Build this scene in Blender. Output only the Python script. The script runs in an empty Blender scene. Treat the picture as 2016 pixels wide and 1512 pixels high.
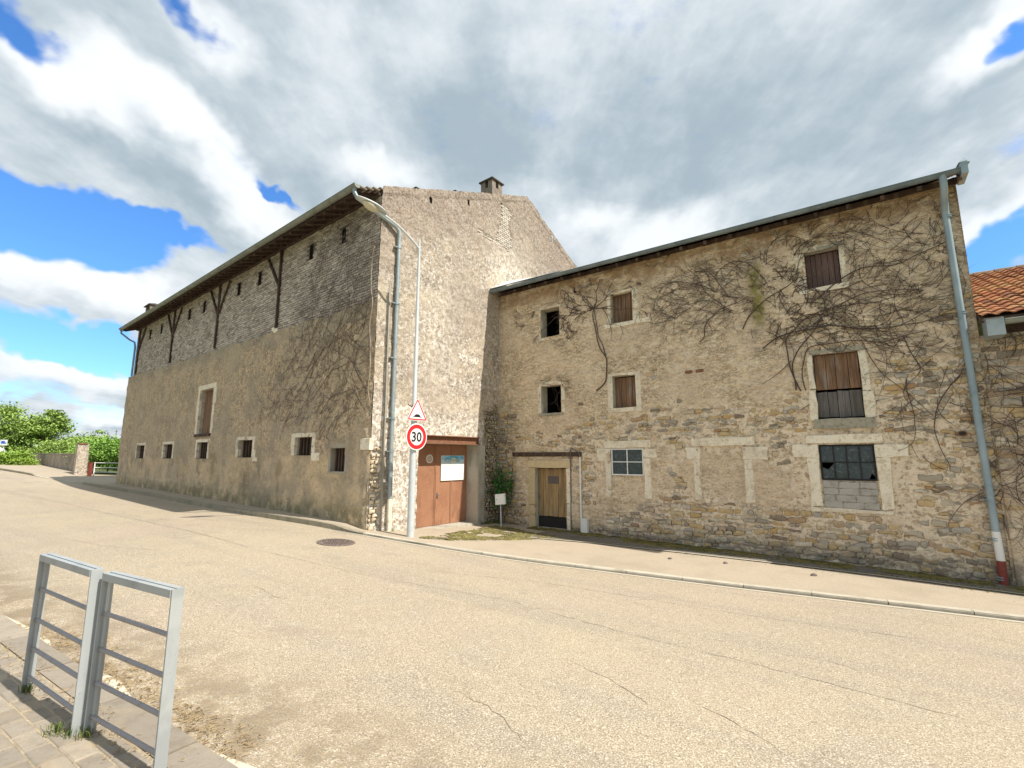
import bpy, math, random
import numpy as np
from mathutils import Vector, Matrix

SC = bpy.context.scene
COL = SC.collection
rnd = random.Random(11)

# ------------------------------------------------------------------ camera
cam_d = bpy.data.cameras.new("camera")
cam = bpy.data.objects.new("camera", cam_d)
COL.objects.link(cam)
cam.location = (0, 0, 1.8)
cam.rotation_euler = (math.radians(90 + 8.755), 0, 0)
cam_d.sensor_width = 36.0
cam_d.lens = 935 / 2016 * 36.0
cam_d.clip_start = 0.05
cam_d.clip_end = 3000
SC.camera = cam
SC.render.resolution_x = 1024
SC.render.resolution_y = 768

# ------------------------------------------------------------------ light
SUN_EL = math.radians(51.0)
SUN_H = Vector((0.873, -0.488))
SKY_STRENGTH = 0.13
EXPOSURE = 1.36
sun_dir = Vector((SUN_H.x * math.cos(SUN_EL), SUN_H.y * math.cos(SUN_EL), math.sin(SUN_EL)))
sl = bpy.data.lights.new("sun", 'SUN')
sl.energy = 2.5
sl.angle = math.radians(0.55)
sl.color = (1.0, 0.94, 0.84)
so = bpy.data.objects.new("sun", sl)
COL.objects.link(so)
so.location = (0, 0, 40)
so.rotation_euler = sun_dir.to_track_quat('Z', 'Y').to_euler()
SC.view_settings.view_transform = 'Standard'
SC.view_settings.look = 'None'
SC.view_settings.gamma = 1.0
SC.view_settings.exposure = EXPOSURE
SC.view_settings.use_curve_mapping = False


# ------------------------------------------------------------------ node helpers
def setin(t, n, key, val):
    s = n.inputs[key]
    if isinstance(val, bpy.types.NodeSocket):
        t.links.new(val, s)
    else:
        if isinstance(val, (tuple, list)) and len(val) == 3 and s.type == 'RGBA':
            val = (*val, 1)
        s.default_value = val


def nd(t, typ, ins=None, out=0, **props):
    n = t.nodes.new(typ)
    for k, v in props.items():
        setattr(n, k, v)
    for k, v in (ins or {}).items():
        setin(t, n, k, v)
    return n.outputs[out] if out is not None else n


def mth(t, op, a, b=None, c=None, clamp=False):
    ins = {0: a}
    if b is not None: ins[1] = b
    if c is not None: ins[2] = c
    return nd(t, 'ShaderNodeMath', ins, operation=op, use_clamp=clamp)


def vmth(t, op, a, b=None, out=0):
    ins = {0: a}
    if b is not None: ins[1] = b
    return nd(t, 'ShaderNodeVectorMath', ins, out=out, operation=op)


def sstep(t, v, lo, hi, amt=1.0):
    return nd(t, 'ShaderNodeMapRange', {'Value': v, 'From Min': lo, 'From Max': hi, 'To Min': 0.0, 'To Max': amt},
              interpolation_type='SMOOTHSTEP')


def mixc(t, f, a, b, mode='MIX'):
    n = t.nodes.new('ShaderNodeMix')
    n.data_type = 'RGBA'
    n.blend_type = mode
    n.clamp_factor = True
    for i, v in ((0, f), (6, a), (7, b)):
        if isinstance(v, bpy.types.NodeSocket):
            t.links.new(v, n.inputs[i])
        else:
            if isinstance(v, tuple) and len(v) == 3: v = (*v, 1)
            n.inputs[i].default_value = v
    return n.outputs[2]


def noise(t, co, scale, det=4.0, rough=0.55, st=None, off=0.0, vor=False, dist=0.0, rot=0.0):
    if rot: co = nd(t, 'ShaderNodeMapping', {'Vector': co, 'Rotation': (0, 0, rot)})
    if st or off:
        co = nd(t, 'ShaderNodeMapping', {'Vector': co, 'Location': (off, off * 1.7, -off), 'Scale': st or (1, 1, 1)})
    if vor:
        return nd(t, 'ShaderNodeTexVoronoi', {'Vector': co, 'Scale': scale}, out=0, feature=vor)
    return nd(t, 'ShaderNodeTexNoise', {'Vector': co, 'Scale': scale, 'Detail': det, 'Roughness': rough,
                                        'Distortion': dist}, out=0)


MATS = {}


def mlay(name, base, layers=(), bumps=(), rough=0.9, metal=0.0, spec=0.3, tone=None, objrand=0.0, obj=False, rlay=None):
    """layered weathered material.  layer = (scale, colour, lo, hi, amount, {opts})"""
    if name in MATS: return MATS[name]
    m = bpy.data.materials.new(name)
    m.use_nodes = True
    t = m.node_tree
    t.nodes.clear()
    out = t.nodes.new('ShaderNodeOutputMaterial')
    b = t.nodes.new('ShaderNodeBsdfPrincipled')
    t.links.new(b.outputs[0], out.inputs[0])
    if obj:
        co = nd(t, 'ShaderNodeTexCoord', out=3)
        r = nd(t, 'ShaderNodeObjectInfo', out=5)
        co = vmth(t, 'ADD', co, nd(t, 'ShaderNodeCombineXYZ', {0: mth(t, 'MULTIPLY', r, 31.0), 1: mth(t, 'MULTIPLY', r, 17.0)}))
    else:
        co = nd(t, 'ShaderNodeNewGeometry', out=0)
    col = base
    if tone:
        at = nd(t, 'ShaderNodeAttribute', out=2, attribute_name='tone')
        rp = t.nodes.new('ShaderNodeValToRGB')
        rp.color_ramp.interpolation = 'LINEAR'
        el = rp.color_ramp.elements
        while len(el) < len(tone): el.new(0.5)
        for i, c in enumerate(tone):
            el[i].position = i / (len(tone) - 1)
            el[i].color = (*c, 1)
        t.links.new(at, rp.inputs[0])
        col = rp.outputs[0]
    sep = None
    for L_ in layers:
        sc, c, lo, hi, amt = L_[:5]
        o = L_[5] if len(L_) > 5 else {}
        if sc:
            nz = noise(t, co, sc, o.get('det', 4.0), o.get('rough', 0.6), o.get('st'), o.get('off', 0.0), o.get('vor', False),
                       o.get('dist', 0.0), o.get('rot', 0.0))
            if 'ridge' in o:
                f = sstep(t, mth(t, 'ABSOLUTE', mth(t, 'SUBTRACT', nz, 0.5)), o['ridge'], 0.0, amt)
                g2 = noise(t, co, sc * .35, 3.0, .6, o.get('st'), o.get('off', 0.0) + 9.0)
                f = mth(t, 'MULTIPLY', f, sstep(t, g2, lo, hi, 1.0))
            else:
                f = sstep(t, nz, lo, hi, amt)
        else:
            f = amt
        if 'attr' in o:
            a = nd(t, 'ShaderNodeAttribute', out=2, attribute_name=o['attr'])
            if o.get('inv'): a = mth(t, 'SUBTRACT', 1.0, a)
            f = mth(t, 'MULTIPLY', f, a)
        if 'z' in o:
            if sep is None: sep = nd(t, 'ShaderNodeSeparateXYZ', {0: nd(t, 'ShaderNodeNewGeometry', out=0)}, out=2)
            zz = sep
            zn = noise(t, co, o.get('zn', 1.5), 3.0)
            zz = mth(t, 'ADD', zz, mth(t, 'MULTIPLY', mth(t, 'SUBTRACT', zn, 0.5), o.get('za', 0.8)))
            f = mth(t, 'MULTIPLY', f, sstep(t, zz, o['z'][0], o['z'][1]))
        col = mixc(t, f, col, c, o.get('mode', 'MIX'))
    if objrand:
        r = nd(t, 'ShaderNodeObjectInfo', out=5)
        v = mth(t, 'MULTIPLY_ADD', r, objrand * 2, 1 - objrand)
        col = nd(t, 'ShaderNodeHueSaturation', {'Color': col, 'Value': v, 'Saturation': 1.0})
    if isinstance(col, tuple): b.inputs['Base Color'].default_value = (*col, 1)
    else: t.links.new(col, b.inputs['Base Color'])
    b.inputs['Roughness'].default_value = rough
    if rlay:
        t.links.new(sstep(t, noise(t, co, rlay[0], 4.0), 0.3, 0.7, 1.0), b.inputs['Roughness'])
        n = b.inputs['Roughness'].links[0].from_node
        n.inputs['To Min'].default_value = rlay[1]
        n.inputs['To Max'].default_value = rlay[2]
    b.inputs['Metallic'].default_value = metal
    b.inputs['Specular IOR Level'].default_value = spec
    nrm = None
    for B_ in bumps:
        sc, st_, di = B_[:3]
        o = B_[3] if len(B_) > 3 else {}
        nz = noise(t, co, sc, o.get('det', 4.0), o.get('rough', 0.6), o.get('st'), o.get('off', 0.0), o.get('vor', False))
        ins = {'Strength': st_, 'Distance': di, 'Height': nz}
        if nrm is not None: ins['Normal'] = nrm
        nrm = nd(t, 'ShaderNodeBump', ins)
    if nrm is not None: t.links.new(nrm, b.inputs['Normal'])
    MATS[name] = m
    return m


# ------------------------------------------------------------------ sky with clouds
world = bpy.data.worlds.new("World")
SC.world = world
world.use_nodes = True
wt = world.node_tree
wt.nodes.clear()
wo = wt.nodes.new('ShaderNodeOutputWorld')
bg = wt.nodes.new('ShaderNodeBackground')
wt.links.new(bg.outputs[0], wo.inputs[0])
bg.inputs[1].default_value = SKY_STRENGTH
sky = wt.nodes.new('ShaderNodeTexSky')
sky.sky_type = 'NISHITA'
sky.sun_disc = False
sky.sun_elevation = SUN_EL
sky.sun_rotation = math.atan2(SUN_H.x, SUN_H.y)
sky.air_density = 1.2
sky.dust_density = 0.3
sky.ozone_density = 2.0
dirv = nd(wt, 'ShaderNodeTexCoord', out=0)
dirv = vmth(wt, 'NORMALIZE', dirv)
sx = nd(wt, 'ShaderNodeSeparateXYZ', {0: dirv}, out=None)
zz = mth(wt, 'MAXIMUM', sx.outputs[2], 0.0)
den = mth(wt, 'ADD', zz, 0.10)
pc = nd(wt, 'ShaderNodeCombineXYZ', {0: mth(wt, 'DIVIDE', sx.outputs[0], den), 1: mth(wt, 'DIVIDE', sx.outputs[1], den), 2: 0.0})
# cloud streets run away from the viewer, slightly to the right
pm = nd(wt, 'ShaderNodeMapping', {'Vector': pc, 'Rotation': (0, 0, math.radians(10)), 'Scale': (1.0, 0.38, 1.0), 'Location': (3.1, 1.7, 0)})
warp = nd(wt, 'ShaderNodeTexNoise', {'Vector': dirv, 'Scale': 6.0, 'Detail': 4.0, 'Roughness': 0.6}, out=1)
warp = vmth(wt, 'SUBTRACT', warp, (0.5, 0.5, 0.5))
wdir0 = vmth(wt, 'ADD', dirv, nd(wt, 'ShaderNodeVectorMath', {0: warp, 'Scale': 0.05}, operation='SCALE'))
n_big = noise(wt, pm, 0.9, 6.0, 0.56, dist=0.35)
n_fin = noise(wt, wdir0, 5.0, 7.0, 0.60, st=(1.0, 1.0, 2.3))
n_sh = noise(wt, pm, 1.7, 5.0, 0.60, off=4.3)
n_sh2 = noise(wt, wdir0, 3.2, 5.0, 0.57, st=(1, 1, 1.9), off=2.2)


def blob_dir(az, el):
    a, e = math.radians(az), math.radians(el)
    return Vector((math.sin(a) * math.cos(e), math.cos(a) * math.cos(e), math.sin(e)))


wdir = vmth(wt, 'ADD', dirv, nd(wt, 'ShaderNodeVectorMath', {0: warp, 'Scale': 0.16}, operation='SCALE'))


def blob(az, el, rx, ry, tilt=0.0):
    """soft elliptical weight round a direction of the sky (degrees)"""
    c = blob_dir(az, el)
    e1 = Vector((math.cos(math.radians(az)), -math.sin(math.radians(az)), 0))
    e2 = c.cross(e1) * -1
    if e2.z < 0: e2 = -e2
    ct, st_ = math.cos(math.radians(tilt)), math.sin(math.radians(tilt))
    a1 = (e1 * ct + e2 * st_) / math.radians(rx)
    a2 = (e2 * ct - e1 * st_) / math.radians(ry)
    d = vmth(wt, 'SUBTRACT', wdir, tuple(c))
    u = vmth(wt, 'DOT_PRODUCT', d, tuple(a1), out=1)
    v = vmth(wt, 'DOT_PRODUCT', d, tuple(a2), out=1)
    s = mth(wt, 'ADD', mth(wt, 'MULTIPLY', u, u), mth(wt, 'MULTIPLY', v, v))
    w = mth(wt, 'SUBTRACT', 1.0, s, clamp=True)
    return mth(wt, 'MULTIPLY', w, w)


def blobsum(lst):
    acc = None
    for (az, el, rx, ry, tilt, k) in lst:
        w = mth(wt, 'MULTIPLY', blob(az, el, rx, ry, tilt), k)
        acc = w if acc is None else mth(wt, 'ADD', acc, w)
    return acc


BLUE = [  # az, el, rx, ry, tilt, weight
    (-28.6, 27.0, 3.2, 0.9, -45, 0.5),
    (-49.4, 35.0, 5, 2.5, -25, 0.5),
    (-39.1, 40.6, 6, 2, -30, 0.45),
    (-47.4, 20.2, 11, 5, -8, 0.75),
    (-43.4, 20.5, 9, 3.5, -10, 0.6),
    (-37.6, 21.3, 6, 1.6, -8, 0.5),
    (-45.9, 10.1, 13, 3, -8, 0.6),
    (-41.1, 9.7, 8, 3.2, -5, 0.6),
    (-41.6, 4.3, 16, 2.2, 0, 0.22),
    (-45.7, 6.0, 10, 1.0, 0, 0.2),
    (46.9, 17.0, 5, 3.2, 15, 0.7),
    (48.3, 14.0, 4, 2, 10, 0.3),
    (50.2, 33.0, 3.5, 1.6, 30, 0.4),
]
WHITE = [
    (-42.0, 8.5, 9, 1.6, 0, 0.3),
    (-31.8, 26.0, 8, 4.5, -35, 0.45),
    (-38.0, 32.0, 10, 3, -32, 0.5),
    (-45.9, 32.2, 10, 3, -32, 0.45),
    (-46.2, 15.9, 11, 3.5, -8, 0.35),
    (-40.7, 15.9, 8, 3, -8, 0.35),
    (-44.0, 7.3, 10, 2.5, 0, 0.25),
    (18.3, 24.1, 10, 4, 25, 0.28),
    (49.0, 33.6, 7, 3, 35, 0.5),
    (-17.3, 31.8, 7, 2.4, 0, 0.25),
    (47.4, 19.4, 6, 3, 10, 0.4),
    (11.1, 27.0, 5, 3, 0, 0.25),
    (-35.7, 39.5, 6, 3, -40, 0.3),
    (-40.0, 3.9, 3, 1.4, 0, 0.5),
    (-7.3, 37.0, 14, 8, 0, -0.18),
    (30.4, 35.4, 16, 8, 20, -0.15),
    (-39.5, 26.8, 10, 3.5, -25, -0.2),
]
cover = mth(wt, 'ADD', mth(wt, 'MULTIPLY', n_big, 0.45), mth(wt, 'MULTIPLY', n_fin, 0.75))
cover = mth(wt, 'ADD', cover, 0.05)
cover = mth(wt, 'SUBTRACT', cover, blobsum(BLUE))
cover = mth(wt, 'ADD', cover, blobsum([(-44.0, 9.6, 12, 1.5, 2, 0.22), (-38.0, 6.0, 9, 1.0, 0, 0.25), (-49, 4.0, 8, 0.9, 0, 0.22)]))
mask = sstep(wt, cover, 0.30, 0.60)
wh = mth(wt, 'ADD', mth(wt, 'MULTIPLY', n_sh, 0.55), mth(wt, 'MULTIPLY', n_sh2, 0.65))
wh = mth(wt, 'ADD', wh, blobsum(WHITE))
n_sh3 = noise(wt, pm, 5.5, 5.0, 0.64, off=7.7)
n_sh4 = noise(wt, wdir0, 9.0, 5.0, 0.62, st=(1, 1, 1.6), off=5.2)
wh = mth(wt, 'ADD', wh, mth(wt, 'MULTIPLY', mth(wt, 'SUBTRACT', mth(wt, 'ADD', n_sh3, n_sh4), 1.0), 0.34))
shade = sstep(wt, wh, 0.36, 0.98)
ccol = mixc(wt, shade, (1.25, 1.55, 1.77), (3.0, 3.13, 3.22))
edge = sstep(wt, cover, 0.40, 0.52)
ccol = mixc(wt, mth(wt, 'MULTIPLY', mth(wt, 'SUBTRACT', 1.0, edge), 0.6), ccol, (2.0, 2.3, 2.95))
skc = nd(wt, 'ShaderNodeHueSaturation', {'Color': sky.outputs[0], 'Saturation': 1.12, 'Value': 0.95})
skc = mixc(wt, sstep(wt, sx.outputs[2], -0.02, 0.42), mixc(wt, 1.0, skc, (0.33, 0.50, 0.72), 'MULTIPLY'), mixc(wt, 1.0, skc, (0.34, 0.52, 0.72), 'MULTIPLY'))
wcol = mixc(wt, mask, skc, ccol)
wt.links.new(wcol, bg.inputs[0])

# ------------------------------------------------------------------ frames of the three walls
LD = Vector((-0.781, 0.625)).normalized()
GD = Vector((LD.y, -LD.x))
C0 = Vector((-3.549, 12.0))
RD = Vector((0.807, -0.590)).normalized()
J0 = C0 + GD * 4.985


class Fr:
    def __init__(s, o, d, n):
        s.o, s.d, s.n = Vector(o), Vector(d), Vector(n)

    def pt(s, a, z, off=0.0):
        p = s.o + s.d * a + s.n * off
        return (p.x, p.y, z)


FB = Fr(C0, LD, -GD)                      # street wall of the barn
FG = Fr(C0, GD, -LD)                      # gable wall of the barn
FR = Fr(J0, RD, Vector((RD.y, -RD.x)))    # street wall of the stone house
if FR.n.dot(J0) > 0: FR.n = -FR.n

# ------------------------------------------------------------------ terrain height (thin plate through surveyed points)
_p = []
for s_ in (23, 16, 8, 3, 1): _p.append((*(C0 + LD * s_), .032 + .012 * s_))
_p += [(C0.x, C0.y, 0.0), (*(C0 + LD * 31), .63), (*(C0 + LD * 27), .50), (*(C0 + LD * 45), .96), (*(C0 + LD * 53), 1.22)]
for s_, z_ in ((.7, -.10), (1.5, -.17), (4.4, -.30)): _p.append((*(C0 + GD * s_), z_))
for s_ in (.5, 3, 8, 12, 18): _p.append((*(J0 + RD * s_), -.343 - .016 * s_))
_p += [(-2.42, 11.75, -.11), (.36, 10.7, -.34), (4, 8.8, -.44), (7.6, 7.2, -.49), (-3, 3.9, 0), (0, 0, -.05), (0, 3, -.09),
       (3, 3, -.2), (8, -3, -.35), (-12, 10, .17), (-25, 15, .5), (-4, 9, .03), (14, 2, -.55), (-40, 25, .95), (-10, -5, .1)]
_P = np.array(_p, float)


def _U(r2): return np.where(r2 < 1e-9, 0, .5 * r2 * np.log(r2 + 1e-12))


_n = len(_P)
_A = np.zeros((_n + 3, _n + 3))
_A[:_n, :_n] = _U(((_P[:, None, :2] - _P[None, :, :2]) ** 2).sum(-1)) + np.eye(_n) * .5
_A[:_n, _n] = 1; _A[:_n, _n + 1:] = _P[:, :2]; _A[_n, :_n] = 1; _A[_n + 1:, :_n] = _P[:, :2].T
_w = np.linalg.solve(_A, np.r_[_P[:, 2], 0, 0, 0])


def GZ(x, y):
    x = np.asarray(x, float); y = np.asarray(y, float)
    z = _U((x[..., None] - _P[:, 0]) ** 2 + (y[..., None] - _P[:, 1]) ** 2) @ _w[:_n] + _w[_n] + _w[_n + 1] * x + _w[_n + 2] * y
    d = np.hypot(x + 12, y - 14)
    w = np.clip((d - 48) / 26, 0, 1); w = w * w * (3 - 2 * w)
    far = np.clip(-.0225 * x, -.7, 1.35)
    return z * (1 - w) + far * w


def gz(x, y): return float(GZ(np.array([x]), np.array([y]))[0])


# ------------------------------------------------------------------ object helpers
WL = {}


def empty(name, loc, label=None, cat=None, group=None, kind=None):
    o = bpy.data.objects.new(name, None)
    COL.objects.link(o)
    o.location = loc
    o.empty_display_size = 0.2
    WL[o.name] = Vector(loc)
    tag(o, label, cat, group, kind)
    return o


def tag(o, label=None, cat=None, group=None, kind=None):
    if label: o['label'] = label
    if cat: o['category'] = cat
    if group: o['group'] = group
    if kind: o['kind'] = kind
    return o


def link(name, me, mat, parent, origin, kind=None):
    o = bpy.data.objects.new(name, me)
    if mat: me.materials.append(mat)
    COL.objects.link(o)
    pl = Vector((0, 0, 0))
    if parent is not None:
        o.parent = parent
        pl = WL[parent.name]
    o.location = Vector(origin) - pl
    WL[o.name] = Vector(origin)
    if kind: o['kind'] = kind
    return o


def nmesh(name, V, F, smooth=False, attrs=None):
    """mesh from numpy vertices (n,3) and faces (m,k) or list"""
    me = bpy.data.meshes.new(name)
    if isinstance(F, np.ndarray):
        m, k = F.shape
        me.vertices.add(len(V)); me.vertices.foreach_set('co', np.ascontiguousarray(V, dtype=np.float32).ravel())
        me.loops.add(m * k); me.loops.foreach_set('vertex_index', np.ascontiguousarray(F, dtype=np.int32).ravel())
        me.polygons.add(m); me.polygons.foreach_set('loop_start', np.arange(0, m * k, k, dtype=np.int32))
        me.update(calc_edges=True)
        me.validate()
    else:
        me.from_pydata([tuple(v) for v in V], [], F)
    if smooth: me.polygons.foreach_set('use_smooth', np.ones(len(me.polygons), dtype=bool))
    for k_, a in (attrs or {}).items():
        at = me.attributes.new(k_, 'FLOAT', 'POINT')
        at.data.foreach_set('value', np.asarray(a, dtype=np.float32))
    return me


class MB:
    def __init__(s):
        s.v, s.f, s.t, s.sd = [], [], [], []
        s.tone = 0.5

    def poly(s, pts):
        n = len(s.v); s.v += [tuple(p) for p in pts]; s.t += [s.tone] * len(pts)
        s.f.append(tuple(range(n, n + len(pts))))

    def raw(s, vs, fs, sd=None):
        if sd is not None: s.sd += [0] * (len(s.v) - len(s.sd)) + sd
        n = len(s.v); s.v += [tuple(p) for p in vs]; s.t += [s.tone] * len(vs)
        s.f += [tuple(i + n for i in f) for f in fs]

    def box(s, c8):
        s.raw(c8, [(0, 3, 2, 1), (4, 5, 6, 7), (0, 1, 5, 4), (1, 2, 6, 5), (2, 3, 7, 6), (3, 0, 4, 7)])

    def fbox(s, F, a0, a1, z0, z1, o0, o1):
        s.box([F.pt(a0, z0, o0), F.pt(a1, z0, o0), F.pt(a1, z0, o1), F.pt(a0, z0, o1),
               F.pt(a0, z1, o0), F.pt(a1, z1, o0), F.pt(a1, z1, o1), F.pt(a0, z1, o1)])

    def wbox(s, x0, x1, y0, y1, z0, z1):
        s.box([(x0, y0, z0), (x1, y0, z0), (x1, y1, z0), (x0, y1, z0), (x0, y0, z1), (x1, y0, z1), (x1, y1, z1), (x0, y1, z1)])

    def beam(s, a, b, w, h, up=(0, 0, 1)):
        a, b = Vector(a), Vector(b)
        d = (b - a).normalized()
        u = Vector(up)
        x = d.cross(u)
        if x.length < 1e-4: x = d.cross(Vector((1, 0, 0)))
        x.normalize(); y = x.cross(d).normalized()
        c = []
        for p in (a, b):
            for sx_, sy_ in ((-1, -1), (1, -1), (1, 1), (-1, 1)):
                c.append(tuple(p + x * (sx_ * w / 2) + y * (sy_ * h / 2)))
        s.box(c)

    def tube(s, pts, rads, n=8, caps=True):
        P = [Vector(p) for p in pts]
        if not isinstance(rads, (list, tuple)): rads = [rads] * len(P)
        base = len(s.v)
        prev = None
        for i, p in enumerate(P):
            d = (P[min(i + 1, len(P) - 1)] - P[max(i - 1, 0)]).normalized()
            if prev is None:
                x = d.cross(Vector((0, 0, 1)))
                if x.length < 1e-3: x = d.cross(Vector((1, 0, 0)))
            else:
                x = prev - d * prev.dot(d)
            x.normalize(); prev = x
            y = d.cross(x)
            for k in range(n):
                a = 2 * math.pi * k / n
                q = p + (x * math.cos(a) + y * math.sin(a)) * rads[i]
                s.v.append(tuple(q)); s.t.append(s.tone)
        for i in range(len(P) - 1):
            for k in range(n):
                a = base + i * n + k; b = base + i * n + (k + 1) % n
                s.f.append((a, b, b + n, a + n))
        if caps:
            s.f.append(tuple(base + k for k in range(n))[::-1])
            s.f.append(tuple(base + (len(P) - 1) * n + k for k in range(n)))

    def build(s, name, mat, parent=None, kind=None, smooth=False, origin=None, tone=False):
        V = np.array(s.v, dtype=float)
        if origin is None:
            lo, hi = V.min(0), V.max(0)
            origin = ((lo[0] + hi[0]) / 2, (lo[1] + hi[1]) / 2, lo[2])
        at = {'tone': s.t} if tone else None
        if tone and s.sd: at['side'] = s.sd + [0] * (len(s.v) - len(s.sd))
        me = nmesh(name, V - np.array(origin), s.f, smooth, at)
        if smooth:
            try: me.set_sharp_from_angle(angle=math.radians(40))
            except Exception: pass
        return link(name, me, mat, parent, origin, kind)


_tabs = {}


def vnoise(x, y, seed=0):
    if seed not in _tabs: _tabs[seed] = np.random.default_rng(seed + 100).random((256, 256))
    T = _tabs[seed]
    xi = np.floor(x).astype(int); yi = np.floor(y).astype(int)
    fx = x - xi; fy = y - yi
    fx = fx * fx * (3 - 2 * fx); fy = fy * fy * (3 - 2 * fy)
    a = T[xi & 255, yi & 255]; b = T[(xi + 1) & 255, yi & 255]; c = T[xi & 255, (yi + 1) & 255]; d = T[(xi + 1) & 255, (yi + 1) & 255]
    return (a * (1 - fx) + b * fx) * (1 - fy) + (c * (1 - fx) + d * fx) * fy


def fbm(x, y, sc=1.0, oct_=4, seed=0, gain=.5):
    r = 0; a = 1; tot = 0
    for i in range(oct_):
        r = r + a * vnoise(x * sc + 17.3 * i, y * sc - 9.1 * i, seed + i); tot += a
        a *= gain; sc *= 2.03
    return r / tot


def sm(x, a, b):
    t_ = np.clip((x - a) / (b - a), 0, 1)
    return t_ * t_ * (3 - 2 * t_)


def inpoly(x, y, P):
    x = np.asarray(x, float); y = np.asarray(y, float)
    c = np.zeros(x.shape, bool)
    j = len(P) - 1
    for i in range(len(P)):
        xi, yi = P[i]; xj, yj = P[j]
        cond = ((yi > y) != (yj > y)) & (x < (xj - xi) * (y - yi) / (yj - yi + 1e-12) + xi)
        c ^= cond; j = i
    return c


def grid_axis(a, b, res, edges=()):
    pts = sorted(set([a, b] + [e for e in edges if a < e < b]))
    out = [a]
    for p, q in zip(pts[:-1], pts[1:]):
        n = max(1, int(round((q - p) / res)))
        out += [p + (q - p) * (i + 1) / n for i in range(n)]
    return np.array(out)


def sheet(name, F, us, vs, hfn, holes, mat, parent, top=None, attrs=None, kind=None, low=None):
    Ug, Vg = np.meshgrid(us, vs, indexing='ij')
    Hh = hfn(Ug, Vg)
    Z = Vg.copy()
    if top is not None: Z = np.minimum(Z, top(Ug))
    o = np.array([F.o.x, F.o.y]); d = np.array([F.d.x, F.d.y]); n = np.array([F.n.x, F.n.y])
    X = o[0] + d[0] * Ug + n[0] * Hh; Y = o[1] + d[1] * Ug + n[1] * Hh
    V = np.stack([X, Y, Z], -1).reshape(-1, 3)
    nu, nv = len(us), len(vs)
    cu = (Ug[:-1, :-1] + Ug[1:, 1:]) / 2; cv = (Vg[:-1, :-1] + Vg[1:, 1:]) / 2
    keep = np.ones(cu.shape, bool)
    for (a0, a1, z0, z1) in holes: keep &= ~((cu > a0) & (cu < a1) & (cv > z0) & (cv < z1))
    if top is not None: keep &= (Vg[:-1, :-1] < np.maximum(top(Ug[:-1, :-1]), top(Ug[1:, 1:])) - 1e-4)
    idx = np.arange(nu * nv).reshape(nu, nv)
    a = idx[:-1, :-1][keep]; b = idx[1:, :-1][keep]; c = idx[1:, 1:][keep]; e = idx[:-1, 1:][keep]
    # outward facing winding
    cr = d[0] * n[1] - d[1] * n[0]
    Fc = np.stack([a, b, c, e], -1) if cr < 0 else np.stack([a, e, c, b], -1)
    at = {k: f(Ug, Vg).reshape(-1) for k, f in (attrs or {}).items()}
    org = np.array([F.pt((us[0] + us[-1]) / 2, 0, 0)[0], F.pt((us[0] + us[-1]) / 2, 0, 0)[1], vs[0]])
    me = nmesh(name, V - org, Fc, True, at)
    return link(name, me, mat, parent, tuple(org), kind)


def stone_raw(F, poly, o_back, o_front, r, bev=.012, dome=.006):
    """rough stone from an outline in wall coordinates: side, bevel ring, domed face"""
    n = len(poly)
    cx = sum(p[0] for p in poly) / n; cz = sum(p[1] for p in poly) / n
    vs = []
    for (a, z) in poly: vs.append(F.pt(a, z, o_back))
    for (a, z) in poly: vs.append(F.pt(a, z, o_front - bev))
    for (a, z) in poly:
        dx, dz = cx - a, cz - z
        l = math.hypot(dx, dz) + 1e-6
        k = min(bev * 1.4 / l, .4)
        vs.append(F.pt(a + dx * k, z + dz * k, o_front + r.uniform(-.004, .003)))
    vs.append(F.pt(cx, cz, o_front + dome))
    fs = []
    for i in range(n):
        j = (i + 1) % n
        fs.append((i, j, n + j, n + i)); fs.append((n + i, n + j, 2 * n + j, 2 * n + i)); fs.append((2 * n + i, 2 * n + j, 3 * n))
    return vs, fs, [1] * n + [.75] * n + [0] * (n + 1)  # side weights darken stone edges: joint grime, with shadow lines painted in


def rect_outline(a0, a1, z0, z1, r, jit=.01, m=2):
    pts = []
    w, h = a1 - a0, z1 - z0
    c = min(w, h) * .16
    pts += [(a0 + c, z0), ((a0 + a1) / 2, z0), (a1 - c, z0), (a1, z0 + c), (a1, z1 - c), (a1 - c, z1), ((a0 + a1) / 2, z1), (a0 + c, z1),
            (a0, z1 - c), (a0, z0 + c)]
    return [(p[0] + r.uniform(-jit, jit), p[1] + r.uniform(-jit, jit)) for p in pts]


def block(name, F, a0, a1, z0, z1, ob, of, mat, parent, jit=.006, bev=.008, r=rnd):
    v, f, _ = stone_raw(F, block_outline(a0, a1, z0, z1, r, jit), ob, of, r, bev, .002)
    m = MB(); m.tone = r.random(); m.raw(v, f)
    return m.build(name, mat, parent, tone=True)


def block_outline(a0, a1, z0, z1, r, jit):
    k = .008
    P = []
    for t_ in (0, .33, .67): P.append((a0 + k + (a1 - a0 - 2 * k) * t_, z0))
    P += [(a1 - k, z0), (a1, z0 + k), (a1, (z0 + z1) / 2), (a1, z1 - k)]
    for t_ in (1, .67, .33): P.append((a0 + k + (a1 - a0 - 2 * k) * t_, z1))
    P += [(a0 + k, z1), (a0, z1 - k), (a0, (z0 + z1) / 2), (a0, z0 + k)]
    return [(p[0] + r.uniform(-jit, jit), p[1] + r.uniform(-jit, jit)) for p in P]

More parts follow.
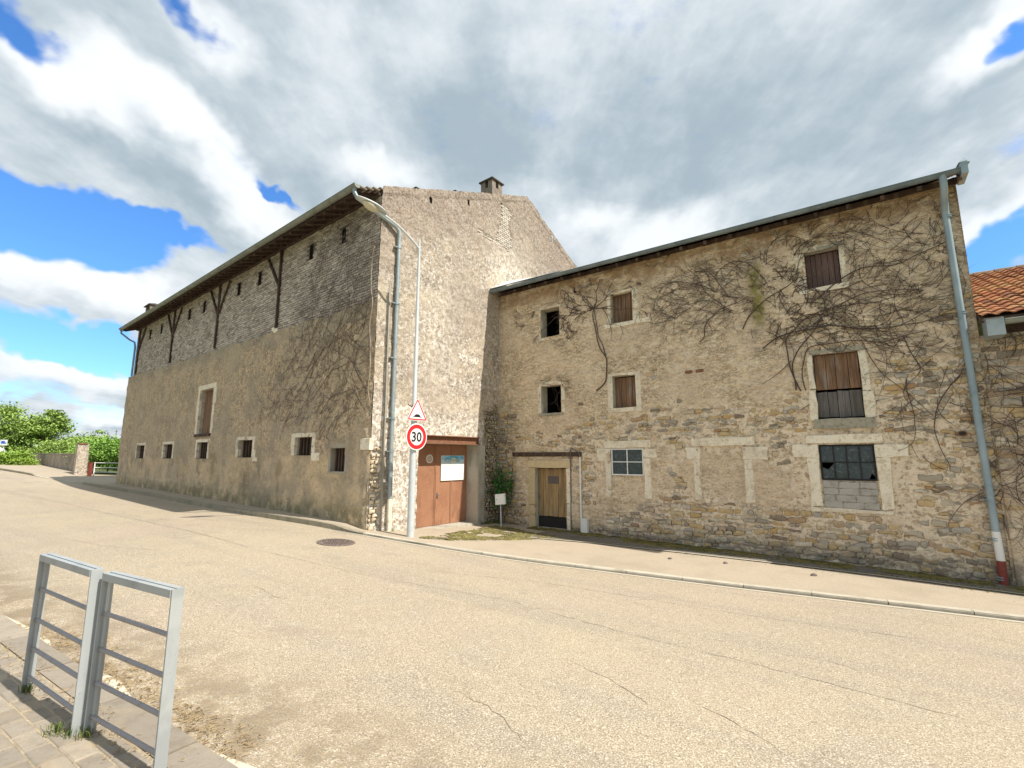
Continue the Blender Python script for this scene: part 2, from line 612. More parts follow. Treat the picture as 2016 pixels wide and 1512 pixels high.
# ------------------------------------------------------------------ materials
STONE_TONES = [(.20, .145, .095), (.34, .29, .22), (.45, .40, .32), (.58, .44, .24), (.50, .335, .145), (.60, .46, .26), (.40, .37, .32), (.72, .62, .46), (.40, .235, .11), (.54, .47, .37)]
m_road = mlay('road_chippings', (.375, .305, .215), [
    (26, (.20, .16, .12), .52, .66, .42, {'det': 3.0, 'off': 12.0}), (22, (.56, .49, .38), .54, .68, .40, {'det': 3.0, 'off': 22.0}),
    (0.25, (.45, .375, .25), .35, .65, .6), (.35, (.42, .325, .25), .48, .66, .6, {'off': 4.0}), (1.3, (.34, .29, .23), .45, .7, .40), (.5, (.30, .25, .195), .48, .66, .55, {'st': (.22, 2.4, 1), 'rot': .585}), (.9, (.27, .22, .17), .56, .70, .5, {'off': 31.0}),
    (95, (.13, .105, .085), .50, .64, .80, {'det': 2.0}), (60, (.24, .195, .155), .52, .66, .45, {'det': 3.0, 'off': 9.0}), (80, (.66, .58, .46), .50, .66, .85, {'det': 2.0, 'off': 3.1}),
    (3, (.20, .155, .105), .42, .60, .75, {'attr': 'edge'}), (20, (.30, .23, .14), .45, .6, .6, {'attr': 'edge', 'off': 3.0}),
    (7, (.33, .25, .17), .55, .8, .4), (0.5, (.26, .20, .15), .60, .72, .30, {'st': (1, 2.2, 1), 'off': 5.0})],
    [(90, .55, .008, {'det': 3.0}), (3, .2, .02)], rough=.88)
m_road_dark = mlay('old_asphalt', (.17, .155, .14), [
    (60, (.38, .35, .31), .55, .75, .6, {'det': 2.0}), (2.0, (.10, .09, .075), .45, .7, .5), (.8, (.16, .13, .05), .5, .7, .5)],
    [(60, .5, .01)], rough=.9)
m_pave = mlay('pavement_asphalt', (.42, .35, .265), [
    (70, (.20, .16, .13), .52, .7, .6, {'det': 2.0}), (50, (.60, .52, .40), .55, .72, .6, {'det': 2.0, 'off': 3.0}),
    (1.5, (.33, .28, .21), .45, .7, .5), (.6, (.28, .24, .17), .5, .75, .4, {'off': 6.0})], [(55, .5, .01)], rough=.9)
m_kerb_b = mlay('shaded_kerb_concrete', (.33, .295, .22), [(6, (.22, .19, .13), .45, .7, .6), (40, (.45, .41, .33), .55, .75, .5), (2.2, (.17, .17, .09), .5, .75, .6)], [(50, .4, .006)], rough=.9, objrand=.08)  # brown-green high kerb, darkened so the shade on its face is in the colour
m_kerb = mlay('kerb_concrete', (.52, .475, .385), [
    (6, (.33, .29, .23), .45, .7, .5), (60, (.28, .24, .2), .55, .75, .5), (2.2, (.22, .21, .13), .5, .75, .5)],
    [(50, .4, .006)], rough=.9, objrand=.08)
m_earth = mlay('earth_and_grass', (.10, .14, .04), [(.5, (.16, .15, .07), .45, .65, .7), (6, (.05, .08, .02), .45, .65, .6)], [(9, .6, .05)])
m_paver = mlay('worn_paver', (.30, .26, .21), [
    (9, (.24, .20, .155), .42, .66, .6), (45, (.15, .12, .10), .56, .74, .6), (60, (.62, .57, .49), .64, .76, .7, {'off': 2.0}),
    (2.5, (.42, .33, .22), .5, .7, .5)], [(40, .5, .006), (8, .3, .01)], rough=.92, objrand=.14)
m_sand = mlay('joint_sand', (.38, .31, .215), [(12, (.26, .20, .13), .42, .65, .7), (60, (.60, .50, .36), .5, .7, .5), (3, (.22, .19, .11), .5, .7, .5)],
              [(60, .6, .01), (10, .5, .02)])
m_wallB = mlay('roughcast_brown', (.70, .53, .345), [
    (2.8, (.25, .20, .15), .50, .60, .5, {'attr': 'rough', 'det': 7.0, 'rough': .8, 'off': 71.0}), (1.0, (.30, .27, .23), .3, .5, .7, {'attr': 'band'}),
    (5.5, (.24, .175, .115), .50, .60, .62, {'attr': 'rough', 'det': 6.0, 'rough': .78, 'off': 51.0}), (4.0, (.78, .62, .43), .52, .62, .55, {'attr': 'rough', 'det': 6.0, 'rough': .78, 'off': 61.0}),
    (9, (.20, .15, .10), .53, .63, .62, {'attr': 'rough', 'det': 5.0, 'rough': .75, 'off': 41.0}),
    (6, (.16, .12, .085), .40, .55, .7, {'ridge': .022, 'attr': 'rough', 'rough': .7}), (2.5, (.20, .155, .11), .5, .6, .75, {'ridge': .006, 'off': 31.0}),
    (17, (.17, .13, .09), .47, .60, .75, {'attr': 'rough', 'det': 4.0, 'rough': .7}), (11, (.62, .53, .40), .54, .66, .7, {'attr': 'rough', 'rough': .7, 'off': 2.5}), (4.5, (.25, .20, .14), .50, .66, .5, {'attr': 'rough', 'off': 1.3}),
    (.8, (.54, .44, .30), .42, .62, .5), (.35, (.42, .35, .26), .45, .65, .45, {'off': 2.0}),
    (5.0, (.52, .43, .30), .60, .70, .6, {'attr': 'rough', 'off': 5.0}),
    (1.1, (.55, .43, .25), .40, .65, .7, {'attr': 'rough', 'inv': 1}), (.6, (.34, .29, .23), .48, .62, .6, {'attr': 'rough', 'inv': 1, 'off': 12.0}), (1.6, (.20, .17, .12), .52, .72, .6, {'z': (2.0, 1.0), 'off': 7.0, 'st': (1, 1, .5)}),
    (3.0, (.17, .17, .085), .30, .62, .8, {'z': (.95, .35), 'zn': .9, 'za': .45}), (.9, (.24, .19, .11), .52, .66, .6, {'z': (2.3, 1.6), 'off': 17.0}), (1.3, (.30, .26, .20), .50, .62, .45, {'off': 21.0}), (1.6, (.66, .52, .34), .56, .62, .6, {'attr': 'rough', 'inv': 1, 'off': 27.0, 'det': 7.0, 'rough': .7}), (3.5, (.15, .12, .09), .40, .52, .7, {'ridge': .014, 'attr': 'rough', 'inv': 1, 'off': 29.0}), (18, (.24, .21, .16), .5, .7, .45)],
    [(26, .9, .03, {'det': 3.0}), (6, .4, .05)], rough=.95)
m_gable = mlay('gable_render', (.50, .435, .355), [
    (5, (.19, .15, .12), .50, .58, .70, {'det': 7.0, 'rough': .8, 'off': 24.0}),
    (6, (.15, .11, .08), .38, .52, .8, {'ridge': .03, 'rough': .72}),
    (11, (.19, .145, .11), .50, .57, .82, {'det': 6.0, 'rough': .75}), (11, (.80, .755, .68), .52, .59, .75, {'det': 6.0, 'rough': .75, 'off': 4.0}), (3.0, (.33, .26, .19), .50, .64, .5, {'off': 14.0, 'rough': .7}),
    (1.4, (.54, .45, .33), .4, .62, .5, {'off': 1.0}), (.45, (.33, .275, .225), .42, .64, .45, {'off': 3.0}),
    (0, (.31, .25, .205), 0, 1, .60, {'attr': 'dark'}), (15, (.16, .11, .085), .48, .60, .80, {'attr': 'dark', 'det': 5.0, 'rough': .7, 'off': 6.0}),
    (8, (.84, .80, .73), .47, .55, .80, {'attr': 'lime', 'det': 7.0, 'rough': .75}),
    (14, (.27, .24, .20), .3, .5, .92, {'attr': 'cement'})],
    [(22, .9, .03, {'det': 4.0}), (5, .35, .05)], rough=.95)
m_wallR = mlay('house_render', (.76, .61, .42), [
    (2.6, (.16, .115, .07), .36, .50, .85, {'ridge': .035, 'st': (1, 1, 2.4), 'rough': .75, 'off': 33.0}), (6.5, (.24, .175, .11), .53, .62, .60, {'st': (1, 1, 2.4), 'det': 6.0, 'rough': .78, 'off': 37.0}), (2.4, (.84, .73, .56), .52, .62, .6, {'det': 7.0, 'rough': .78, 'off': 43.0}),
    (5, (.17, .125, .08), .40, .55, .85, {'ridge': .045, 'st': (1, 1, 2.4), 'rough': .72}), (10, (.28, .215, .14), .42, .56, .7, {'ridge': .03, 'st': (1, 1, 2.2), 'rough': .7, 'off': 15.0}),
    (1.2, (.74, .59, .43), .42, .62, .6), (7, (.36, .27, .17), .50, .62, .62, {'st': (1, 1, 2.2), 'det': 6.0, 'rough': .75}), (4, (.82, .70, .52), .52, .62, .7, {'st': (1, 1, 2.0), 'det': 6.0, 'rough': .75, 'off': 5.0}), (.5, (.54, .43, .31), .45, .65, .4, {'off': 2.0}),
    (17, (.25, .185, .12), .54, .66, .65, {'st': (1, 1, 2.2), 'rough': .7}), (30, (.74, .64, .49), .55, .70, .45, {'off': 6.0}),
    (8, (.80, .68, .52), .38, .56, .75, {'attr': 'expo'}), (13, (.25, .19, .13), .52, .64, .7, {'attr': 'expo', 'off': 7.0}), (2.5, (.64, .50, .38), .5, .7, .5, {'z': (1.9, 1.2), 'off': 8.0}),
    (7, (.82, .79, .72), .42, .56, .85, {'attr': 'salt'}), (4, (.17, .14, .105), .35, .65, .75, {'attr': 'grime'}), (6, (.23, .205, .05), .25, .55, .85, {'attr': 'moss'}),
    (3.5, (.35, .22, .12), .34, .58, .85, {'z': (6.5, 7.1), 'za': .6}),
    (5, (.16, .14, .11), .3, .6, .7, {'z': (.05, -.35), 'za': .4})],
    [(20, .7, .02, {'st': (1, 1, 1.8)}), (70, .5, .006)], rough=.95)
m_stone = mlay('rubble_stone', (.4, .33, .24), [
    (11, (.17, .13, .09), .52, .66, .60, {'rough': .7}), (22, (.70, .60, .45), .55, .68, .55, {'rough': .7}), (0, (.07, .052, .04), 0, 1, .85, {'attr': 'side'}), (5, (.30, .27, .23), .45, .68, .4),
    (4, (.17, .155, .13), .3, .6, .75, {'z': (.05, -.30), 'za': .5})],
    [(25, .7, .012), (80, .4, .004)], rough=.93, tone=STONE_TONES)
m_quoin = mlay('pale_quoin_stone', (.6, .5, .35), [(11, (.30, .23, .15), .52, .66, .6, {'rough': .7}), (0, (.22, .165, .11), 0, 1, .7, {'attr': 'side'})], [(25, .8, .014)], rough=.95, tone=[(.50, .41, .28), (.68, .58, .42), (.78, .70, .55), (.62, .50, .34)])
m_stone_c = mlay('corner_rubble', (.3, .25, .17), [
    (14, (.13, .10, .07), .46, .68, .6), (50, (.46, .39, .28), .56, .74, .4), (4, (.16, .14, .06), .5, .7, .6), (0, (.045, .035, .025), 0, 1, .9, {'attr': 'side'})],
    [(25, .8, .014)], rough=.95, tone=[(.22, .17, .12), (.42, .33, .20), (.54, .44, .27), (.34, .28, .20), (.48, .41, .31)])
m_lime = mlay('limestone', (.80, .73, .58), [
    (7, (.50, .40, .27), .50, .64, .65, {'rough': .7}), (4, (.60, .51, .39), .45, .65, .6), (20, (.33, .26, .18), .56, .68, .6), (2, (.84, .79, .68), .5, .7, .5)],
    [(30, .5, .008), (8, .4, .015)], rough=.9, objrand=.06)
m_lime_y = mlay('yellow_limestone', (.58, .46, .27), [(10, (.66, .56, .37), .45, .65, .7), (30, (.38, .28, .16), .55, .72, .6)],
                [(30, .5, .008)], rough=.9, objrand=.08)
m_lime_d = mlay('weathered_sill', (.36, .33, .26), [(6, (.52, .47, .38), .5, .7, .7), (12, (.16, .16, .12), .45, .65, .6)], [(20, .6, .012)])
m_cem = mlay('cement', (.37, .335, .27), [(6, (.28, .25, .20), .45, .65, .5), (40, (.46, .42, .36), .5, .7, .4)], [(30, .5, .006)])
m_conc = mlay('gate_concrete', (.45, .42, .35), [(3, (.27, .24, .18), .45, .62, .7, {'st': (1, 1, .3)}), (30, (.30, .27, .22), .55, .75, .4), (8, (.52, .49, .42), .5, .7, .4)], [(30, .4, .005)])
m_reveal = mlay('reveal_plaster', (.50, .45, .36), [(6, (.30, .25, .19), .45, .68, .6)], [(20, .4, .01)])
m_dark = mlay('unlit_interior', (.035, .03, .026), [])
m_brick = mlay('grey_brick', (.3, .27, .22), [(30, (.20, .17, .13), .5, .7, .5), (12, (.50, .46, .38), .54, .72, .5), (2, (.26, .23, .20), .45, .65, .4)],
               [(40, .5, .006)], rough=.94, tone=[(.30, .25, .215), (.43, .375, .33), (.53, .47, .42), (.64, .58, .52), (.48, .41, .36)])
m_mort = mlay('brick_mortar', (.17, .145, .12), [(20, (.10, .085, .07), .45, .65, .6)], [(30, .5, .01)])
m_brickw = mlay('pale_brick', (.58, .52, .44), [(12, (.44, .38, .31), .5, .7, .6)], [(30, .4, .006)], tone=[(.46, .40, .34), (.58, .53, .46), (.66, .61, .53)])
m_timber = mlay('old_timber', (.065, .042, .032), [(8, (.17, .12, .085), .45, .7, .6, {'st': (1, 1, .2)})], [(30, .5, .006, {'st': (1, 1, .15)})], objrand=.15)
m_zinc = mlay('zinc', (.34, .40, .42), [(5, (.25, .30, .32), .42, .66, .7), (1.5, (.42, .47, .48), .45, .65, .6), (20, (.20, .23, .24), .6, .75, .5)],
              [(40, .08, .002)], rough=.5, metal=.35, spec=.4, rlay=(8, .38, .62))
m_zinc_g = mlay('blue_grey_gutter', (.17, .215, .24), [(5, (.12, .15, .165), .42, .66, .7), (1.5, (.26, .31, .335), .45, .65, .6)], [(40, .1, .003)], rough=.5, metal=.2)
m_zinc_d = mlay('old_zinc_gutter', (.25, .27, .235), [(5, (.16, .17, .14), .42, .66, .7), (1.5, (.33, .35, .31), .45, .65, .6)],
                [(40, .1, .003)], rough=.6, metal=.25)
m_zinc_p = mlay('blue_zinc_pipe', (.28, .36, .40), [(6, (.20, .26, .29), .42, .66, .7), (1.5, (.38, .47, .51), .45, .65, .6), (25, (.24, .19, .15), .66, .76, .7)],
                [(40, .08, .002)], rough=.5, metal=.15)
m_galv = mlay('galvanised_pole', (.56, .59, .60), [(9, (.48, .52, .53), .42, .66, .6), (30, (.40, .42, .42), .62, .76, .4)], rough=.5, metal=.1)
m_white = mlay('white_paint', (.80, .80, .77), [(12, (.62, .60, .54), .55, .72, .5)], rough=.5)
m_redp = mlay('red_brown_paint', (.24, .055, .04), [(12, (.13, .045, .03), .45, .7, .6)], rough=.6)
m_gate = mlay('rust_red_gate_paint', (.355, .18, .105), [
    (1.5, (.28, .13, .075), .42, .62, .7), (20, (.45, .26, .16), .54, .70, .5), (5, (.19, .09, .055), .50, .68, .6, {'z': (.9, .4), 'st': (1, 1, .4)}),
    (40, (.22, .10, .06), .62, .74, .5)], [(30, .15, .003)], rough=.55, objrand=.06)
m_rust = mlay('rusty_steel', (.23, .11, .065), [(10, (.33, .17, .10), .45, .68, .7), (40, (.10, .06, .045), .55, .72, .6)], [(30, .3, .004)], rough=.75, metal=.2)
m_wood_g = mlay('golden_weathered_wood', (.42, .28, .125), [
    (3, (.20, .14, .09), .50, .62, .8, {'st': (3, 3, .3), 'off': 8.0}),
    (7, (.25, .18, .10), .40, .62, .75, {'st': (3, 3, .22)}), (16, (.50, .37, .19), .52, .70, .6, {'st': (3, 3, .15)}),
    (4, (.27, .24, .20), .45, .68, .6, {'z': (.7, .1), 'st': (2, 2, .4)})], [(25, .6, .006, {'st': (3, 3, .12)})], rough=.85, objrand=.14)
m_wood_b = mlay('brown_weathered_wood', (.26, .15, .085), [
    (5, (.30, .26, .22), .52, .64, .7, {'st': (2, 2, .25), 'off': 3.0}), (7, (.12, .07, .045), .40, .62, .7, {'st': (3, 3, .22)}), (16, (.38, .27, .18), .56, .72, .6, {'st': (3, 3, .15)})],
    [(25, .6, .006, {'st': (3, 3, .12)})], rough=.85, objrand=.16)
m_wood_gr = mlay('grey_weathered_wood', (.15, .14, .13), [
    (7, (.08, .07, .065), .40, .62, .7, {'st': (3, 3, .22)}), (16, (.33, .31, .29), .55, .72, .6, {'st': (3, 3, .15)})],
    [(25, .6, .006, {'st': (3, 3, .12)})], rough=.9, objrand=.16)
m_wood_p = mlay('purple_brown_wood', (.13, .085, .075), [(16, (.27, .20, .17), .54, .72, .6, {'st': (3, 3, .15)})], [(25, .6, .006, {'st': (3, 3, .12)})], objrand=.2)
m_black = mlay('black_paint', (.018, .018, .019), [(12, (.06, .055, .05), .6, .75, .5)], rough=.6)
m_tile = mlay('orange_clay_tile', (.36, .14, .06), [
    (8, (.25, .085, .04), .45, .66, .6), (3, (.42, .24, .11), .48, .68, .5), (18, (.11, .06, .04), .52, .66, .7), (2.5, (.26, .23, .10), .58, .70, .6)],
    [(30, .4, .006)], rough=.9, tone=[(.16, .06, .035), (.30, .11, .05), (.40, .17, .075), (.44, .23, .10), (.26, .13, .07)])
m_tile_g = mlay('grey_weathered_tile', (.24, .20, .16), [(8, (.14, .12, .10), .45, .66, .6), (3, (.36, .30, .24), .48, .68, .5), (12, (.30, .30, .18), .6, .74, .6)],
                [(30, .4, .006)], rough=.9)
m_vine_b = mlay('dusty_vine_bark', (.145, .11, .088), [(20, (.24, .19, .155), .5, .7, .6)], [(60, .4, .004)], rough=.95)
m_vine = mlay('dry_vine_bark', (.085, .058, .05), [(20, (.17, .125, .11), .5, .7, .6)], [(60, .4, .004)], rough=.95)
m_vine_l = mlay('pale_dry_stem', (.40, .34, .27), [(20, (.26, .21, .16), .5, .7, .6)], rough=.95)
m_leaf_d = mlay('dark_green_leaf', (.045, .17, .035), [(6, (.09, .26, .05), .45, .65, .7)], rough=.42, spec=.5, objrand=.35)
m_leaf_t = mlay('tree_leaf', (.24, .36, .075), [(1.3, (.36, .47, .11), .42, .62, .8), (5, (.11, .19, .04), .5, .7, .5)], rough=.6)
m_leaf_h = mlay('hedge_leaf', (.17, .32, .05), [(1.3, (.26, .42, .07), .42, .62, .8), (5, (.05, .12, .02), .5, .7, .7)], rough=.6)
m_leaf_y = mlay('bright_bush_leaf', (.22, .36, .045), [(1.6, (.30, .42, .06), .42, .62, .8), (6, (.11, .21, .03), .5, .7, .6)], rough=.6)
m_bark = mlay('bark', (.16, .12, .09), [(8, (.08, .06, .045), .45, .65, .6)], [(20, .6, .02)])
m_moss = mlay('moss_clump', (.17, .145, .04), [(2.5, (.07, .065, .02), .42, .58, .8), (9, (.26, .205, .06), .52, .66, .8), (25, (.05, .045, .018), .5, .64, .7)], [(60, .8, .01)], rough=1.0)
m_moss_y = mlay('yellow_moss', (.17, .15, .05), [(2.5, (.09, .08, .03), .42, .58, .8), (9, (.33, .27, .09), .52, .66, .8), (25, (.06, .055, .02), .5, .64, .7), (4, (.24, .19, .12), .54, .66, .6, {'off': 5.0})], [(60, .8, .01)], rough=1.0)
m_grass = mlay('grass_blade', (.10, .14, .035), [(9, (.24, .22, .08), .45, .65, .7)], rough=.6)
m_straw = mlay('dry_straw', (.40, .31, .19), [(9, (.20, .14, .08), .45, .65, .7)], rough=.9)
m_iron = mlay('cast_iron', (.17, .135, .12), [(30, (.36, .29, .25), .48, .66, .8)], [(60, .4, .004)], rough=.7, metal=.3)
m_lampglass = mlay('frosted_lamp_glass', (.62, .57, .43), [], rough=.35)
m_rail = mlay('grey_painted_steel', (.40, .425, .43), [(5, (.30, .32, .325), .46, .66, .6, {'st': (1, 1, .3)}), (60, (.22, .19, .16), .64, .74, .7), (2.5, (.46, .48, .47), .5, .66, .6)], rough=.5, metal=.15)
m_rung = mlay('galvanised_rung', (.33, .31, .31), [(20, (.22, .20, .20), .5, .7, .5)], rough=.5, metal=.3)
m_infill = mlay('grey_infill', (.44, .415, .37), [(5, (.28, .26, .23), .45, .65, .6), (20, (.48, .44, .38), .55, .72, .5, {'st': (1, 1, 2.5)})], [(14, .8, .03, {'st': (1, 1, 2.5)})])
m_glass = bpy.data.materials.new('dusty_glass'); m_glass.use_nodes = True
_t = m_glass.node_tree; _b = _t.nodes['Principled BSDF']
_b.inputs['Base Color'].default_value = (.05, .07, .08, 1); _b.inputs['Roughness'].default_value = .12
_b.inputs['Specular IOR Level'].default_value = .35
_co = nd(_t, 'ShaderNodeNewGeometry', out=0)
_f = sstep(_t, noise(_t, _co, 5, 6, .7, dist=2.5), .50, .72, .6)
_t.links.new(mixc(_t, _f, (.050, .066, .072), (.22, .25, .26)), _b.inputs['Base Color'])
_t.links.new(sstep(_t, noise(_t, _co, 7, 5), .3, .7, .4), _b.inputs['Roughness'])
_t.links.new(nd(_t, 'ShaderNodeBump', {'Strength': .15, 'Distance': .02, 'Height': noise(_t, _co, 3, 2)}), _b.inputs['Normal'])


def flat(name, col, rough=.5):
    return mlay(name, col, [], rough=rough)


# ------------------------------------------------------------------ ground, road, pavements
gx = np.concatenate([-np.geomspace(700, 62, 16), np.linspace(-60, 24, 90), np.geomspace(26, 700, 16)])
gy = np.concatenate([-np.geomspace(500, 17, 12), np.linspace(-15, 62, 84), np.geomspace(66, 900, 16)])
Xg, Yg = np.meshgrid(gx, gy, indexing='ij')
Zg = GZ(Xg, Yg) - .06
idx = np.arange(len(gx) * len(gy)).reshape(len(gx), len(gy))
Fg = np.stack([idx[:-1, :-1], idx[1:, :-1], idx[1:, 1:], idx[:-1, 1:]], -1).reshape(-1, 4)
link('ground', nmesh('ground', np.stack([Xg, Yg, Zg], -1).reshape(-1, 3), Fg, True), m_earth, None, (0, 0, 0), 'structure')

KERB = [(-52, 45.5, .12), (-36.73, 34.61, .12), (-31.2, 30.9, .12), (-29.6, 29.8, .11), (-28.8, 29.2, .02), (-26.46, 27.76, .02), (-24.64, 26.75, .02),
        (-22.9, 25.85, .11), (-20.49, 24.22, .12), (-16.22, 21.0, .12), (-12.93, 18.42, .12), (-10.05, 16.16, .12), (-8.57, 15.02, .12), (-6.76, 13.66, .12),
        (-5.16, 12.5, .12), (-4.39, 11.97, .115), (-3.8, 11.65, .04), (-3.14, 11.38, .04), (-2.2, 11.04, .04), (-1.32, 10.77, .04), (-.49, 10.5, .045),
        (.34, 10.22, .05), (1.33, 9.84, .05), (1.89, 9.61, .05), (3.9, 8.67, .05), (5.65, 7.83, .05), (7.22, 7.08, .05), (10, 5.75, .05), (15, 3.3, .05), (22, -.3, .05)]
WP = [FB.pt(60, 0, -.4), FB.pt(42.4, 0, -.4), FB.pt(35, 0, -.4), FB.pt(33, 0, -.4), FB.pt(31.8, 0, -.4), FB.pt(29.3, 0, -3), FB.pt(26, 0, -3),
      FB.pt(23.3, 0, -.15), FB.pt(20.6, 0, -.1), FB.pt(15.5, 0, -.1), FB.pt(11.4, 0, -.1), FB.pt(7.7, 0, -.1), FB.pt(5.8, 0, -.1), FB.pt(3.6, 0, -.1),
      FB.pt(1.6, 0, -.1), FB.pt(.7, 0, -.1), FB.pt(-.02, 0, -.15), FG.pt(.7, 0, -.1), FG.pt(1.5, 0, -.1), FG.pt(2.8, 0, -.1), FG.pt(3.9, 0, -.1),
      FR.pt(-.05, 0, -.15), FR.pt(2.5, 0, -.1), FR.pt(3.6, 0, -.1), FR.pt(6.8, 0, -.1), FR.pt(9.3, 0, -.1), FR.pt(11.4, 0, -.1), FR.pt(14.9, 0, -.1),
      FR.pt(20.5, 0, -.1), FR.pt(28, 0, -.1)]


def resample(P, step):
    P = np.array(P, float)
    d = np.r_[0, np.cumsum(np.hypot(*(np.diff(P[:, :2], axis=0)).T))]
    n = max(2, int(d[-1] / step) + 1)
    t_ = np.linspace(0, d[-1], n)
    return np.stack([np.interp(t_, d, P[:, k]) for k in range(P.shape[1])], -1), t_, d


KW = [(k[0], k[1], k[2], w[0], w[1]) for k, w in zip(KERB, WP)]
KR, kt, kd = resample(KW, .33)
# road: ruled between the far kerb and the near kerb line
NE = Vector((-5.41, 5.35)); ND = Vector((3.62, -2.19)).normalized(); NN = Vector((ND.y, -ND.x))  # NN towards the viewer side
nt0 = np.interp(kt, [0, kt[-1]], [-58, 26])
V = []
nc = 18
for i in range(len(KR)):
    a = np.array(KR[i][:2]); b = np.array(NE) + np.array(ND) * (nt0[i] + 0.0)
    # matching point of the near kerb by projection along the street
    tt = (Vector(a) - NE).dot(ND)
    b = np.array(NE + ND * tt)
    for j in range(nc):
        w = j / (nc - 1)
        V.append((a * (1 - w) + b * w).tolist() + [0])
V = np.array(V); V[:, 2] = GZ(V[:, 0], V[:, 1])
idx = np.arange(len(V)).reshape(len(KR), nc)
Fq = np.stack([idx[:-1, :-1], idx[:-1, 1:], idx[1:, 1:], idx[1:, :-1]], -1).reshape(-1, 4)
link('road', nmesh('road', V, Fq, True, {'edge': np.tile(np.r_[np.zeros(nc - 3), .35, .9, 1.0], len(KR))}), m_road, None, (0, 0, 0), 'structure')
# far pavement
V = []
nc = 10
for k in KR:
    for j in range(nc):
        w = j / (nc - 1)
        x = k[0] * (1 - w) + k[3] * w; y = k[1] * (1 - w) + k[4] * w
        V.append((x, y, k[2]))
V = np.array(V); V[:, 2] += GZ(V[:, 0], V[:, 1])
idx = np.arange(len(V)).reshape(len(KR), nc)
Fq = np.stack([idx[:-1, :-1], idx[1:, :-1], idx[1:, 1:], idx[:-1, 1:]], -1).reshape(-1, 4)
Fq = Fq[:, ::-1]
link('pavement', nmesh('pavement', V, Fq, True), m_pave, None, (0, 0, 0), 'structure')


def pz(x, y):
    """height of the far pavement"""
    i = int(np.argmin((KR[:, 0] - x) ** 2 + (KR[:, 1] - y) ** 2))
    return gz(x, y) + KR[i, 2]


kerb = empty('kerb', (-3.5, 11.6, gz(-3.5, 11.6)), kind='structure')
KS, ks_t, _ = resample(KW, 1.0)
for i in range(len(KS) - 1):
    a = Vector(KS[i][:2]); b = Vector(KS[i + 1][:2])
    d = (b - a).normalized(); inn = Vector((-d.y, d.x))
    if inn.dot(Vector((KS[i][3], KS[i][4])) - a) < 0: inn = -inn
    g = .006
    a2 = a + d * g; b2 = b - d * g
    w = .13
    c = []
    for dz in (0, 1):
        for p, h in ((a2 - inn * .004, KS[i][2]), (b2 - inn * .004, KS[i + 1][2]), (b2 + inn * w, KS[i + 1][2]), (a2 + inn * w, KS[i][2])):
            z = gz(p.x, p.y)
            ins = .0
            if dz: q = p
            else: q = p
            c.append((q.x, q.y, z - .08 if not dz else z + h + .006 + rnd.uniform(-.001, .001)))
    m = MB()
    # chamfered front edge
    f1, f2 = a2 + inn * .018, b2 + inn * .018
    m.raw(c[:4] + [(a2.x - inn.x * .004, a2.y - inn.y * .004, c[4][2] - .018), (b2.x - inn.x * .004, b2.y - inn.y * .004, c[5][2] - .018),
                   (f2.x, f2.y, c[5][2]), (f1.x, f1.y, c[4][2]), c[6], c[7]],
          [(0, 1, 5, 4), (4, 5, 6, 7), (7, 6, 8, 9), (0, 4, 7, 9, 3), (1, 2, 8, 6, 5), (3, 9, 8, 2)])
    m.build('kerb_stone', m_kerb_b if KS[i][2] > .08 else m_kerb, kerb)
# pale concrete channel in front of the low kerb and the concrete edging strip on the pavement
m = MB()
i0 = int(np.argmin((KR[:, 0] + 4.6) ** 2 + (KR[:, 1] - 12.1) ** 2))
V, Fq = [], []
for i in range(i0, len(KR) - 1):
    a = Vector(KR[i][:2]); d = (Vector(KR[i + 1][:2]) - a).normalized(); inn = Vector((-d.y, d.x))
    w = .13 * min(1, (i - i0) / 6 + .05)
    for p in (a + inn * .0, a - inn * w):
        V.append((p.x, p.y, gz(p.x, p.y) + .005))
    if i > i0:
        n = len(V)
        Fq.append((n - 4, n - 3, n - 1, n - 2))
m_channel = mlay('channel_concrete', (.49, .44, .35), [(8, (.44, .38, .29), .48, .7, .5), (50, (.40, .35, .28), .55, .72, .4)], [(40, .3, .004)])
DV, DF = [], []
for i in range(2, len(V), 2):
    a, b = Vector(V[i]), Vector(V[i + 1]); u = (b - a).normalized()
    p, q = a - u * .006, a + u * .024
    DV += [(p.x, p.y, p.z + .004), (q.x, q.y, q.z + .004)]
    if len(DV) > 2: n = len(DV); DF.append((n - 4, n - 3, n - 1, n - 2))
link('kerb_shade_strip', nmesh('kerb_shade_strip', DV, DF), flat('painted_kerb_shade', (.11, .09, .065), .95), None, (0, 0, 0), 'structure')  # dark strip added along the kerb foot, painting the shade of its face
link('gutter_channel', nmesh('gutter_channel', V, Fq), m_channel, None, (0, 0, 0), 'structure')

EDG = [FR.pt(2.2, 0, 1.9), FR.pt(3.0, 0, 1.62), FR.pt(3.8, 0, 1.33), FR.pt(6.1, 0, .97), FR.pt(7.78, 0, .84), FR.pt(9.99, 0, .76), FR.pt(11.66, 0, .8), FR.pt(16, 0, .85), FR.pt(24, 0, .9)]
ER, _, _ = resample([e[:2] for e in EDG], .3)
V, Fq, V2, F2 = [], [], [], []
for i, e in enumerate(ER):
    a = Vector(e); d = (Vector(ER[min(i + 1, len(ER) - 1)]) - Vector(ER[max(0, i - 1)])).normalized(); inn = Vector((-d.y, d.x))
    if inn.dot(J0 - a) < 0 and i < 3: inn = -inn
    for p in (a, a - inn * .07):
        V.append((p.x, p.y, gz(p.x, p.y) + .05 + .020))
    s_ = (a - J0).dot(RD)
    for j in range(5):
        q = Vector(FR.pt(s_, 0, -.08)[:2]); p = a * (1 - j / 4) + q * (j / 4)
        V2.append((p.x, p.y, gz(p.x, p.y) + .05 + .014))
    if i:
        n = len(V); Fq.append((n - 4, n - 3, n - 1, n - 2))
        n = len(V2)
        for j in range(4): F2.append((n - 10 + j, n - 5 + j, n - 4 + j, n - 9 + j))
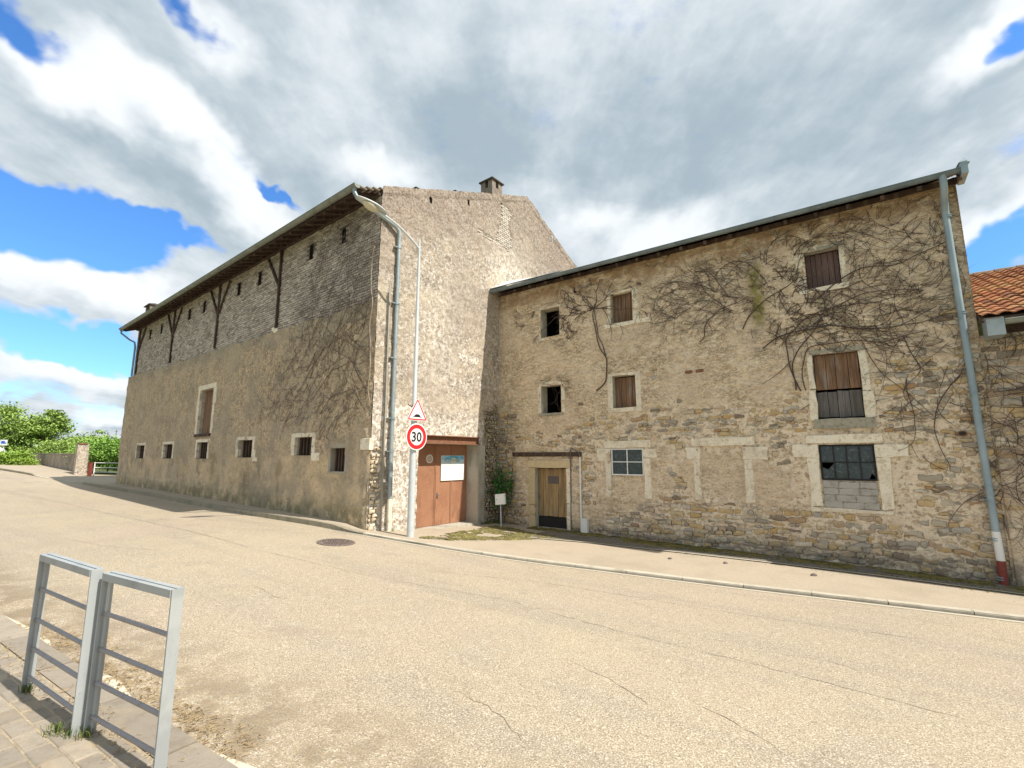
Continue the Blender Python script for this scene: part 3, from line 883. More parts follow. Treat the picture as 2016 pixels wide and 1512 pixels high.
link('edging_strip', nmesh('edging_strip', V, Fq), m_channel, None, (0, 0, 0), 'structure')
link('verge', nmesh('verge', V2, F2, True), m_road_dark, None, (0, 0, 0), 'structure')

# near pavement with kerb and pavers
nk = empty('near_kerb', (*(NE + ND * 2), gz(-3.7, 4.3)), kind='structure')


def npt(t_, off, dz=0.0):
    p = NE + ND * t_ + NN * off
    return (p.x, p.y, gz(p.x, p.y) + dz)


for i in range(-16, 12):
    t0_, t1_ = i * 1.0 + .07 + .008, i * 1.0 + 1.07 - .008
    m = MB(); h = .1 + rnd.uniform(-.003, .003)
    m.raw([npt(t0_, 0, -.05), npt(t1_, 0, -.05), npt(t1_, .24, -.05), npt(t0_, .24, -.05), npt(t0_, 0.004, h - .02), npt(t1_, 0.004, h - .02),
           npt(t1_, .02, h), npt(t0_, .02, h), npt(t1_, .24, h), npt(t0_, .24, h)],
          [(0, 1, 5, 4), (4, 5, 6, 7), (7, 6, 8, 9), (0, 4, 7, 9, 3), (1, 2, 8, 6, 5), (3, 9, 8, 2)])
    m.build('kerb_stone', m_paver, nk)
V, Fq = [], []
ts = np.linspace(-18, 12, 61); os_ = [0, .05, .11]
for t_ in ts:
    w = .09 + .05 * math.sin(t_ * 3.1) + .03 * math.sin(t_ * 7.7)
    for o_ in (0.0, -w): V.append(npt(t_, o_, .006))
for i in range(len(ts) - 1): Fq.append((2 * i, 2 * i + 1, 2 * i + 3, 2 * i + 2))
link('mortar_haunch', nmesh('mortar_haunch', V, Fq), mlay('pale_mortar', (.60, .54, .42), [(9, (.42, .36, .26), .5, .68, .8), (50, (.4, .33, .25), .55, .7, .5)], [(40, .5, .01)]), None, (0, 0, 0), 'structure')
V, Fq = [], []
for i, t_ in enumerate(np.linspace(-18, 12, 61)):
    for j, o_ in enumerate(np.linspace(.242, 8, 24)): V.append(npt(t_, o_, .093))
idx = np.arange(len(V)).reshape(61, 24)
Fq = np.stack([idx[:-1, :-1], idx[:-1, 1:], idx[1:, 1:], idx[1:, :-1]], -1).reshape(-1, 4)
npv = link('near_pavement', nmesh('near_pavement', np.array(V), Fq, True), m_sand, None, (0, 0, 0), 'structure')
cand = []
row = 0
o_ = .262
while o_ < 2.6:
    t_ = -3.2 + (row % 2) * .12 + rnd.uniform(-.01, .01)
    while t_ < 6.2:
        cand.append((t_, o_)); t_ += .235
    o_ += .125; row += 1
cam_p = Vector((0, 0, 1.8)); P_ = math.radians(8.755)


def project(p):
    x, y, z = p[0], p[1], p[2] - 1.8
    f = math.cos(P_) * y + math.sin(P_) * z; u = -math.sin(P_) * y + math.cos(P_) * z
    if f < .1: return (-9999, -9999)
    return (1008 + 935 * x / f, 756 - 935 * u / f)


vis, rest = [], MB()
for c in cand:
    q = project(npt(c[0] + .1, c[1] + .05, .1))
    if -60 < q[0] < 2050 and q[1] < 1600: vis.append(c)
vis_set = set(vis)
vis.sort(key=lambda c: math.hypot(npt(*c)[0], npt(*c)[1]))


def paver_mesh(mb, t_, o_):
    w, h = .229, .120
    dz = .1 + rnd.uniform(-.006, .004)
    j = lambda: rnd.uniform(-.004, .004)
    tl = rnd.uniform(-.003, .003)
    lo = [npt(t_ + a * w + j(), o_ + b * h + j(), .06) for a, b in ((0, 0), (1, 0), (1, 1), (0, 1))]
    e = .008
    mid = [(p[0], p[1], p[2] + .04 + dz - .1 - .008 + .0) for p in lo]
    top = [npt(t_ + (e if a == 0 else w - e), o_ + (e if b == 0 else h - e), dz + tl * (1 if a else -1)) for a, b in ((0, 0), (1, 0), (1, 1), (0, 1))]
    mb.raw(lo + mid + top, [(i, (i + 1) % 4, 4 + (i + 1) % 4, 4 + i) for i in range(4)] + [(4 + i, 4 + (i + 1) % 4, 8 + (i + 1) % 4, 8 + i) for i in range(4)] + [(8, 9, 10, 11)])


for k, c in enumerate(vis):
    if k < 300:
        mb = MB(); paver_mesh(mb, *c); mb.build('paver', m_paver, npv)
    else: paver_mesh(rest, *c)
for c in cand:
    if c not in vis_set: paver_mesh(rest, *c)
rest.build('paving', m_paver, npv, kind='stuff')

# manhole cover in the road
mc = Vector((-3.7, 10.38)); mz = gz(mc.x, mc.y)
mh = empty('manhole_cover', (mc.x, mc.y, mz), 'round cast iron manhole cover set flush in the road near the barn corner', 'manhole cover')


def disc(mb, c, r0, r1, z0, z1, n=40):
    def zz(p): return gz(p[0], p[1])
    ring = []
    for k in range(n):
        a = 2 * math.pi * k / n
        for r_, z_ in ((r0, z1), (r1, z1), (r1, z0)):
            p = (c[0] + math.cos(a) * r_, c[1] + math.sin(a) * r_); ring.append((p[0], p[1], zz(p) + z_))
    f = []
    for k in range(n):
        a = 3 * k; b = 3 * ((k + 1) % n)
        f += [(a, a + 1, b + 1, b), (a + 1, a + 2, b + 2, b + 1)]
    mb.raw(ring, f)


m = MB(); disc(m, mc, .33, .385, -.02, .012); m.build('ring_frame', m_iron, mh)
m = MB(); disc(m, mc, 0.001, .322, -.02, .010)
for i in range(-5, 6):
    for j in range(-5, 6):
        x, y = mc.x + i * .055 + (j % 2) * .027, mc.y + j * .055
        if math.hypot(x - mc.x, y - mc.y) < .29:
            z = gz(x, y); m.wbox(x - .016, x + .016, y - .009, y + .009, z + .01, z + .018)
m.build('lid', m_iron, mh)

# ================================================================== openings and trim
def opening(parent, F, a0, a1, z0, z1, depth, name, mat, interior=True, flush=0.0):
    """reveal of an opening (sides, head and sill of the hole) with the unlit room behind it"""
    m = MB()
    o0, o1 = flush, -depth
    P = F.pt
    m.poly([P(a0, z0, o0), P(a0, z1, o0), P(a0, z1, o1), P(a0, z0, o1)])
    m.poly([P(a1, z0, o0), P(a1, z1, o0), P(a1, z1, o1), P(a1, z0, o1)])
    m.poly([P(a0, z1, o0), P(a1, z1, o0), P(a1, z1, o1), P(a0, z1, o1)])
    m.poly([P(a0, z0, o0), P(a1, z0, o0), P(a1, z0, o1), P(a0, z0, o1)])
    w = m.build(name, mat, parent)
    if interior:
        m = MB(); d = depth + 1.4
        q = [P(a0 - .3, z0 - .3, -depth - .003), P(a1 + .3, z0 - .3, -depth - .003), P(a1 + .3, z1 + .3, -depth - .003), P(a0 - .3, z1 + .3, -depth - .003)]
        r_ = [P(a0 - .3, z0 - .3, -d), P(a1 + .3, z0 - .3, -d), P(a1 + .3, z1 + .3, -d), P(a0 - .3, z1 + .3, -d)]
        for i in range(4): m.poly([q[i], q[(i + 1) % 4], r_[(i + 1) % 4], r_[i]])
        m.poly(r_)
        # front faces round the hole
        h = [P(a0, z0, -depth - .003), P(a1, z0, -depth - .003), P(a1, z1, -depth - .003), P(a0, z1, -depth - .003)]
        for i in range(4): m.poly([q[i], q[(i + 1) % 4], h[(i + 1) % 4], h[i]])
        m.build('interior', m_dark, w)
    return w


def planks(parent, F, a0, a1, z0, z1, off, n, mat, r, ragged=.0, thick=.025, name='plank'):
    w = (a1 - a0) / n
    ws = [w * r.uniform(.85, 1.15) for _ in range(n)]; k = (a1 - a0) / sum(ws)
    a = a0
    for i in range(n):
        ww = ws[i] * k
        o = off + r.uniform(-.005, .005)
        m = MB()
        t0, t1 = r.uniform(-ragged, 0), r.uniform(-ragged, 0)
        g = .005
        m.box([F.pt(a + g, z0 - t0 * .5, o - thick), F.pt(a + ww - g, z0 - t1 * .5, o - thick), F.pt(a + ww - g, z0 - t1 * .5, o), F.pt(a + g, z0 - t0 * .5, o),
               F.pt(a + g, z1 + t0, o - thick), F.pt(a + ww - g, z1 + t1, o - thick), F.pt(a + ww - g, z1 + t1, o), F.pt(a + g, z1 + t0, o)])
        m.build(name, mat, parent)
        a += ww


# ================================================================== THE BARN
BL = 23.1      # length along the street
barn = empty('barn', FB.pt(BL / 2, 0.2, 0), 'tall brown rendered barn with grey brick upper storey and pale gable wall', 'barn')
ZB = lambda s: 5.87 + .0155 * np.asarray(s)


def roofz(g): return 9.08 + .41 * g if g < 6.55 else 11.7655 - .47 * (g - 6.55)


B_WIN = [(18.58, 19.85, 1.74, 2.38), (14.51, 15.73, 1.74, 2.37), (10.51, 11.63, 1.74, 2.38), (6.6, 7.7, 1.79, 2.38), (2.76, 3.75, 1.85, 2.38), (1.04, 1.73, 1.42, 2.04)]
B_DOOR = (10.42, 11.84, 2.71, 4.50)
B_SLOT = [1.77, 3.61, 7.22, 9.0, 12.52, 14.3, 18.2, 20.05]
holes = B_WIN + [B_DOOR]
us = grid_axis(0, BL, .055, [h[0] for h in holes] + [h[1] for h in holes])
vs = grid_axis(-.25, 6.25, .055, [h[2] for h in holes] + [h[3] for h in holes])


def hB(u, v):
    rough = sm(v + .25 * (fbm(u, v, .7, 3, 3) - .5), 1.72, 1.92)
    h = .03 + rough * (.065 * (fbm(u, v, 5, 4, 1, .65) - .5) + .014) + (1 - rough) * .012 * (fbm(u, v, 2.5, 4, 2) - .5)
    h = h + .05 * (fbm(u, v, .35, 2, 8) - .5)
    plinth = sm(.62 + .012 * u + .18 * (fbm(u, v * 0, .9, 3, 5) - .5) - v, -.015, .015)
    h = h + plinth * .022
    # fallen patches of render
    for (a, z, ra, rz) in ((8.0, 1.28, .42, .13), (11.2, 1.15, .5, .07), (13.0, 1.0, .4, .09), (16.0, 1.5, .9, .03), (1.2, 1.0, .12, .06), (2.3, .98, .1, .04)):
        d = ((u - a) / ra) ** 2 + ((v - z) / rz) ** 2 + 1.2 * (fbm(u, v, 5, 3, 9) - .5)
        h = h - .03 * sm(1 - d, 0, .25)
    # arris at the corner crumbles
    c = sm(.10 + .14 * (fbm(u * 0, v, 2.2, 4, 12) - .5) - u, -.02, .05)
    h = h - c * .05
    return h


def aR(u, v): return sm(v + .25 * (fbm(u, v, .7, 3, 3) - .5), 1.72, 1.92)


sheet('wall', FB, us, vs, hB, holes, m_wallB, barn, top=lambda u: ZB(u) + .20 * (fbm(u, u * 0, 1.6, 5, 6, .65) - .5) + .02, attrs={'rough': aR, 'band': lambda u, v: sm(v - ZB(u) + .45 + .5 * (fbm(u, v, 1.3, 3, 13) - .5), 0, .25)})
# far end return of the thicker lower wall, rear and far walls (plain)
m = MB()
m.poly([FB.pt(BL, -.3, .03), FB.pt(BL, 6.25, .03), FB.pt(BL, 6.25, -1), FB.pt(BL, -.3, -1)])
m.poly([FB.pt(0, 5.76, .0), FB.pt(BL, 6.13, .0), FB.pt(BL, 6.13, -.04), FB.pt(0, 5.76, -.04)])
m.build('wall_ledge', m_wallB, barn)
m = MB()
far = [(0, -.3), (13, -.3), (13, roofz(13) - .02), (6.55, roofz(6.55) - .02), (0, roofz(0) - .02)]
m.poly([tuple(FB.o + FB.d * 22.4 + GD * g) + (z,) for g, z in far])
m.poly([tuple(FB.o + FB.d * a + GD * 13) + (z,) for a, z in ((0, -.5), (22.4, -.5), (22.4, roofz(13)), (0, roofz(13)))])
m.build('rear_wall', m_wallB, barn)

# brick upper storey
slots = [(s - .075, s + .075, 7.98, 8.47) for s in B_SLOT]
us = grid_axis(0, 22.4, .12, [h[0] for h in slots] + [h[1] for h in slots])
vs = grid_axis(5.6, 9.08, .12, [7.98, 8.47])
sheet('brick_backing', FB, us, vs, lambda u, v: -.022 + .006 * fbm(u, v, 8, 3, 4), slots, m_mort, barn)
bw, bh = .235, .078
bs = MB(); nbr = 0
row = 0; z = 5.72
r = random.Random(5)
while z < 9.0:
    s = .01 - (row % 2) * bw / 2 + r.uniform(-.02, .02)
    while s < 22.35:
        a0, a1 = max(s, .005), min(s + bw, 22.38)
        s += bw
        if a1 - a0 < .04: continue
        zc = z + bh / 2; ac = (a0 + a1) / 2
        if z < ZB(ac) - .16: continue
        if any(a0 < q[1] and a1 > q[0] and zc > q[2] - .02 and zc < q[3] + .02 for q in slots): continue
        g = .006
        of = r.uniform(-.014, .012); j = [r.uniform(-.008, .008) for _ in range(8)]
        b = [FB.pt(a0 + g + j[0], z + g + j[1], -.03), FB.pt(a1 - g + j[2], z + g + j[3], -.03), FB.pt(a1 - g + j[4], z + bh - g + j[5], -.03), FB.pt(a0 + g + j[6], z + bh - g + j[7], -.03)]
        e = .006
        t_ = [FB.pt(a0 + g + e + j[0], z + g + e + j[1], of), FB.pt(a1 - g - e + j[2], z + g + e + j[3], of), FB.pt(a1 - g - e + j[4], z + bh - g - e + j[5], of), FB.pt(a0 + g + e + j[6], z + bh - g - e + j[7], of)]
        m = bs
        solo = ac < 1.75 and nbr < 300
        if solo: m = MB(); nbr += 1
        m.tone = r.random()
        m.raw(b + t_, [(i, (i + 1) % 4, 4 + (i + 1) % 4, 4 + i) for i in range(4)] + [(4, 5, 6, 7)])
        if solo: m.build('brick', m_brick, barn, tone=True)
    z += bh; row += 1
bs.build('brickwork', m_brick, barn, kind='stuff', tone=True)
for q in slots: opening(barn, FB, *q, .3, 'vent_slot', m_dark, True, flush=.012)

# windows of the street wall
def surround(win, F, a0, a1, z0, z1, wj, hl, hs, mat, r, proud=(-.05, .052), ears=0, jn=2):
    block('lintel', F, a0 - wj - r.uniform(0, .04), a1 + wj + r.uniform(0, .04), z1, z1 + hl, proud[0], proud[1], mat, win, r=r)
    if hs: block('sill', F, a0 - wj * .6, a1 + wj * .6, z0 - hs, z0, proud[0], proud[1] + .01, mat, win, r=r)
    for (p, q) in ((a0 - wj, a0), (a1, a1 + wj)):
        zz_ = z0
        for k in range(jn):
            h = (z1 - z0) / jn
            ex = r.uniform(0, .1) if k % 2 == (0 if p < a0 else 1) else 0
            if p < a0: block('jamb', F, p - ex * (1 if ears else .3), q, zz_, zz_ + h - .003, proud[0], proud[1], mat, win, r=r)
            else: block('jamb', F, p, q + ex * (1 if ears else .3), zz_, zz_ + h - .003, proud[0], proud[1], mat, win, r=r)
            zz_ += h


r = random.Random(21)
for k, (a0, a1, z0, z1) in enumerate(B_WIN):
    w = opening(barn, FB, a0, a1, z0, z1, .17, 'window', m_reveal if k != 5 else m_cem, True, flush=.045)
    if k != 5: surround(w, FB, a0, a1, z0, z1, .13 if k < 3 else .17, .12, 0, m_lime, r, ears=(k > 2), jn=1 if k == 0 else 2)
    else: surround(w, FB, a0, a1, z0, z1, .10, .12, .05, m_cem, r, proud=(-.05, .048), jn=1)
    n = 5
    for i in range(n):
        a = a0 + (a1 - a0) * (i + .6) / n
        m = MB(); m.fbox(FB, a - .03, a + .03, z0, z1, -.15, -.09); m.build('bar', m_timber, w)
block('repair_stone', FB, 2.30, 2.74, 1.70, 1.92, -.05, .06, m_lime, barn)
block('repair_stone', FB, 6.15, 6.5, 1.66, 1.80, -.05, .06, m_lime, barn)
block('repair_stone', FB, -.06, .34, 1.98, 2.27, -.05, .075, m_lime, barn)
a0, a1, z0, z1 = B_DOOR
w = opening(barn, FB, a0, a1, z0, z1, .20, 'loading_door', m_reveal, True, flush=.045)
surround(w, FB, a0, a1, z0, z1, .2, .2, 0, m_lime, r, ears=1, jn=3)
planks(w, FB, a0, a1, z0, z1 - .01, -.16, 8, m_wood_b, r)
m = MB(); m.fbox(FB, a0 - .1, a1 + .1, z0 - .1, z0, -.2, .10); m.build('timber_sill', m_timber, w)

# half timbered struts under the eaves
for s, br in ((5.56, (1,)), (10.81, (1, -1)), (16.25, (1, -1)), (21.85, (-1,))):
    zb = float(ZB(s)) + .1
    m = MB(); m.fbox(FB, s - .045, s + .045, zb, 8.86, -.02, .07); m.build('timber_post', m_timber, barn)
    for q in br:
        m = MB(); m.beam(FB.pt(s + .05 * q, 7.58, .03), FB.pt(s + .98 * q, 8.76, .03), .075, .075); m.build('timber_brace', m_timber, barn)
m = MB(); m.raw(*stone_raw(FB, [(5.4, 5.93), (5.62, 5.90), (5.8, 6.02), (5.82, 6.12), (5.6, 6.12), (5.42, 6.02)], -.03, .06, r)); m.build('corbel_stone', m_lime, barn)
# eaves: wall plate, rafters, soffit boards, roof, gutter
m = MB(); m.fbox(FB, .02, 22.5, 8.84, 9.0, -.05, .09); m.build('wall_plate', m_timber, barn)
for i in range(45):
    s = .28 + i * .5
    if s > 22.6: break
    m = MB(); m.beam(FB.pt(s, roofz(-.0) - .13 - .41 * .64, .64), FB.pt(s, roofz(0) - .13 + .41 * .3, -.3), .08, .11); m.build('rafter', m_timber, barn)


def roof_sheet(name, F, s0, s1, g0, g1, zf, mat, parent, pitch=.21, course=.34, thick=.035, res=6, ridge=None):
    """tiled roof: one surface with a roll per tile column and a step per course; g = distance behind the wall"""
    us = np.arange(s0, s1 + 1e-6, pitch / res)
    gs = []
    g = g0
    while g < g1:
        e = min(g + course, g1)
        gs += [(g, thick), (e - .004, .0)]
        g = e
    P = []
    for (g, l) in gs:
        for u in us:
            ph = (u - s0) / pitch
            h = .028 * (1 - abs(math.sin(math.pi * ph)) ** .8) * -1 + .028
            k = int(ph) * 13 + int(g / course) * 7
            h += l + ((k * 7919) % 13) / 13 * .008
            x, y, _ = F.pt(u, 0, -g)
            P.append((x, y, zf(g) + h))
    V = np.array(P); n = len(us)
    idx = np.arange(len(V)).reshape(len(gs), n)
    Fq = np.stack([idx[:-1, :-1], idx[:-1, 1:], idx[1:, 1:], idx[1:, :-1]], -1).reshape(-1, 4)
    org = V[0].copy()
    return link(name, nmesh(name, V - org, Fq, False), mat, parent, tuple(org))


roof_sheet('roof', FB, .03, 22.75, -.70, 6.55, lambda g: roofz(g) - .07, m_tile_g, barn)
m = MB()   # boarding under the tiles
for (a, b) in ((-.69, 0.0),):
    m.box([FB.pt(.03, roofz(a) - .105, -a), FB.pt(22.7, roofz(a) - .105, -a), FB.pt(22.7, roofz(b) - .105, -b), FB.pt(.03, roofz(b) - .105, -b),
           FB.pt(.03, roofz(a) - .085, -a), FB.pt(22.7, roofz(a) - .085, -a), FB.pt(22.7, roofz(b) - .085, -b), FB.pt(.03, roofz(b) - .085, -b)])
m.build('soffit', m_timber, barn)
m = MB(); o = [tuple(FB.o + FB.d * a + GD * g) + (roofz(g) - .08,) for a, g in ((.2, 6.55), (22.7, 6.55), (22.7, 13.4), (.2, 13.4))]
m.poly(o); m.build('rear_roof', m_tile_g, barn)
for i in range(4):
    g = -.66 + i * .2
    m = MB(); m.fbox(FB, -.05, .17, roofz(g) - .055, roofz(g) - .02, -g - .17, -g + .03); m.build('verge_tile', m_tile_g, barn)


def gutter(parent, F, s0, s1, off, z, rad, mat, seg=1.95, slope=0.0):
    m = MB(); n = 9
    for (a, b) in ((s0, s1),):
        ring = []
        for s in (a, b):
            for (rr) in (rad, rad - .006):
                for k in range(n):
                    an = math.pi + math.pi * k / (n - 1)
                    ring.append(F.pt(s, z + slope * (s - s0) + math.sin(an) * rr, off + math.cos(an) * rr))
        f = []
        for k in range(n - 1):
            f.append((k, k + 1, 2 * n + k + 1, 2 * n + k)); f.append((n + k, n + k + 1, 3 * n + k + 1, 3 * n + k))
        f += [(0, n, 3 * n, 2 * n), (n - 1, 2 * n - 1, 4 * n - 1, 3 * n - 1)]
        f += [tuple(range(n)), tuple(range(2 * n, 3 * n))]
        m.raw(ring, f)
        P = [F.pt(a, z + rad * .02, off + rad), F.pt(b, z + slope * (b - a) + rad * .02, off + rad)]
        m.tube(P, .011, 6)
    g = m.build('gutter', mat, parent, smooth=True)
    s = s0 + seg * .5
    while s < s1:
        m = MB(); ring = []
        for ds in (-.022, .022):
            for k in range(n):
                an = math.pi + math.pi * k / (n - 1)
                ring.append(F.pt(s + ds, z + slope * (s - s0) + math.sin(an) * (rad + .005), off + math.cos(an) * (rad + .005)))
        m.raw(ring, [(k, k + 1, n + k + 1, n + k) for k in range(n - 1)])
        m.tube([F.pt(s, z + slope * (s - s0) + .008, off + rad), F.pt(s, z + slope * (s - s0) + .008, off - rad)], .006, 5)
        m.build('gutter_joint', mat, g, smooth=True)
        s += seg
    return g


gutter(barn, FB, -.03, 22.55, .76, 8.80, .095, m_zinc_d, seg=.52 * 2)
# near downpipe: swan neck from the gutter end round the corner and down the gable
PX = FG.pt(.55, 0, .12)
pts = [FB.pt(.10, 8.76, .76), FB.pt(.09, 8.60, .76), FB.pt(.05, 8.47, .70), FB.pt(-.03, 8.38, .55)]
q = [FG.pt(.42, 8.06, .13), FG.pt(.52, 7.97, .13), FG.pt(.55, 7.85, .12), FG.pt(.55, 7.5, .12)]
m = MB(); m.tube(pts + q, .055, 12); dp = m.build('downpipe', m_zinc, barn, smooth=True)
m = MB(); m.tube([FG.pt(.55, 7.5, .12), FG.pt(.55, 1.95, .12)], .052, 12); m.build('downpipe', m_zinc, barn, smooth=True)
m = MB(); m.tube([FG.pt(.55, 1.95, .12), FG.pt(.56, .75, .12)], .060, 12); m.build('downpipe', m_zinc, barn, smooth=True)
m = MB(); m.tube([FG.pt(.56, .75, .12), FG.pt(.57, gz(PX[0], PX[1]) + .03, .12)], .062, 12); m.build('downpipe', m_lime, barn, smooth=True)
for z in (7.5, 5.9, 4.4, 2.8, 1.95):
    m = MB(); m.tube([FG.pt(.55, z - .03, .12), FG.pt(.55, z + .03, .12)], .066, 12); m.fbox(FG, .42, .50, z - .012, z + .012, .0, .13)
    m.build('collar', m_zinc, barn, smooth=True)
m = MB(); m.fbox(FG, .34, .40, 0, 6.4, .008, .045); m.build('render_fillet', m_cem, barn)
# far downpipe
m = MB(); m.tube([FB.pt(22.45, 8.74, .76), FB.pt(22.45, 8.55, .74), FB.pt(22.42, 8.25, .35), FB.pt(22.40, 8.15, .12), FB.pt(22.40, 7.9, .07), FB.pt(22.40, 6.25, .07)], .05, 8)
m.build('downpipe', m_zinc_p, barn, smooth=True)

# chimneys
m_chim = mlay('sooty_chimney_brick', (.27, .22, .18), [(14, (.14, .11, .09), .45, .65, .7), (8, (.40, .34, .28), .52, .68, .6)], [(30, .6, .01)])
m_capd = mlay('dark_cap', (.09, .075, .06), [(8, (.16, .13, .1), .5, .7, .6)])
def chimney(parent, base_pt, F, a0, a1, o0, o1, z0, z1, cap=.1):
    m = MB()
    m.fbox(F, a0, a1, z0, z1 - .28, o0, o1)
    c = m.build('chimney', m_chim, parent)
    for (p, q) in ((a0, a0 + .2), (a1 - .2, a1)):
        for (u, v) in ((o0, o0 + .2), (o1 - .2, o1)):
            m = MB(); m.fbox(F, p, q, z1 - .277, z1 - .023, u, v); m.build('cap_post', m_chim, c)
    m = MB()
    A = [F.pt(a0 - cap, z1 - .02, o0 - cap), F.pt(a1 + cap, z1 - .02, o0 - cap), F.pt(a1 + cap, z1 - .02, o1 + cap), F.pt(a0 - cap, z1 - .02, o1 + cap)]
    Bq = [(p[0], p[1], p[2] + .04) for p in A]
    top = F.pt((a0 + a1) / 2, z1 + .22, (o0 + o1) / 2)
    m.raw(A + Bq + [top], [(3, 2, 1, 0)] + [(i, (i + 1) % 4, 4 + (i + 1) % 4, 4 + i) for i in range(4)] + [(4 + i, 4 + (i + 1) % 4, 8) for i in range(4)])
    m.build('chimney_cap', m_capd, c)
    m = MB()
    m.fbox(F, a0 + .1, a1 - .1, z1 - .5, z1 - .27, o0 + .1, o1 - .1); m.build('flue', m_dark, c)


chimney(barn, None, FG, 4.58, 5.12, -.56, -.02, 10.6, 11.62, cap=.06)
chimney(barn, None, FB, 21.35, 22.2, -.75, -.15, 9.0, 10.22, cap=.09)

# gable wall with gate opening
GATE = (1.52, 3.92, -.35, 2.18)
gslots = [(1.67, 1.77, 9.36, 9.56), (3.30, 3.40, 10.02, 10.22), (5.0, 5.09, 10.66, 10.86), (8.2, 8.3, 10.55, 10.80)]
holes = [GATE, (1.40, 3.98, 2.18, 2.42)] + gslots
eg = [h[0] for h in holes] + [h[1] for h in holes]
us = grid_axis(0, 13, .045, eg)
vs = grid_axis(-.5, 11.95, .045, [h[2] for h in holes] + [h[3] for h in holes])
PATCH = [(5.06, 10.80), (5.35, 10.86), (5.66, 10.6), (5.45, 10.2), (5.62, 9.8), (5.72, 9.4), (5.44, 9.12), (5.05, 9.25), (4.72, 9.26), (4.35, 9.36), (3.82, 9.36), (3.80, 9.24), (4.5, 9.18), (4.8, 9.3), (4.78, 9.6), (5.0, 10.1)]


def expo_g(u, v):
    low = sm(u, 4.18, 4.34) * sm(3.7 + .8 * (fbm(u, v, 1.5, 3, 31) - .5) - v, -.1, .4)
    q = sm(.24 + .22 * (fbm(u * 0, v, 2.3, 4, 32) - .5) - u, -.03, .03) * sm(2.3 - v, 0, .4)
    return np.clip(low + q, 0, 1)


def hG(u, v):
    h = .030 + .07 * (fbm(u, v, 4.5, 4, 21, .65) - .5) + .03 * (fbm(u, v, .5, 2, 22) - .5)
    e = expo_g(u, v)
    h = h * (1 - e) + e * (-.035 + .02 * (fbm(u, v, 8, 3, 25) - .5))
    wob = .06 * (fbm(u, v, 4, 3, 26) - .5)
    p = inpoly(u + wob, v + wob, PATCH)
    h = np.where(p, -.012, h)
    # long crack under the verge
    top = np.where(u < 6.55, 9.08 + .41 * u, 11.7655 - .47 * (u - 6.55))
    d = np.abs(v - (top - .24 + .05 * (fbm(u, u * 0, 2.2, 4, 27) - .5)))
    h = h - .02 * (1 - sm(d, .0, .03)) * (fbm(u, u * 0, 1.0, 2, 28) > .38)
    h = h + .02 * sm(v - top, -.24, -.2)
    return h


def topG(u):
    return np.where(u < 6.55, 9.10 + .41 * u, 11.7855 - .47 * (u - 6.55)) + .05 * (fbm(u, u * 0, 3.0, 4, 29) - .5) + .01


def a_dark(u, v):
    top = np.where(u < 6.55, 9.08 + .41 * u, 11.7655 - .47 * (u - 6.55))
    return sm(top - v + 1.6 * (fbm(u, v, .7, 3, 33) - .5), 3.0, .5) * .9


def a_lime(u, v):
    a = sm(3.2 + 1.2 * (fbm(u, v, .8, 3, 34) - .5) - v, -.3, .5) * sm(4.3 - u, 0, .2) * .85
    b = .8 * np.exp(-((u - 5.7 + .35 * (v - 8.4)) / 1.0) ** 2 - ((v - 8.3) / .9) ** 2)
    c = (np.abs(u - 3.45) < .45) & (np.abs(v - 4.85 - .0 * u) < .1)
    d = np.exp(-((u - 2.2) / .9) ** 2 - ((v - 5.2) / 1.6) ** 2) * .55
    return np.clip(a + b + c + d, 0, 1)


def a_cem(u, v):
    w = .08 * (fbm(u, v, 3, 3, 35) - .5)
    p = inpoly(u + w, v + w, [(.50, 2.2), (.40, 1.95), (.16, 1.05), (.30, .66), (.50, .60), (.52, 1.4)])
    q = (np.abs(u - .37) < .04) & (v < 6.5)
    pp = inpoly(u + .06 * (fbm(u, v, 4, 3, 26) - .5), v + .06 * (fbm(u, v, 4, 3, 26) - .5), PATCH)
    return np.clip(p * 1.0 + q * .8 + pp * .9, 0, 1)


sheet('gable_wall', FG, us, vs, hG, holes, m_gable, barn, top=topG, attrs={'dark': a_dark, 'lime': a_lime, 'cement': a_cem})
for q in gslots: opening(barn, FG, *q, .25, 'vent_slot', m_mort, True, flush=.0)
# exposed pale bricks where render has fallen off
pb = MB(); r = random.Random(8); z = 9.08; row = 0
while z < 10.95:
    s = 3.7 + (row % 2) * .11
    while s < 5.8:
        if bool(inpoly(np.array([s + .1]), np.array([z + .03]), PATCH)[0]):
            pb.tone = r.random()
            o = r.uniform(.004, .014); g = .0065
            v8 = [FG.pt(a, b, -.02) for a, b in ((s + g, z + g), (s + .22 - g, z + g), (s + .22 - g, z + .075 - g), (s + g, z + .075 - g))]
            v8 += [FG.pt(a, b, o) for a, b in ((s + g * 2, z + g * 2), (s + .22 - 2 * g, z + g * 2), (s + .22 - 2 * g, z + .075 - 2 * g), (s + 2 * g, z + .075 - 2 * g))]
            pb.raw(v8, [(i, (i + 1) % 4, 4 + (i + 1) % 4, 4 + i) for i in range(4)] + [(4, 5, 6, 7)])
        s += .22
    z += .075; row += 1
pb.build('exposed_brickwork', m_brickw, barn, kind='stuff', tone=True)

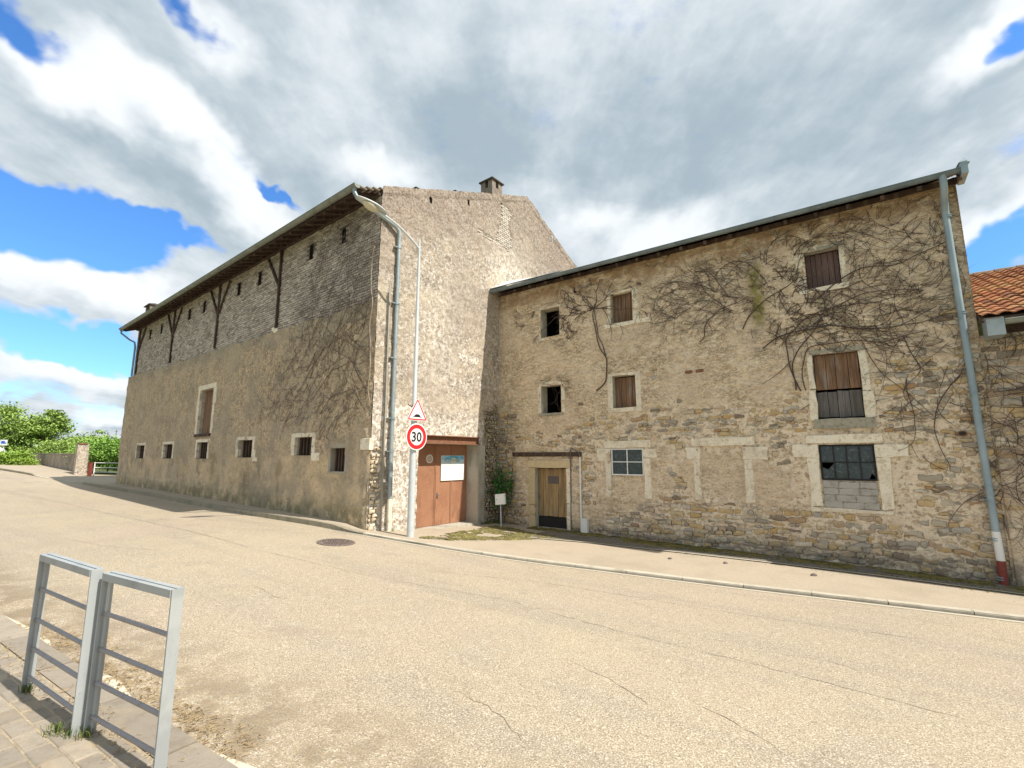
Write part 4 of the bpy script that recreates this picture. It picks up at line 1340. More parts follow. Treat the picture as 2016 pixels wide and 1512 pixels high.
# steel lintel and gate
m = MB()
m.fbox(FG, 1.36, 4.00, 2.395, 2.42, -.1, .07); m.fbox(FG, 1.36, 4.00, 2.205, 2.395, -.1, -.02); m.fbox(FG, 1.36, 4.00, 2.18, 2.205, -.1, .07)
m.build('steel_lintel', m_rust, barn)
op = opening(barn, FG, *GATE, .47, 'gateway', m_conc, True, flush=.035)
m = MB(); m.fbox(FG, 3.925, 4.24, -.4, 2.17, -.02, .05); m.build('concrete_post', m_conc, barn)
m = MB(); m.fbox(FG, 1.5, 4.0, -.36, -.175, -.5, .10); m.build('threshold', m_conc, barn)
gate = op
for (a, b) in ((1.545, 2.585), (2.60, 3.235), (3.245, 3.90)):
    m = MB(); m.fbox(FG, a, b, -.165, 2.17, -.47, -.44)
    lf = m.build('gate_leaf', m_gate, gate)
    for (p, q) in ((a, a + .035), (b - .035, b)):
        m = MB(); m.fbox(FG, p, q, -.165, 2.17, -.437, -.425); m.build('gate_stile', m_gate, lf)
m = MB(); m.fbox(FG, 2.64, 2.70, .60, .76, -.438, -.425); m.tube([FG.pt(2.67, .70, -.42), FG.pt(2.67, .70, -.38), FG.pt(2.73, .69, -.37)], .012, 6)
m.build('gate_handle', m_iron, gate)
# boards on the gate
bd = empty('information_board', FG.pt(3.27, 1.1, -.42), 'white square notice board with a blue printed header fixed to the rust red gate', 'notice board')
m = MB(); m.fbox(FG, 2.79, 3.76, 1.10, 1.85, -.424, -.404); m.build('panel', m_white, bd)
m_blue = mlay('printed_blue', (.10, .42, .68), [(3, (.45, .70, .82), .40, .62, .8, {'st': (1, 1, 3)})], rough=.4)
m = MB(); m.fbox(FG, 2.81, 3.74, 1.735, 1.84, -.4037, -.402); m.build('sky_print', m_blue, bd)
m = MB(); m.fbox(FG, 2.81, 3.74, 1.61, 1.735, -.4037, -.402); m.build('horizon_print', mlay('printed_pale_blue', (.45, .68, .82), [(4, (.62, .80, .88), .4, .65, .8, {'st': (1, 1, 3)})], rough=.4), bd)


def on_wall_disc(F, a, z, ra, rz, o0, o1, n=32):
    m = MB()
    A = [F.pt(a + ra * math.cos(2 * math.pi * k / n), z + rz * math.sin(2 * math.pi * k / n), o0) for k in range(n)]
    Bq = [F.pt(a + ra * math.cos(2 * math.pi * k / n), z + rz * math.sin(2 * math.pi * k / n), o1) for k in range(n)]
    m.raw(A + Bq, [(k, (k + 1) % n, n + (k + 1) % n, n + k) for k in range(n)] + [tuple(range(n, 2 * n))])
    return m


on_wall_disc(FG, 3.30, 1.70, .12, .085, -.4018, -.4005).build('sun_print', mlay('printed_pale_yellow', (.70, .72, .42), [(9, (.80, .84, .78), .4, .6, .8)], rough=.4), bd)
m = MB(); m.poly([FG.pt(3.16, 1.53, -.4025), FG.pt(3.21, 1.57, -.4025), FG.pt(3.19, 1.52, -.4025)]); m.poly([FG.pt(3.30, 1.585, -.4025), FG.pt(3.36, 1.56, -.4025), FG.pt(3.31, 1.57, -.4025)])
m.build('bird_print', m_iron, bd)


def text_mesh(body, F, a, z, off, h, mat, parent, name, axis_sign=1, width=None, shear=0.0, bold=0.0):
    cu = bpy.data.curves.new(name, 'FONT'); cu.body = body; cu.size = 1.0; cu.resolution_u = 3; cu.offset = bold
    to = bpy.data.objects.new(name, cu); COL.objects.link(to)
    bpy.context.view_layer.update()
    me = bpy.data.meshes.new_from_object(to.evaluated_get(bpy.context.evaluated_depsgraph_get()))
    bpy.data.objects.remove(to)
    V = np.array([v.co[:] for v in me.vertices])
    lo, hi = V.min(0), V.max(0)
    V = (V - (lo + hi) / 2) / (hi[1] - lo[1]) * h
    if width: V[:, 0] *= width / (V[:, 0].max() - V[:, 0].min())
    me2 = [F.pt(a + v[0] * axis_sign + v[1] * shear, z + v[1], off) for v in V]
    m = MB(); m.raw(me2, [tuple(p.vertices) for p in me.polygons])
    return m.build(name, mat, parent)


m_ink = flat('grey_ink', (.16, .22, .26))
text_mesh('ECOMUSEE', FG, 3.24, 1.70, -.399, .085, m_ink, bd, 'lettering', 1, .62)
text_mesh('~', FG, 2.92, 1.775, -.399, .02, m_white, bd, 'lettering', 1, .14)
pl = empty('round_plaque', FG.pt(2.34, 1.63, -.42), 'small round pale plaque near the top of the left gate leaf', 'plaque')
on_wall_disc(FG, 2.34, 1.75, .125, .125, -.44, -.415).build('rim', m_white, pl)
on_wall_disc(FG, 2.34, 1.75, .10, .10, -.4145, -.4125).build('face', mlay('plaque_relief', (.62, .52, .42), [(40, (.30, .22, .18), .45, .6, .8)], [(40, .5, .004)]), pl)

# stones of the barn's corner pier and quoin (dark open joints)
def rubble(F, s0, s1, z0, z1, test, r, rowh=(.08, .17), ln=(.12, .36), gap=.012, front=(.0, .02), back=-.05):
    out = []
    z = z0
    while z < z1:
        h = r.uniform(*rowh)
        s = s0 - r.uniform(0, .2)
        ph = r.uniform(0, 6)
        while s < s1:
            l = r.uniform(*ln) * (h / .12) ** .4
            hh = h
            wav = lambda a: .030 * math.sin(a * 1.9 + ph) + .016 * math.sin(a * 5.3 + ph * 2)
            a0, a1 = s + gap / 2, s + l - gap / 2
            b0, b1 = z + gap / 2, z + hh - gap / 2
            s += l
            if a1 < s0 or a0 > s1: continue
            a0 = max(a0, s0); a1 = min(a1, s1)
            if a1 - a0 < .05: continue
            cx, cz = (a0 + a1) / 2, (b0 + b1) / 2
            if not test(cx, cz, a0, a1, b0, b1): continue
            w = a1 - a0; hq = b1 - b0
            c1, c2, c3, c4 = [r.uniform(.03, .30) for _ in range(4)]
            j = lambda k=.022: r.uniform(-k, k)
            P = [(a0 + w * c1 * .6, b0 + j()), (a0 + w * .5, b0 + j()), (a1 - w * c2 * .6, b0 + j()), (a1 + j(.006), b0 + hq * c2), (a1 + j(.006), b1 - hq * c3),
                 (a1 - w * c3 * .6, b1 + j()), (a0 + w * .5, b1 + j()), (a0 + w * c4 * .6, b1 + j()), (a0 + j(.006), b1 - hq * c4), (a0 + j(.006), b0 + hq * c1)]
            P = [(p[0], p[1] + wav(p[0])) for p in P]
            out.append((P, r.uniform(*front), cx, cz, w * hq))
        z += h
    return out


r = random.Random(77)


def t_g(cx, cz, a0, a1, b0, b1):
    e = float(expo_g(np.array([cx]), np.array([cz]))[0])
    top_ok = not (a0 < 4.24 and cx > 1 and cz < 2.45)
    return e > .55 and top_ok


st = rubble(FG, .02, 4.96, -.42, 3.9, t_g, r, rowh=(.07, .14), ln=(.10, .26), gap=.026, front=(.0, .045))
for P, o, cx, cz, ar in st:
    m = MB(); m.tone = r.random(); m.raw(*stone_raw(FG, P, -.06, o, r, .020, .014)); m.build('stone', m_stone_c if cx > 1 else m_quoin, barn, tone=True)

# ================================================================== THE STONE HOUSE
HL = 11.74
house = empty('stone_house', FR.pt(HL / 2, -.4, 0), 'long rubble stone house with patchy render and wooden shutters, right of the tall barn', 'house')
O_DOOR = (1.46, 2.55, -.42, 1.48)
O_WA = (1.72, 2.41, 5.57, 6.50); O_WB = (1.71, 2.43, 3.15, 4.02)
O_WC = (4.14, 4.81, 5.64, 6.53); O_WD = (4.13, 4.81, 3.17, 4.08)
O_G1 = (4.0, 4.94, 1.30, 2.04); O_G2 = (8.95, 9.93, 1.31, 2.07)
O_WF = (9.0, 9.84, 2.63, 4.09); O_WE = (9.03, 9.69, 5.63, 6.52)
I1 = (4.0, 4.94, .70, 1.30); I2 = (8.95, 9.93, .70, 1.31); IB = (6.43, 7.40, .76, 2.05)
holes = [O_DOOR, O_WA, O_WB, O_WC, O_WD, O_G1, O_G2, O_WF, O_WE]


def expoR(u, v):
    n1 = fbm(u, v, .9, 4, 41); n2 = fbm(u, v, 3.2, 3, 44)
    b = -.62 * np.ones_like(np.asarray(u, float))
    b = b + .62 * np.exp(-((v - 2.62) / .62) ** 2) * sm(10.2 - u, -.3, .5) * sm(u, .3, 1.2)
    b = b + .50 * sm(.75 + .5 * (fbm(u, u * 0, .6, 2, 45) - .5) - v, -.25, .35)
    b = b + .34 * sm(2.4 - v, -.3, .3)
    b = b + .42 * sm(u, 9.9, 10.7) * sm(3.9 - v, -.4, .4) * sm(v, .5, 1.1)
    b = b + .25 * sm(u, 6.0, 7.0) * sm(3.9 - v, -.3, .3)
    b = b + .22 * sm(u, 8.5, 10.5) * sm(6 - v, -.5, .5)
    b = b - .30 * np.exp(-((u - 6.9) / 1.3) ** 2 - ((v - 1.35) / .5) ** 2) - .25 * np.exp(-((u - 10.8) / .9) ** 2 - ((v - .75) / .45) ** 2)
    b = b - .2 * np.exp(-((u - 4.2) / 1.3) ** 2 - ((v - .4) / .35) ** 2)
    e = sm(b + 1.5 * (n1 - .5) + .9 * (n2 - .5), -.22, .02)
    c = sm(.75 + .5 * (fbm(u * 0, v, 1.2, 3, 42) - .5) - u, -.2, .2) * sm(3.6 + .8 * (n1 - .5) - v, -.2, .5)
    e = np.maximum(e, c)
    # small loose holes in the upper render
    e = np.maximum(e, sm(fbm(u, v, 2.4, 3, 43), .70, .74) * sm(v, 6.2, 6.9))
    return np.clip(e, 0, 1)


def hR(u, v):
    e = expoR(u, v)
    pl_ = .040 + .065 * (fbm(u, v * 2.1, 4.5, 4, 46, .65) - .5) + .03 * (fbm(u, v, .6, 2, 47) - .5)
    rip = .018 * (fbm(u * .7, v * 3.2, 2.6, 3, 48) - .5) * sm(u, 4.5, 6) * sm(5.6 - v, 0, 1)
    mo = .006 + .075 * (fbm(u, v * 1.5, 5, 4, 49, .65) - .5)
    c = sm(.7 - u, -.1, .3) * sm(3.4 - v, -.2, .4)
    mo = mo - .03 * c - .012 * sm(.15 - v, -.2, .2)
    h = (pl_ + rip) * (1 - e) + mo * e
    for (a0, a1, z0, z1) in (I1, I2, IB):
        ins = sm(u, a0 - .01, a0 + .01) * sm(a1 - u, -.01, .01) * sm(v, z0 - .01, z0 + .01) * sm(z1 - v, -.01, .01)
        h = h * (1 - ins) + ins * (-.012 + .02 * (fbm(u, v * 2, 6, 4, 50) - .5))
    return h


us = grid_axis(-.06, HL, .032, [h[0] for h in holes] + [h[1] for h in holes])
vs = grid_axis(-.85, 7.42, .032, [h[2] for h in holes] + [h[3] for h in holes])


def a_grime(u, v):
    g = sm(.75 + .5 * (fbm(u * 0, v, 1.2, 3, 42) - .5) - u, -.3, .5) * sm(4.6 - v, -.3, 1.5) * .8
    g = g + .55 * sm(u, 10.6, 11.7) * sm(v, 3.2, 4.5)
    g = g + .8 * np.exp(-((u - 7.93 - .15 * (fbm(v, u * 0, 2, 2, 51) - .5)) / .16) ** 2) * sm(v, 3.9, 4.6)
    g = g + .6 * np.exp(-((u - 7.93) / .1) ** 2) * sm(v, 6.2, 6.6)
    g = g + .45 * np.exp(-((u - 9.45) / .45) ** 2 - ((v - 2.3) / .2) ** 2) + .4 * np.exp(-((u - 9.4) / .22) ** 2 - ((v - 5.2) / .45) ** 2)
    g = g + .4 * np.exp(-((u - 2.05) / .3) ** 2 - ((v - 2.95) / .22) ** 2)
    return np.clip(g, 0, 1)


def a_moss(u, v):
    return np.clip(np.exp(-((u - 7.98 - .1 * (fbm(v, u * 0, 2, 2, 52) - .5)) / .13) ** 2) * sm(v, 4.7, 5.4) * sm(6.6 - v, 0, .3) * 1.5, 0, 1)


sheet('wall', FR, us, vs, hR, holes, m_wallR, house, attrs={'expo': expoR, 'grime': a_grime, 'moss': a_moss, 'salt': lambda u, v: sm(v + .36 + .0155 * u, -.1, 0) * sm(.13 + .16 * (fbm(u, u * 0, 1.1, 3, 53) - .5) - (v + .36 + .0155 * u), 0, .05) * sm(u, 1.5, 4)})

trimboxes = [(1.12, 2.75, -.5, 1.72), (.55, 3.1, 1.8, 1.97), (3.55, 5.32, .68, 2.26), (6.08, 7.95, .70, 2.30), (8.42, 10.45, .62, 2.30), (8.82, 10.05, 2.38, 4.26), (1.55, 2.55, 3.0, 4.1), (3.95, 4.97, 3.05, 4.17)]


def t_r(cx, cz, a0, a1, b0, b1):
    e = float(expoR(np.array([cx]), np.array([cz]))[0])
    if e < .5: return False
    for (p, q, y0, y1) in trimboxes:
        if a1 > p - .01 and a0 < q + .01 and b1 > y0 + .01 and b0 < y1 - .01: return False
    return True


r = random.Random(101)
st = rubble(FR, .02, HL - .02, -.72, 7.3, t_r, r, rowh=(.060, .14), ln=(.11, .38), gap=.016, front=(-.004, .040))
st.sort(key=lambda q: -q[4] / ((FR.pt(q[2], 0)[1]) ** 2))
rest = MB()
for k, (P, o, cx, cz, ar) in enumerate(st):
    corner = cx < .8 and cz < 3.4
    if k < 300:
        m = MB(); m.tone = r.random(); m.raw(*stone_raw(FR, P, -.06, o, r, .012, .007)); m.build('stone', m_stone_c if corner else m_stone, house, tone=True)
    else:
        rest.tone = r.random() * (.6 if corner else 1); rest.raw(*stone_raw(FR, P, -.06, o, r, .012, .007))
rest.build('rubble_stonework', m_stone, house, kind='stuff', tone=True)
# two odd red bricks left in the wall
for a in (6.17, 6.44):
    m = MB(); m.raw(*stone_raw(FR, rect_outline(a, a + .19, 3.95, 4.03, r, .008), -.02, .052, r, .01, .004))
    m.build('brick', m_rust, house)

# plain rear and side walls, roof
HD = 8.0
def rz(g): return 7.60 + .42 * g if g < 4 else 7.60 + 1.68 - .42 * (g - 4)


m = MB()
m.poly([FR.pt(HL, -.9, 0.075), FR.pt(HL, 7.3, 0.075), FR.pt(HL, 7.3, .03), FR.pt(HL, -.9, .03)]); m.poly([FR.pt(HL, -.9, 0.035), FR.pt(HL, 7.45, 0.035), FR.pt(HL, rz(4) - .15, -4), FR.pt(HL, 7.45, -HD), FR.pt(HL, -.9, -HD)])
m.poly([FR.pt(0, -.9, -HD), FR.pt(HL, -.9, -HD), FR.pt(HL, 7.45, -HD), FR.pt(0, 7.45, -HD)])
m.build('rear_wall', m_wallR, house)
roof_sheet('roof', FR, -2.6, HL + .12, -.44, 4.0, lambda g: rz(g) - .10, m_tile_g, house, pitch=.20)
m = MB(); m.poly([FR.pt(-.3, rz(4) - .1, -4), FR.pt(HL + .1, rz(4) - .1, -4), FR.pt(HL + .1, rz(8.3) - .1, -8.3), FR.pt(-.3, rz(8.3) - .1, -8.3)]); m.build('rear_roof', m_tile_g, house)
k = 0
a = .1
while a < HL + .05:   # ends of the lowest tile course above the gutter
    m = MB(); n = 5; ring = []
    for o in (.50, .22):
        for i in range(n):
            an = math.pi * i / (n - 1)
            for rr in (.078, .062):
                ring.append(FR.pt(a + .1 - math.cos(an) * rr, rz(-o) - .075 + math.sin(an) * rr * .55 + .012, o))
    f = []
    for i in range(n - 1):
        p = 2 * i; f += [(p, p + 2, p + 2 + 2 * n, p + 2 * n), (p, p + 1, p + 3, p + 2)]
    m.raw(ring, f); m.build('tile', m_tile_g, house); a += .2
m = MB(); m.fbox(FR, -.2, HL + .06, 7.30, 7.42, -.02, .07); m.build('wall_plate', m_timber, house)
for i in range(20):
    s = .35 + i * .6
    m = MB(); m.beam(FR.pt(s, rz(-.44) - .20, .44), FR.pt(s, rz(0.3) - .20, -.3), .07, .09); m.build('rafter', m_timber, house)
m = MB(); m.raw([FR.pt(-.3, rz(-.44) - .02, .44), FR.pt(2.6, rz(-.44) - .08, .44), FR.pt(2.2, rz(.0) - .04, 0), FR.pt(-.6, rz(.9), -.9), FR.pt(-.3, rz(-.44) + .04, .44), FR.pt(2.6, rz(-.44) - .05, .44), FR.pt(2.2, rz(0) + .0, 0), FR.pt(-.6, rz(.9) + .06, -.9)],
             [(0, 3, 2, 1), (4, 5, 6, 7), (0, 1, 5, 4), (1, 2, 6, 5), (2, 3, 7, 6), (3, 0, 4, 7)])
m.build('flashing', m_galv, house)
m = MB(); q = [FR.pt(-.22, 7.44, .56), FR.pt(2.9, 7.43, .54), FR.pt(2.3, 7.60, .05), FR.pt(-.6, 8.08, -.5)]
m.raw(q + [(x, y, z + .02) for x, y, z in q], [(0, 3, 2, 1), (4, 5, 6, 7), (0, 1, 5, 4), (1, 2, 6, 5), (2, 3, 7, 6), (3, 0, 4, 7)]); m.build('valley_flashing', m_white, house)
gutter(house, FR, -.16, 11.80, .52, 7.36, .078, m_zinc_g, seg=1.02)
m = MB(); m.fbox(FR, 11.76, 11.86, 7.22, 7.46, .10, .62); m.raw([FR.pt(11.74, 7.46, .62), FR.pt(11.90, 7.42, .62), FR.pt(11.84, 7.58, .54), FR.pt(11.74, 7.55, .1), FR.pt(11.88, 7.5, .1)], [(0, 1, 2), (0, 2, 3), (2, 1, 4), (2, 4, 3), (0, 3, 4, 1)])
m.build('verge_flashing', m_zinc_p, house)
# downpipe with its painted foot
zf = gz(*FR.pt(11.56, 0, .1)[:2]) + .05
m = MB(); m.tube([FR.pt(11.50, 7.32, .52), FR.pt(11.50, 7.16, .52), FR.pt(11.50, 7.04, .47), FR.pt(11.51, 6.90, .26), FR.pt(11.52, 6.78, .13), FR.pt(11.52, 6.6, .11)], .062, 12); m.build('downpipe', m_zinc_p, house, smooth=True)
m = MB(); m.tube([FR.pt(11.52, 6.62, .11), FR.pt(11.56, .46, .11)], .058, 12); m.build('downpipe', m_zinc_p, house, smooth=True)
m = MB(); m.tube([FR.pt(11.56, .46, .11), FR.pt(11.57, -.05, .11)], .062, 12); m.build('white_pipe_foot', m_white, house, smooth=True)['label'] = 'white painted section of downpipe'
m = MB(); m.tube([FR.pt(11.57, -.05, .11), FR.pt(11.57, zf - .02, .11)], .062, 12); m.build('red_pipe_foot', m_redp, house, smooth=True)['label'] = 'red painted foot of downpipe'
for z in (6.62, 4.60, 3.0, 1.0, .32, -.36):
    m = MB()
    for dz in (-.02, .02): m.tube([FR.pt(11.54, z + dz - .007, .11), FR.pt(11.54, z + dz + .007, .11)], .068, 12)
    m.build('collar', m_zinc_p, house, smooth=True)

r = random.Random(5)
B = lambda nm, a0, a1, z0, z1, par, mat=m_lime, of=.047, jit=.020: block(nm, FR, a0, a1, z0, z1, -.05, of, mat, par, jit=jit, bev=.008, r=r)
# open and shuttered windows
w = opening(house, FR, *O_WA, .30, 'window', m_reveal, True, flush=.045)
B('lintel', 1.66, 2.47, 6.50, 6.58, w, of=.046); B('sill', 1.62, 2.50, 5.49, 5.57, w, of=.05)
for p in ((1.65, 1.72), (2.41, 2.46)): B('jamb', p[0], p[1], 5.57, 6.50, w, of=.046, jit=.004)
m = MB(); m.fbox(FR, 1.725, 1.765, 5.58, 6.48, -.26, -.20); m.build('frame', m_lime_d, w)
w = opening(house, FR, *O_WB, .32, 'window', m_reveal, True, flush=.045)
B('sill', 1.62, 2.50, 3.05, 3.15, w, m_lime_d, of=.056); B('lintel', 1.62, 2.52, 4.02, 4.12, w, of=.048)
for p in ((1.58, 1.71), (2.43, 2.55)): B('jamb', p[0], p[1], 3.15, 4.02, w, of=.048, jit=.006)
m = MB(); m.fbox(FR, 1.715, 1.755, 3.16, 4.0, -.26, -.20); m.build('frame', m_lime_d, w)
w = opening(house, FR, *O_WC, .24, 'window', m_reveal, True, flush=.045)
B('lintel', 4.02, 4.95, 6.53, 6.60, w, of=.048); B('sill', 3.92, 5.30, 5.52, 5.64, w, of=.055); B('jamb', 4.03, 4.14, 5.64, 6.53, w, of=.046, jit=.005); B('jamb', 4.81, 4.99, 5.64, 6.53, w, of=.05, jit=.005)
planks(w, FR, 4.15, 4.80, 5.65, 6.52, -.17, 5, m_wood_b, r)
w = opening(house, FR, *O_WD, .20, 'window', m_reveal, True, flush=.045)
B('lintel', 4.0, 4.96, 4.08, 4.17, w, of=.054); B('sill', 3.98, 4.97, 3.06, 3.17, w, of=.056); B('jamb', 3.97, 4.13, 3.17, 4.08, w, of=.052, jit=.005); B('jamb', 4.81, 4.96, 3.17, 4.08, w, of=.052, jit=.005)
planks(w, FR, 4.14, 4.80, 3.18, 4.05, -.14, 4, m_wood_b, r)
w = opening(house, FR, *O_WE, .22, 'window', m_reveal, True, flush=.045)
B('lintel', 8.95, 9.78, 6.52, 6.60, w, m_lime_d, of=.05); B('sill', 8.88, 9.82, 5.54, 5.63, w, of=.06); B('jamb', 8.84, 9.03, 5.63, 6.52, w, of=.048, jit=.008); B('jamb', 9.69, 9.80, 5.63, 6.52, w, of=.048, jit=.006)
planks(w, FR, 9.04, 9.68, 5.64, 6.50, -.15, 6, m_wood_p, r, ragged=.03)
m = MB(); m.tube([FR.pt(9.38, 5.52, .03), FR.pt(9.38, 5.50, .10), FR.pt(9.38, 5.36, .10)], .02, 6); m.build('iron_hook', m_iron, house)
# loading door
w = opening(house, FR, *O_WF, .16, 'loading_door', m_reveal, True, flush=.045)
B('lintel', 8.90, 9.95, 4.09, 4.19, w, m_lime_d); B('sill', 8.92, 10.02, 2.42, 2.63, w, m_lime_d, of=.07, jit=.014)
B('jamb', 8.86, 9.0, 2.63, 3.3, w); B('jamb', 8.88, 9.0, 3.31, 4.09, w); B('jamb', 9.84, 10.03, 2.63, 3.2, w); B('jamb', 9.84, 9.98, 3.21, 4.09, w)
planks(w, FR, 9.01, 9.83, 3.29, 4.07, -.06, 4, m_wood_b, r)
planks(w, FR, 9.01, 9.83, 2.66, 3.26, -.06, 4, m_wood_gr, r, ragged=.035)
# white framed window
w = opening(house, FR, *O_G1, .12, 'window', m_reveal, True, flush=.02)
B('lintel', 3.80, 5.16, 2.06, 2.26, w); B('jamb', 3.57, 3.99, 1.70, 2.04, w); B('jamb', 3.82, 3.99, .72, 1.69, w); B('jamb', 4.95, 5.32, 1.78, 2.03, w); B('jamb', 4.95, 5.14, .70, 1.77, w)
def glazing(w, F, a0, a1, z0, z1, o, nx, nz, mat, bar, r, broken=()):
    m = MB()
    m.fbox(F, a0, a0 + bar, z0, z1, o, o + .04); m.fbox(F, a1 - bar, a1, z0, z1, o, o + .04)
    m.fbox(F, a0 + bar, a1 - bar, z0, z0 + bar, o, o + .04); m.fbox(F, a0 + bar, a1 - bar, z1 - bar, z1, o, o + .04)
    m.build('frame', mat, w)
    iw = (a1 - a0 - 2 * bar) / nx; ih = (z1 - z0 - 2 * bar) / nz
    for i in range(1, nx):
        m = MB(); m.fbox(F, a0 + bar + i * iw - bar * .4, a0 + bar + i * iw + bar * .4, z0 + bar, z1 - bar, o + .003, o + .035); m.build('glazing_bar', mat, w)
    for i in range(1, nz):
        m = MB(); m.fbox(F, a0 + bar, a1 - bar, z0 + bar + i * ih - bar * .35, z0 + bar + i * ih + bar * .35, o + .006, o + .032); m.build('glazing_bar', mat, w)
    for i in range(nx):
        for k in range(nz):
            p, q, y0, y1 = a0 + bar + i * iw + .002, a0 + bar + (i + 1) * iw - .002, z0 + bar + k * ih + .002, z0 + bar + (k + 1) * ih - .002
            tilt = r.uniform(-.004, .004)
            m = MB()
            if (i, k) in broken:
                y1b = y0 + (y1 - y0) * .55
                if broken[(i, k)]: pts = [(p, y0), (q, y0), (q, y1), (q - .05, y1b + .08), (p + .1, y1b), (p, y1b + .05)]
                else: pts = [(p, y0), (q - .1, y0), (q - .05, y0 + .12), (q, y0 + .05), (q, y1), (p, y1)]
            else: pts = [(p, y0), (q, y0), (q, y1), (p, y1)]
            n = len(pts)
            vs_ = [F.pt(x, z, o + .012 + tilt) for x, z in pts] + [F.pt(x, z, o + .016 + tilt) for x, z in pts]
            m.raw(vs_, [tuple(range(n))[::-1], tuple(range(n, 2 * n))] + [(i_, (i_ + 1) % n, n + (i_ + 1) % n, n + i_) for i_ in range(n)])
            m.build('pane', m_glass, w)


glazing(w, FR, 4.005, 4.935, 1.305, 2.035, -.03, 2, 2, m_white, .032, r)
# blind window
bw_ = MB(); bw_.fbox(FR, 6.45, 7.38, .78, 2.03, -.05, -.03); w = bw_.build('blind_window', m_infill, house)
B('lintel', 6.22, 7.68, 2.07, 2.28, w); B('jamb', 6.08, 6.42, 1.76, 2.05, w); B('jamb', 6.24, 6.42, .74, 1.75, w); B('jamb', 7.41, 7.94, 1.75, 2.05, w); B('jamb', 7.41, 7.60, .74, 1.74, w)
for a, z in ((6.46, 2.06), (6.36, 1.98), (7.45, 1.98)):
    m = MB(); m.tube([FR.pt(a, z, .03), FR.pt(a, z, .08)], .014, 6); m.build('iron_pin', m_iron, w)
# big iron framed window
w = opening(house, FR, *O_G2, .12, 'window', m_reveal, True, flush=.02)
B('lintel', 8.72, 10.08, 2.09, 2.28, w); B('jamb', 8.44, 8.94, 1.80, 2.07, w); B('jamb', 8.72, 8.94, .74, 1.79, w); B('jamb', 9.94, 10.48, 1.80, 2.06, w); B('jamb', 9.94, 10.16, .74, 1.79, w); B('sill', 8.70, 10.12, .63, .72, w)
glazing(w, FR, 8.955, 9.925, 1.315, 2.065, -.05, 4, 2, m_black, .028, r, broken={(0, 0): 1, (3, 0): 0})
z = .72
while z < 1.29:
    a = 8.96 - r.uniform(0, .2)
    h = .14
    while a < 9.92:
        p, q = max(a, 8.96), min(a + .36, 9.92)
        if q - p > .06: block('infill_block', FR, p + .006, q - .006, z + .004, min(z + h, 1.30) - .004, -.05, .022, m_infill, w, jit=.012, r=r)
        a += .36
    z += h
# door
w = opening(house, FR, *O_DOOR, .22, 'door', m_reveal, True, flush=.045)
w['label'] = 'golden weathered plank door'
B('lintel', 1.17, 2.70, 1.49, 1.70, w, m_lime_y, of=.07); B('jamb', 1.20, 1.45, .35, 1.48, w, m_lime_y, of=.06); B('jamb', 1.10, 1.45, .06, .34, w, m_lime_y, of=.06); B('jamb', 1.22, 1.45, -.42, .05, w, m_lime_y, of=.06)
B('jamb', 2.56, 2.70, .46, 1.48, w, of=.05); B('jamb', 2.56, 2.74, .12, .45, w, of=.05); B('jamb', 2.56, 2.70, -.42, .11, w, of=.05)
planks(w, FR, 1.48, 2.53, .02, 1.46, -.13, 6, m_wood_g, r, ragged=.03)
m = MB(); m.fbox(FR, 1.48, 2.53, -.30, .015, -.15, -.125); m.build('kick_panel', m_black, w)
m = MB(); m.fbox(FR, 1.50, 1.53, .52, .66, -.125, -.10); m.build('latch', m_iron, w)
m = MB(); m.fbox(FR, 1.46, 2.56, -.42, -.30, -.20, .10); m.build('threshold', m_cem, w)
dpq = empty('door_plaque', FR.pt(2.0, .98, -.11), 'small dark engraved metal plaque on the golden plank door', 'plaque')
m = MB(); m.fbox(FR, 1.83, 2.20, 1.0, 1.22, -.124, -.115); m.build('plate', mlay('dark_plaque', (.12, .105, .10), [(50, (.22, .19, .18), .5, .65, .8)], [(40, .5, .003)]), dpq)
m = MB(); m.fbox(FR, .60, 3.08, 1.82, 1.95, -.05, .065); m.build('timber_beam', m_timber, house)
# pipe hole, vent hole
m = on_wall_disc(FR, 11.31, 2.25, .075, .055, -.02, .07); o = m.build('drain_pipe_end', m_rust, house); on_wall_disc(FR, 11.31, 2.25, .055, .038, .069, .073).build('bore', m_dark, o)
on_wall_disc(FR, 3.0, 6.88, .07, .07, -.02, .055).build('putlog_hole', m_dark, house)
on_wall_disc(FR, 3.10, 3.36, .09, .045, -.02, .065).build('projecting_stone', m_stone_c, house)
# supply pipe and cable
m = MB(); m.tube([FR.pt(3.05, 1.80, .07), FR.pt(3.04, -.30, .07)], .026, 8); sp = m.build('supply_pipe', m_white, house, smooth=True)
m = MB(); m.tube([FR.pt(2.70, -.34, .055), FR.pt(2.72, .9, .055), FR.pt(2.73, 2.03, .055), FR.pt(2.75, 2.08, .06), FR.pt(2.84, 2.02, .07), FR.pt(2.98, 1.97, .08), FR.pt(3.04, 1.88, .07), FR.pt(3.05, 1.76, .07)], .016, 6)
m.build('cable', m_iron, house, smooth=True)
ub = empty('utility_box', FR.pt(3.17, -.33, .08), 'small white utility box on the ground at the foot of the white wall pipe', 'utility box')
m = MB(); m.fbox(FR, 3.08, 3.26, -.345, .04, .03, .14); m.build('body', m_white, ub)
m = MB(); m.fbox(FR, 3.07, 3.27, .042, .07, .025, .15); m.build('lid', m_white, ub)

# ================================================================== NEIGHBOUR WITH ORANGE ROOF
nb = empty('neighbour_house', FR.pt(15, -.5, 0), 'lower rubble stone building with orange clay tile roof at the right edge of the picture', 'house')
N0, N1, NZ = 11.70, 22.0, 4.12


def hN(u, v):
    return -.004 + .03 * (fbm(u, v, 6, 3, 61) - .5) - .02 * (fbm(u, v, 1.1, 2, 62) - .4) + .02 * sm(.9 - v, -.3, .3) * (fbm(u, v, .9, 2, 63) > .5) + .022 * sm(fbm(u, v, 1.0, 3, 64), .50, .58)


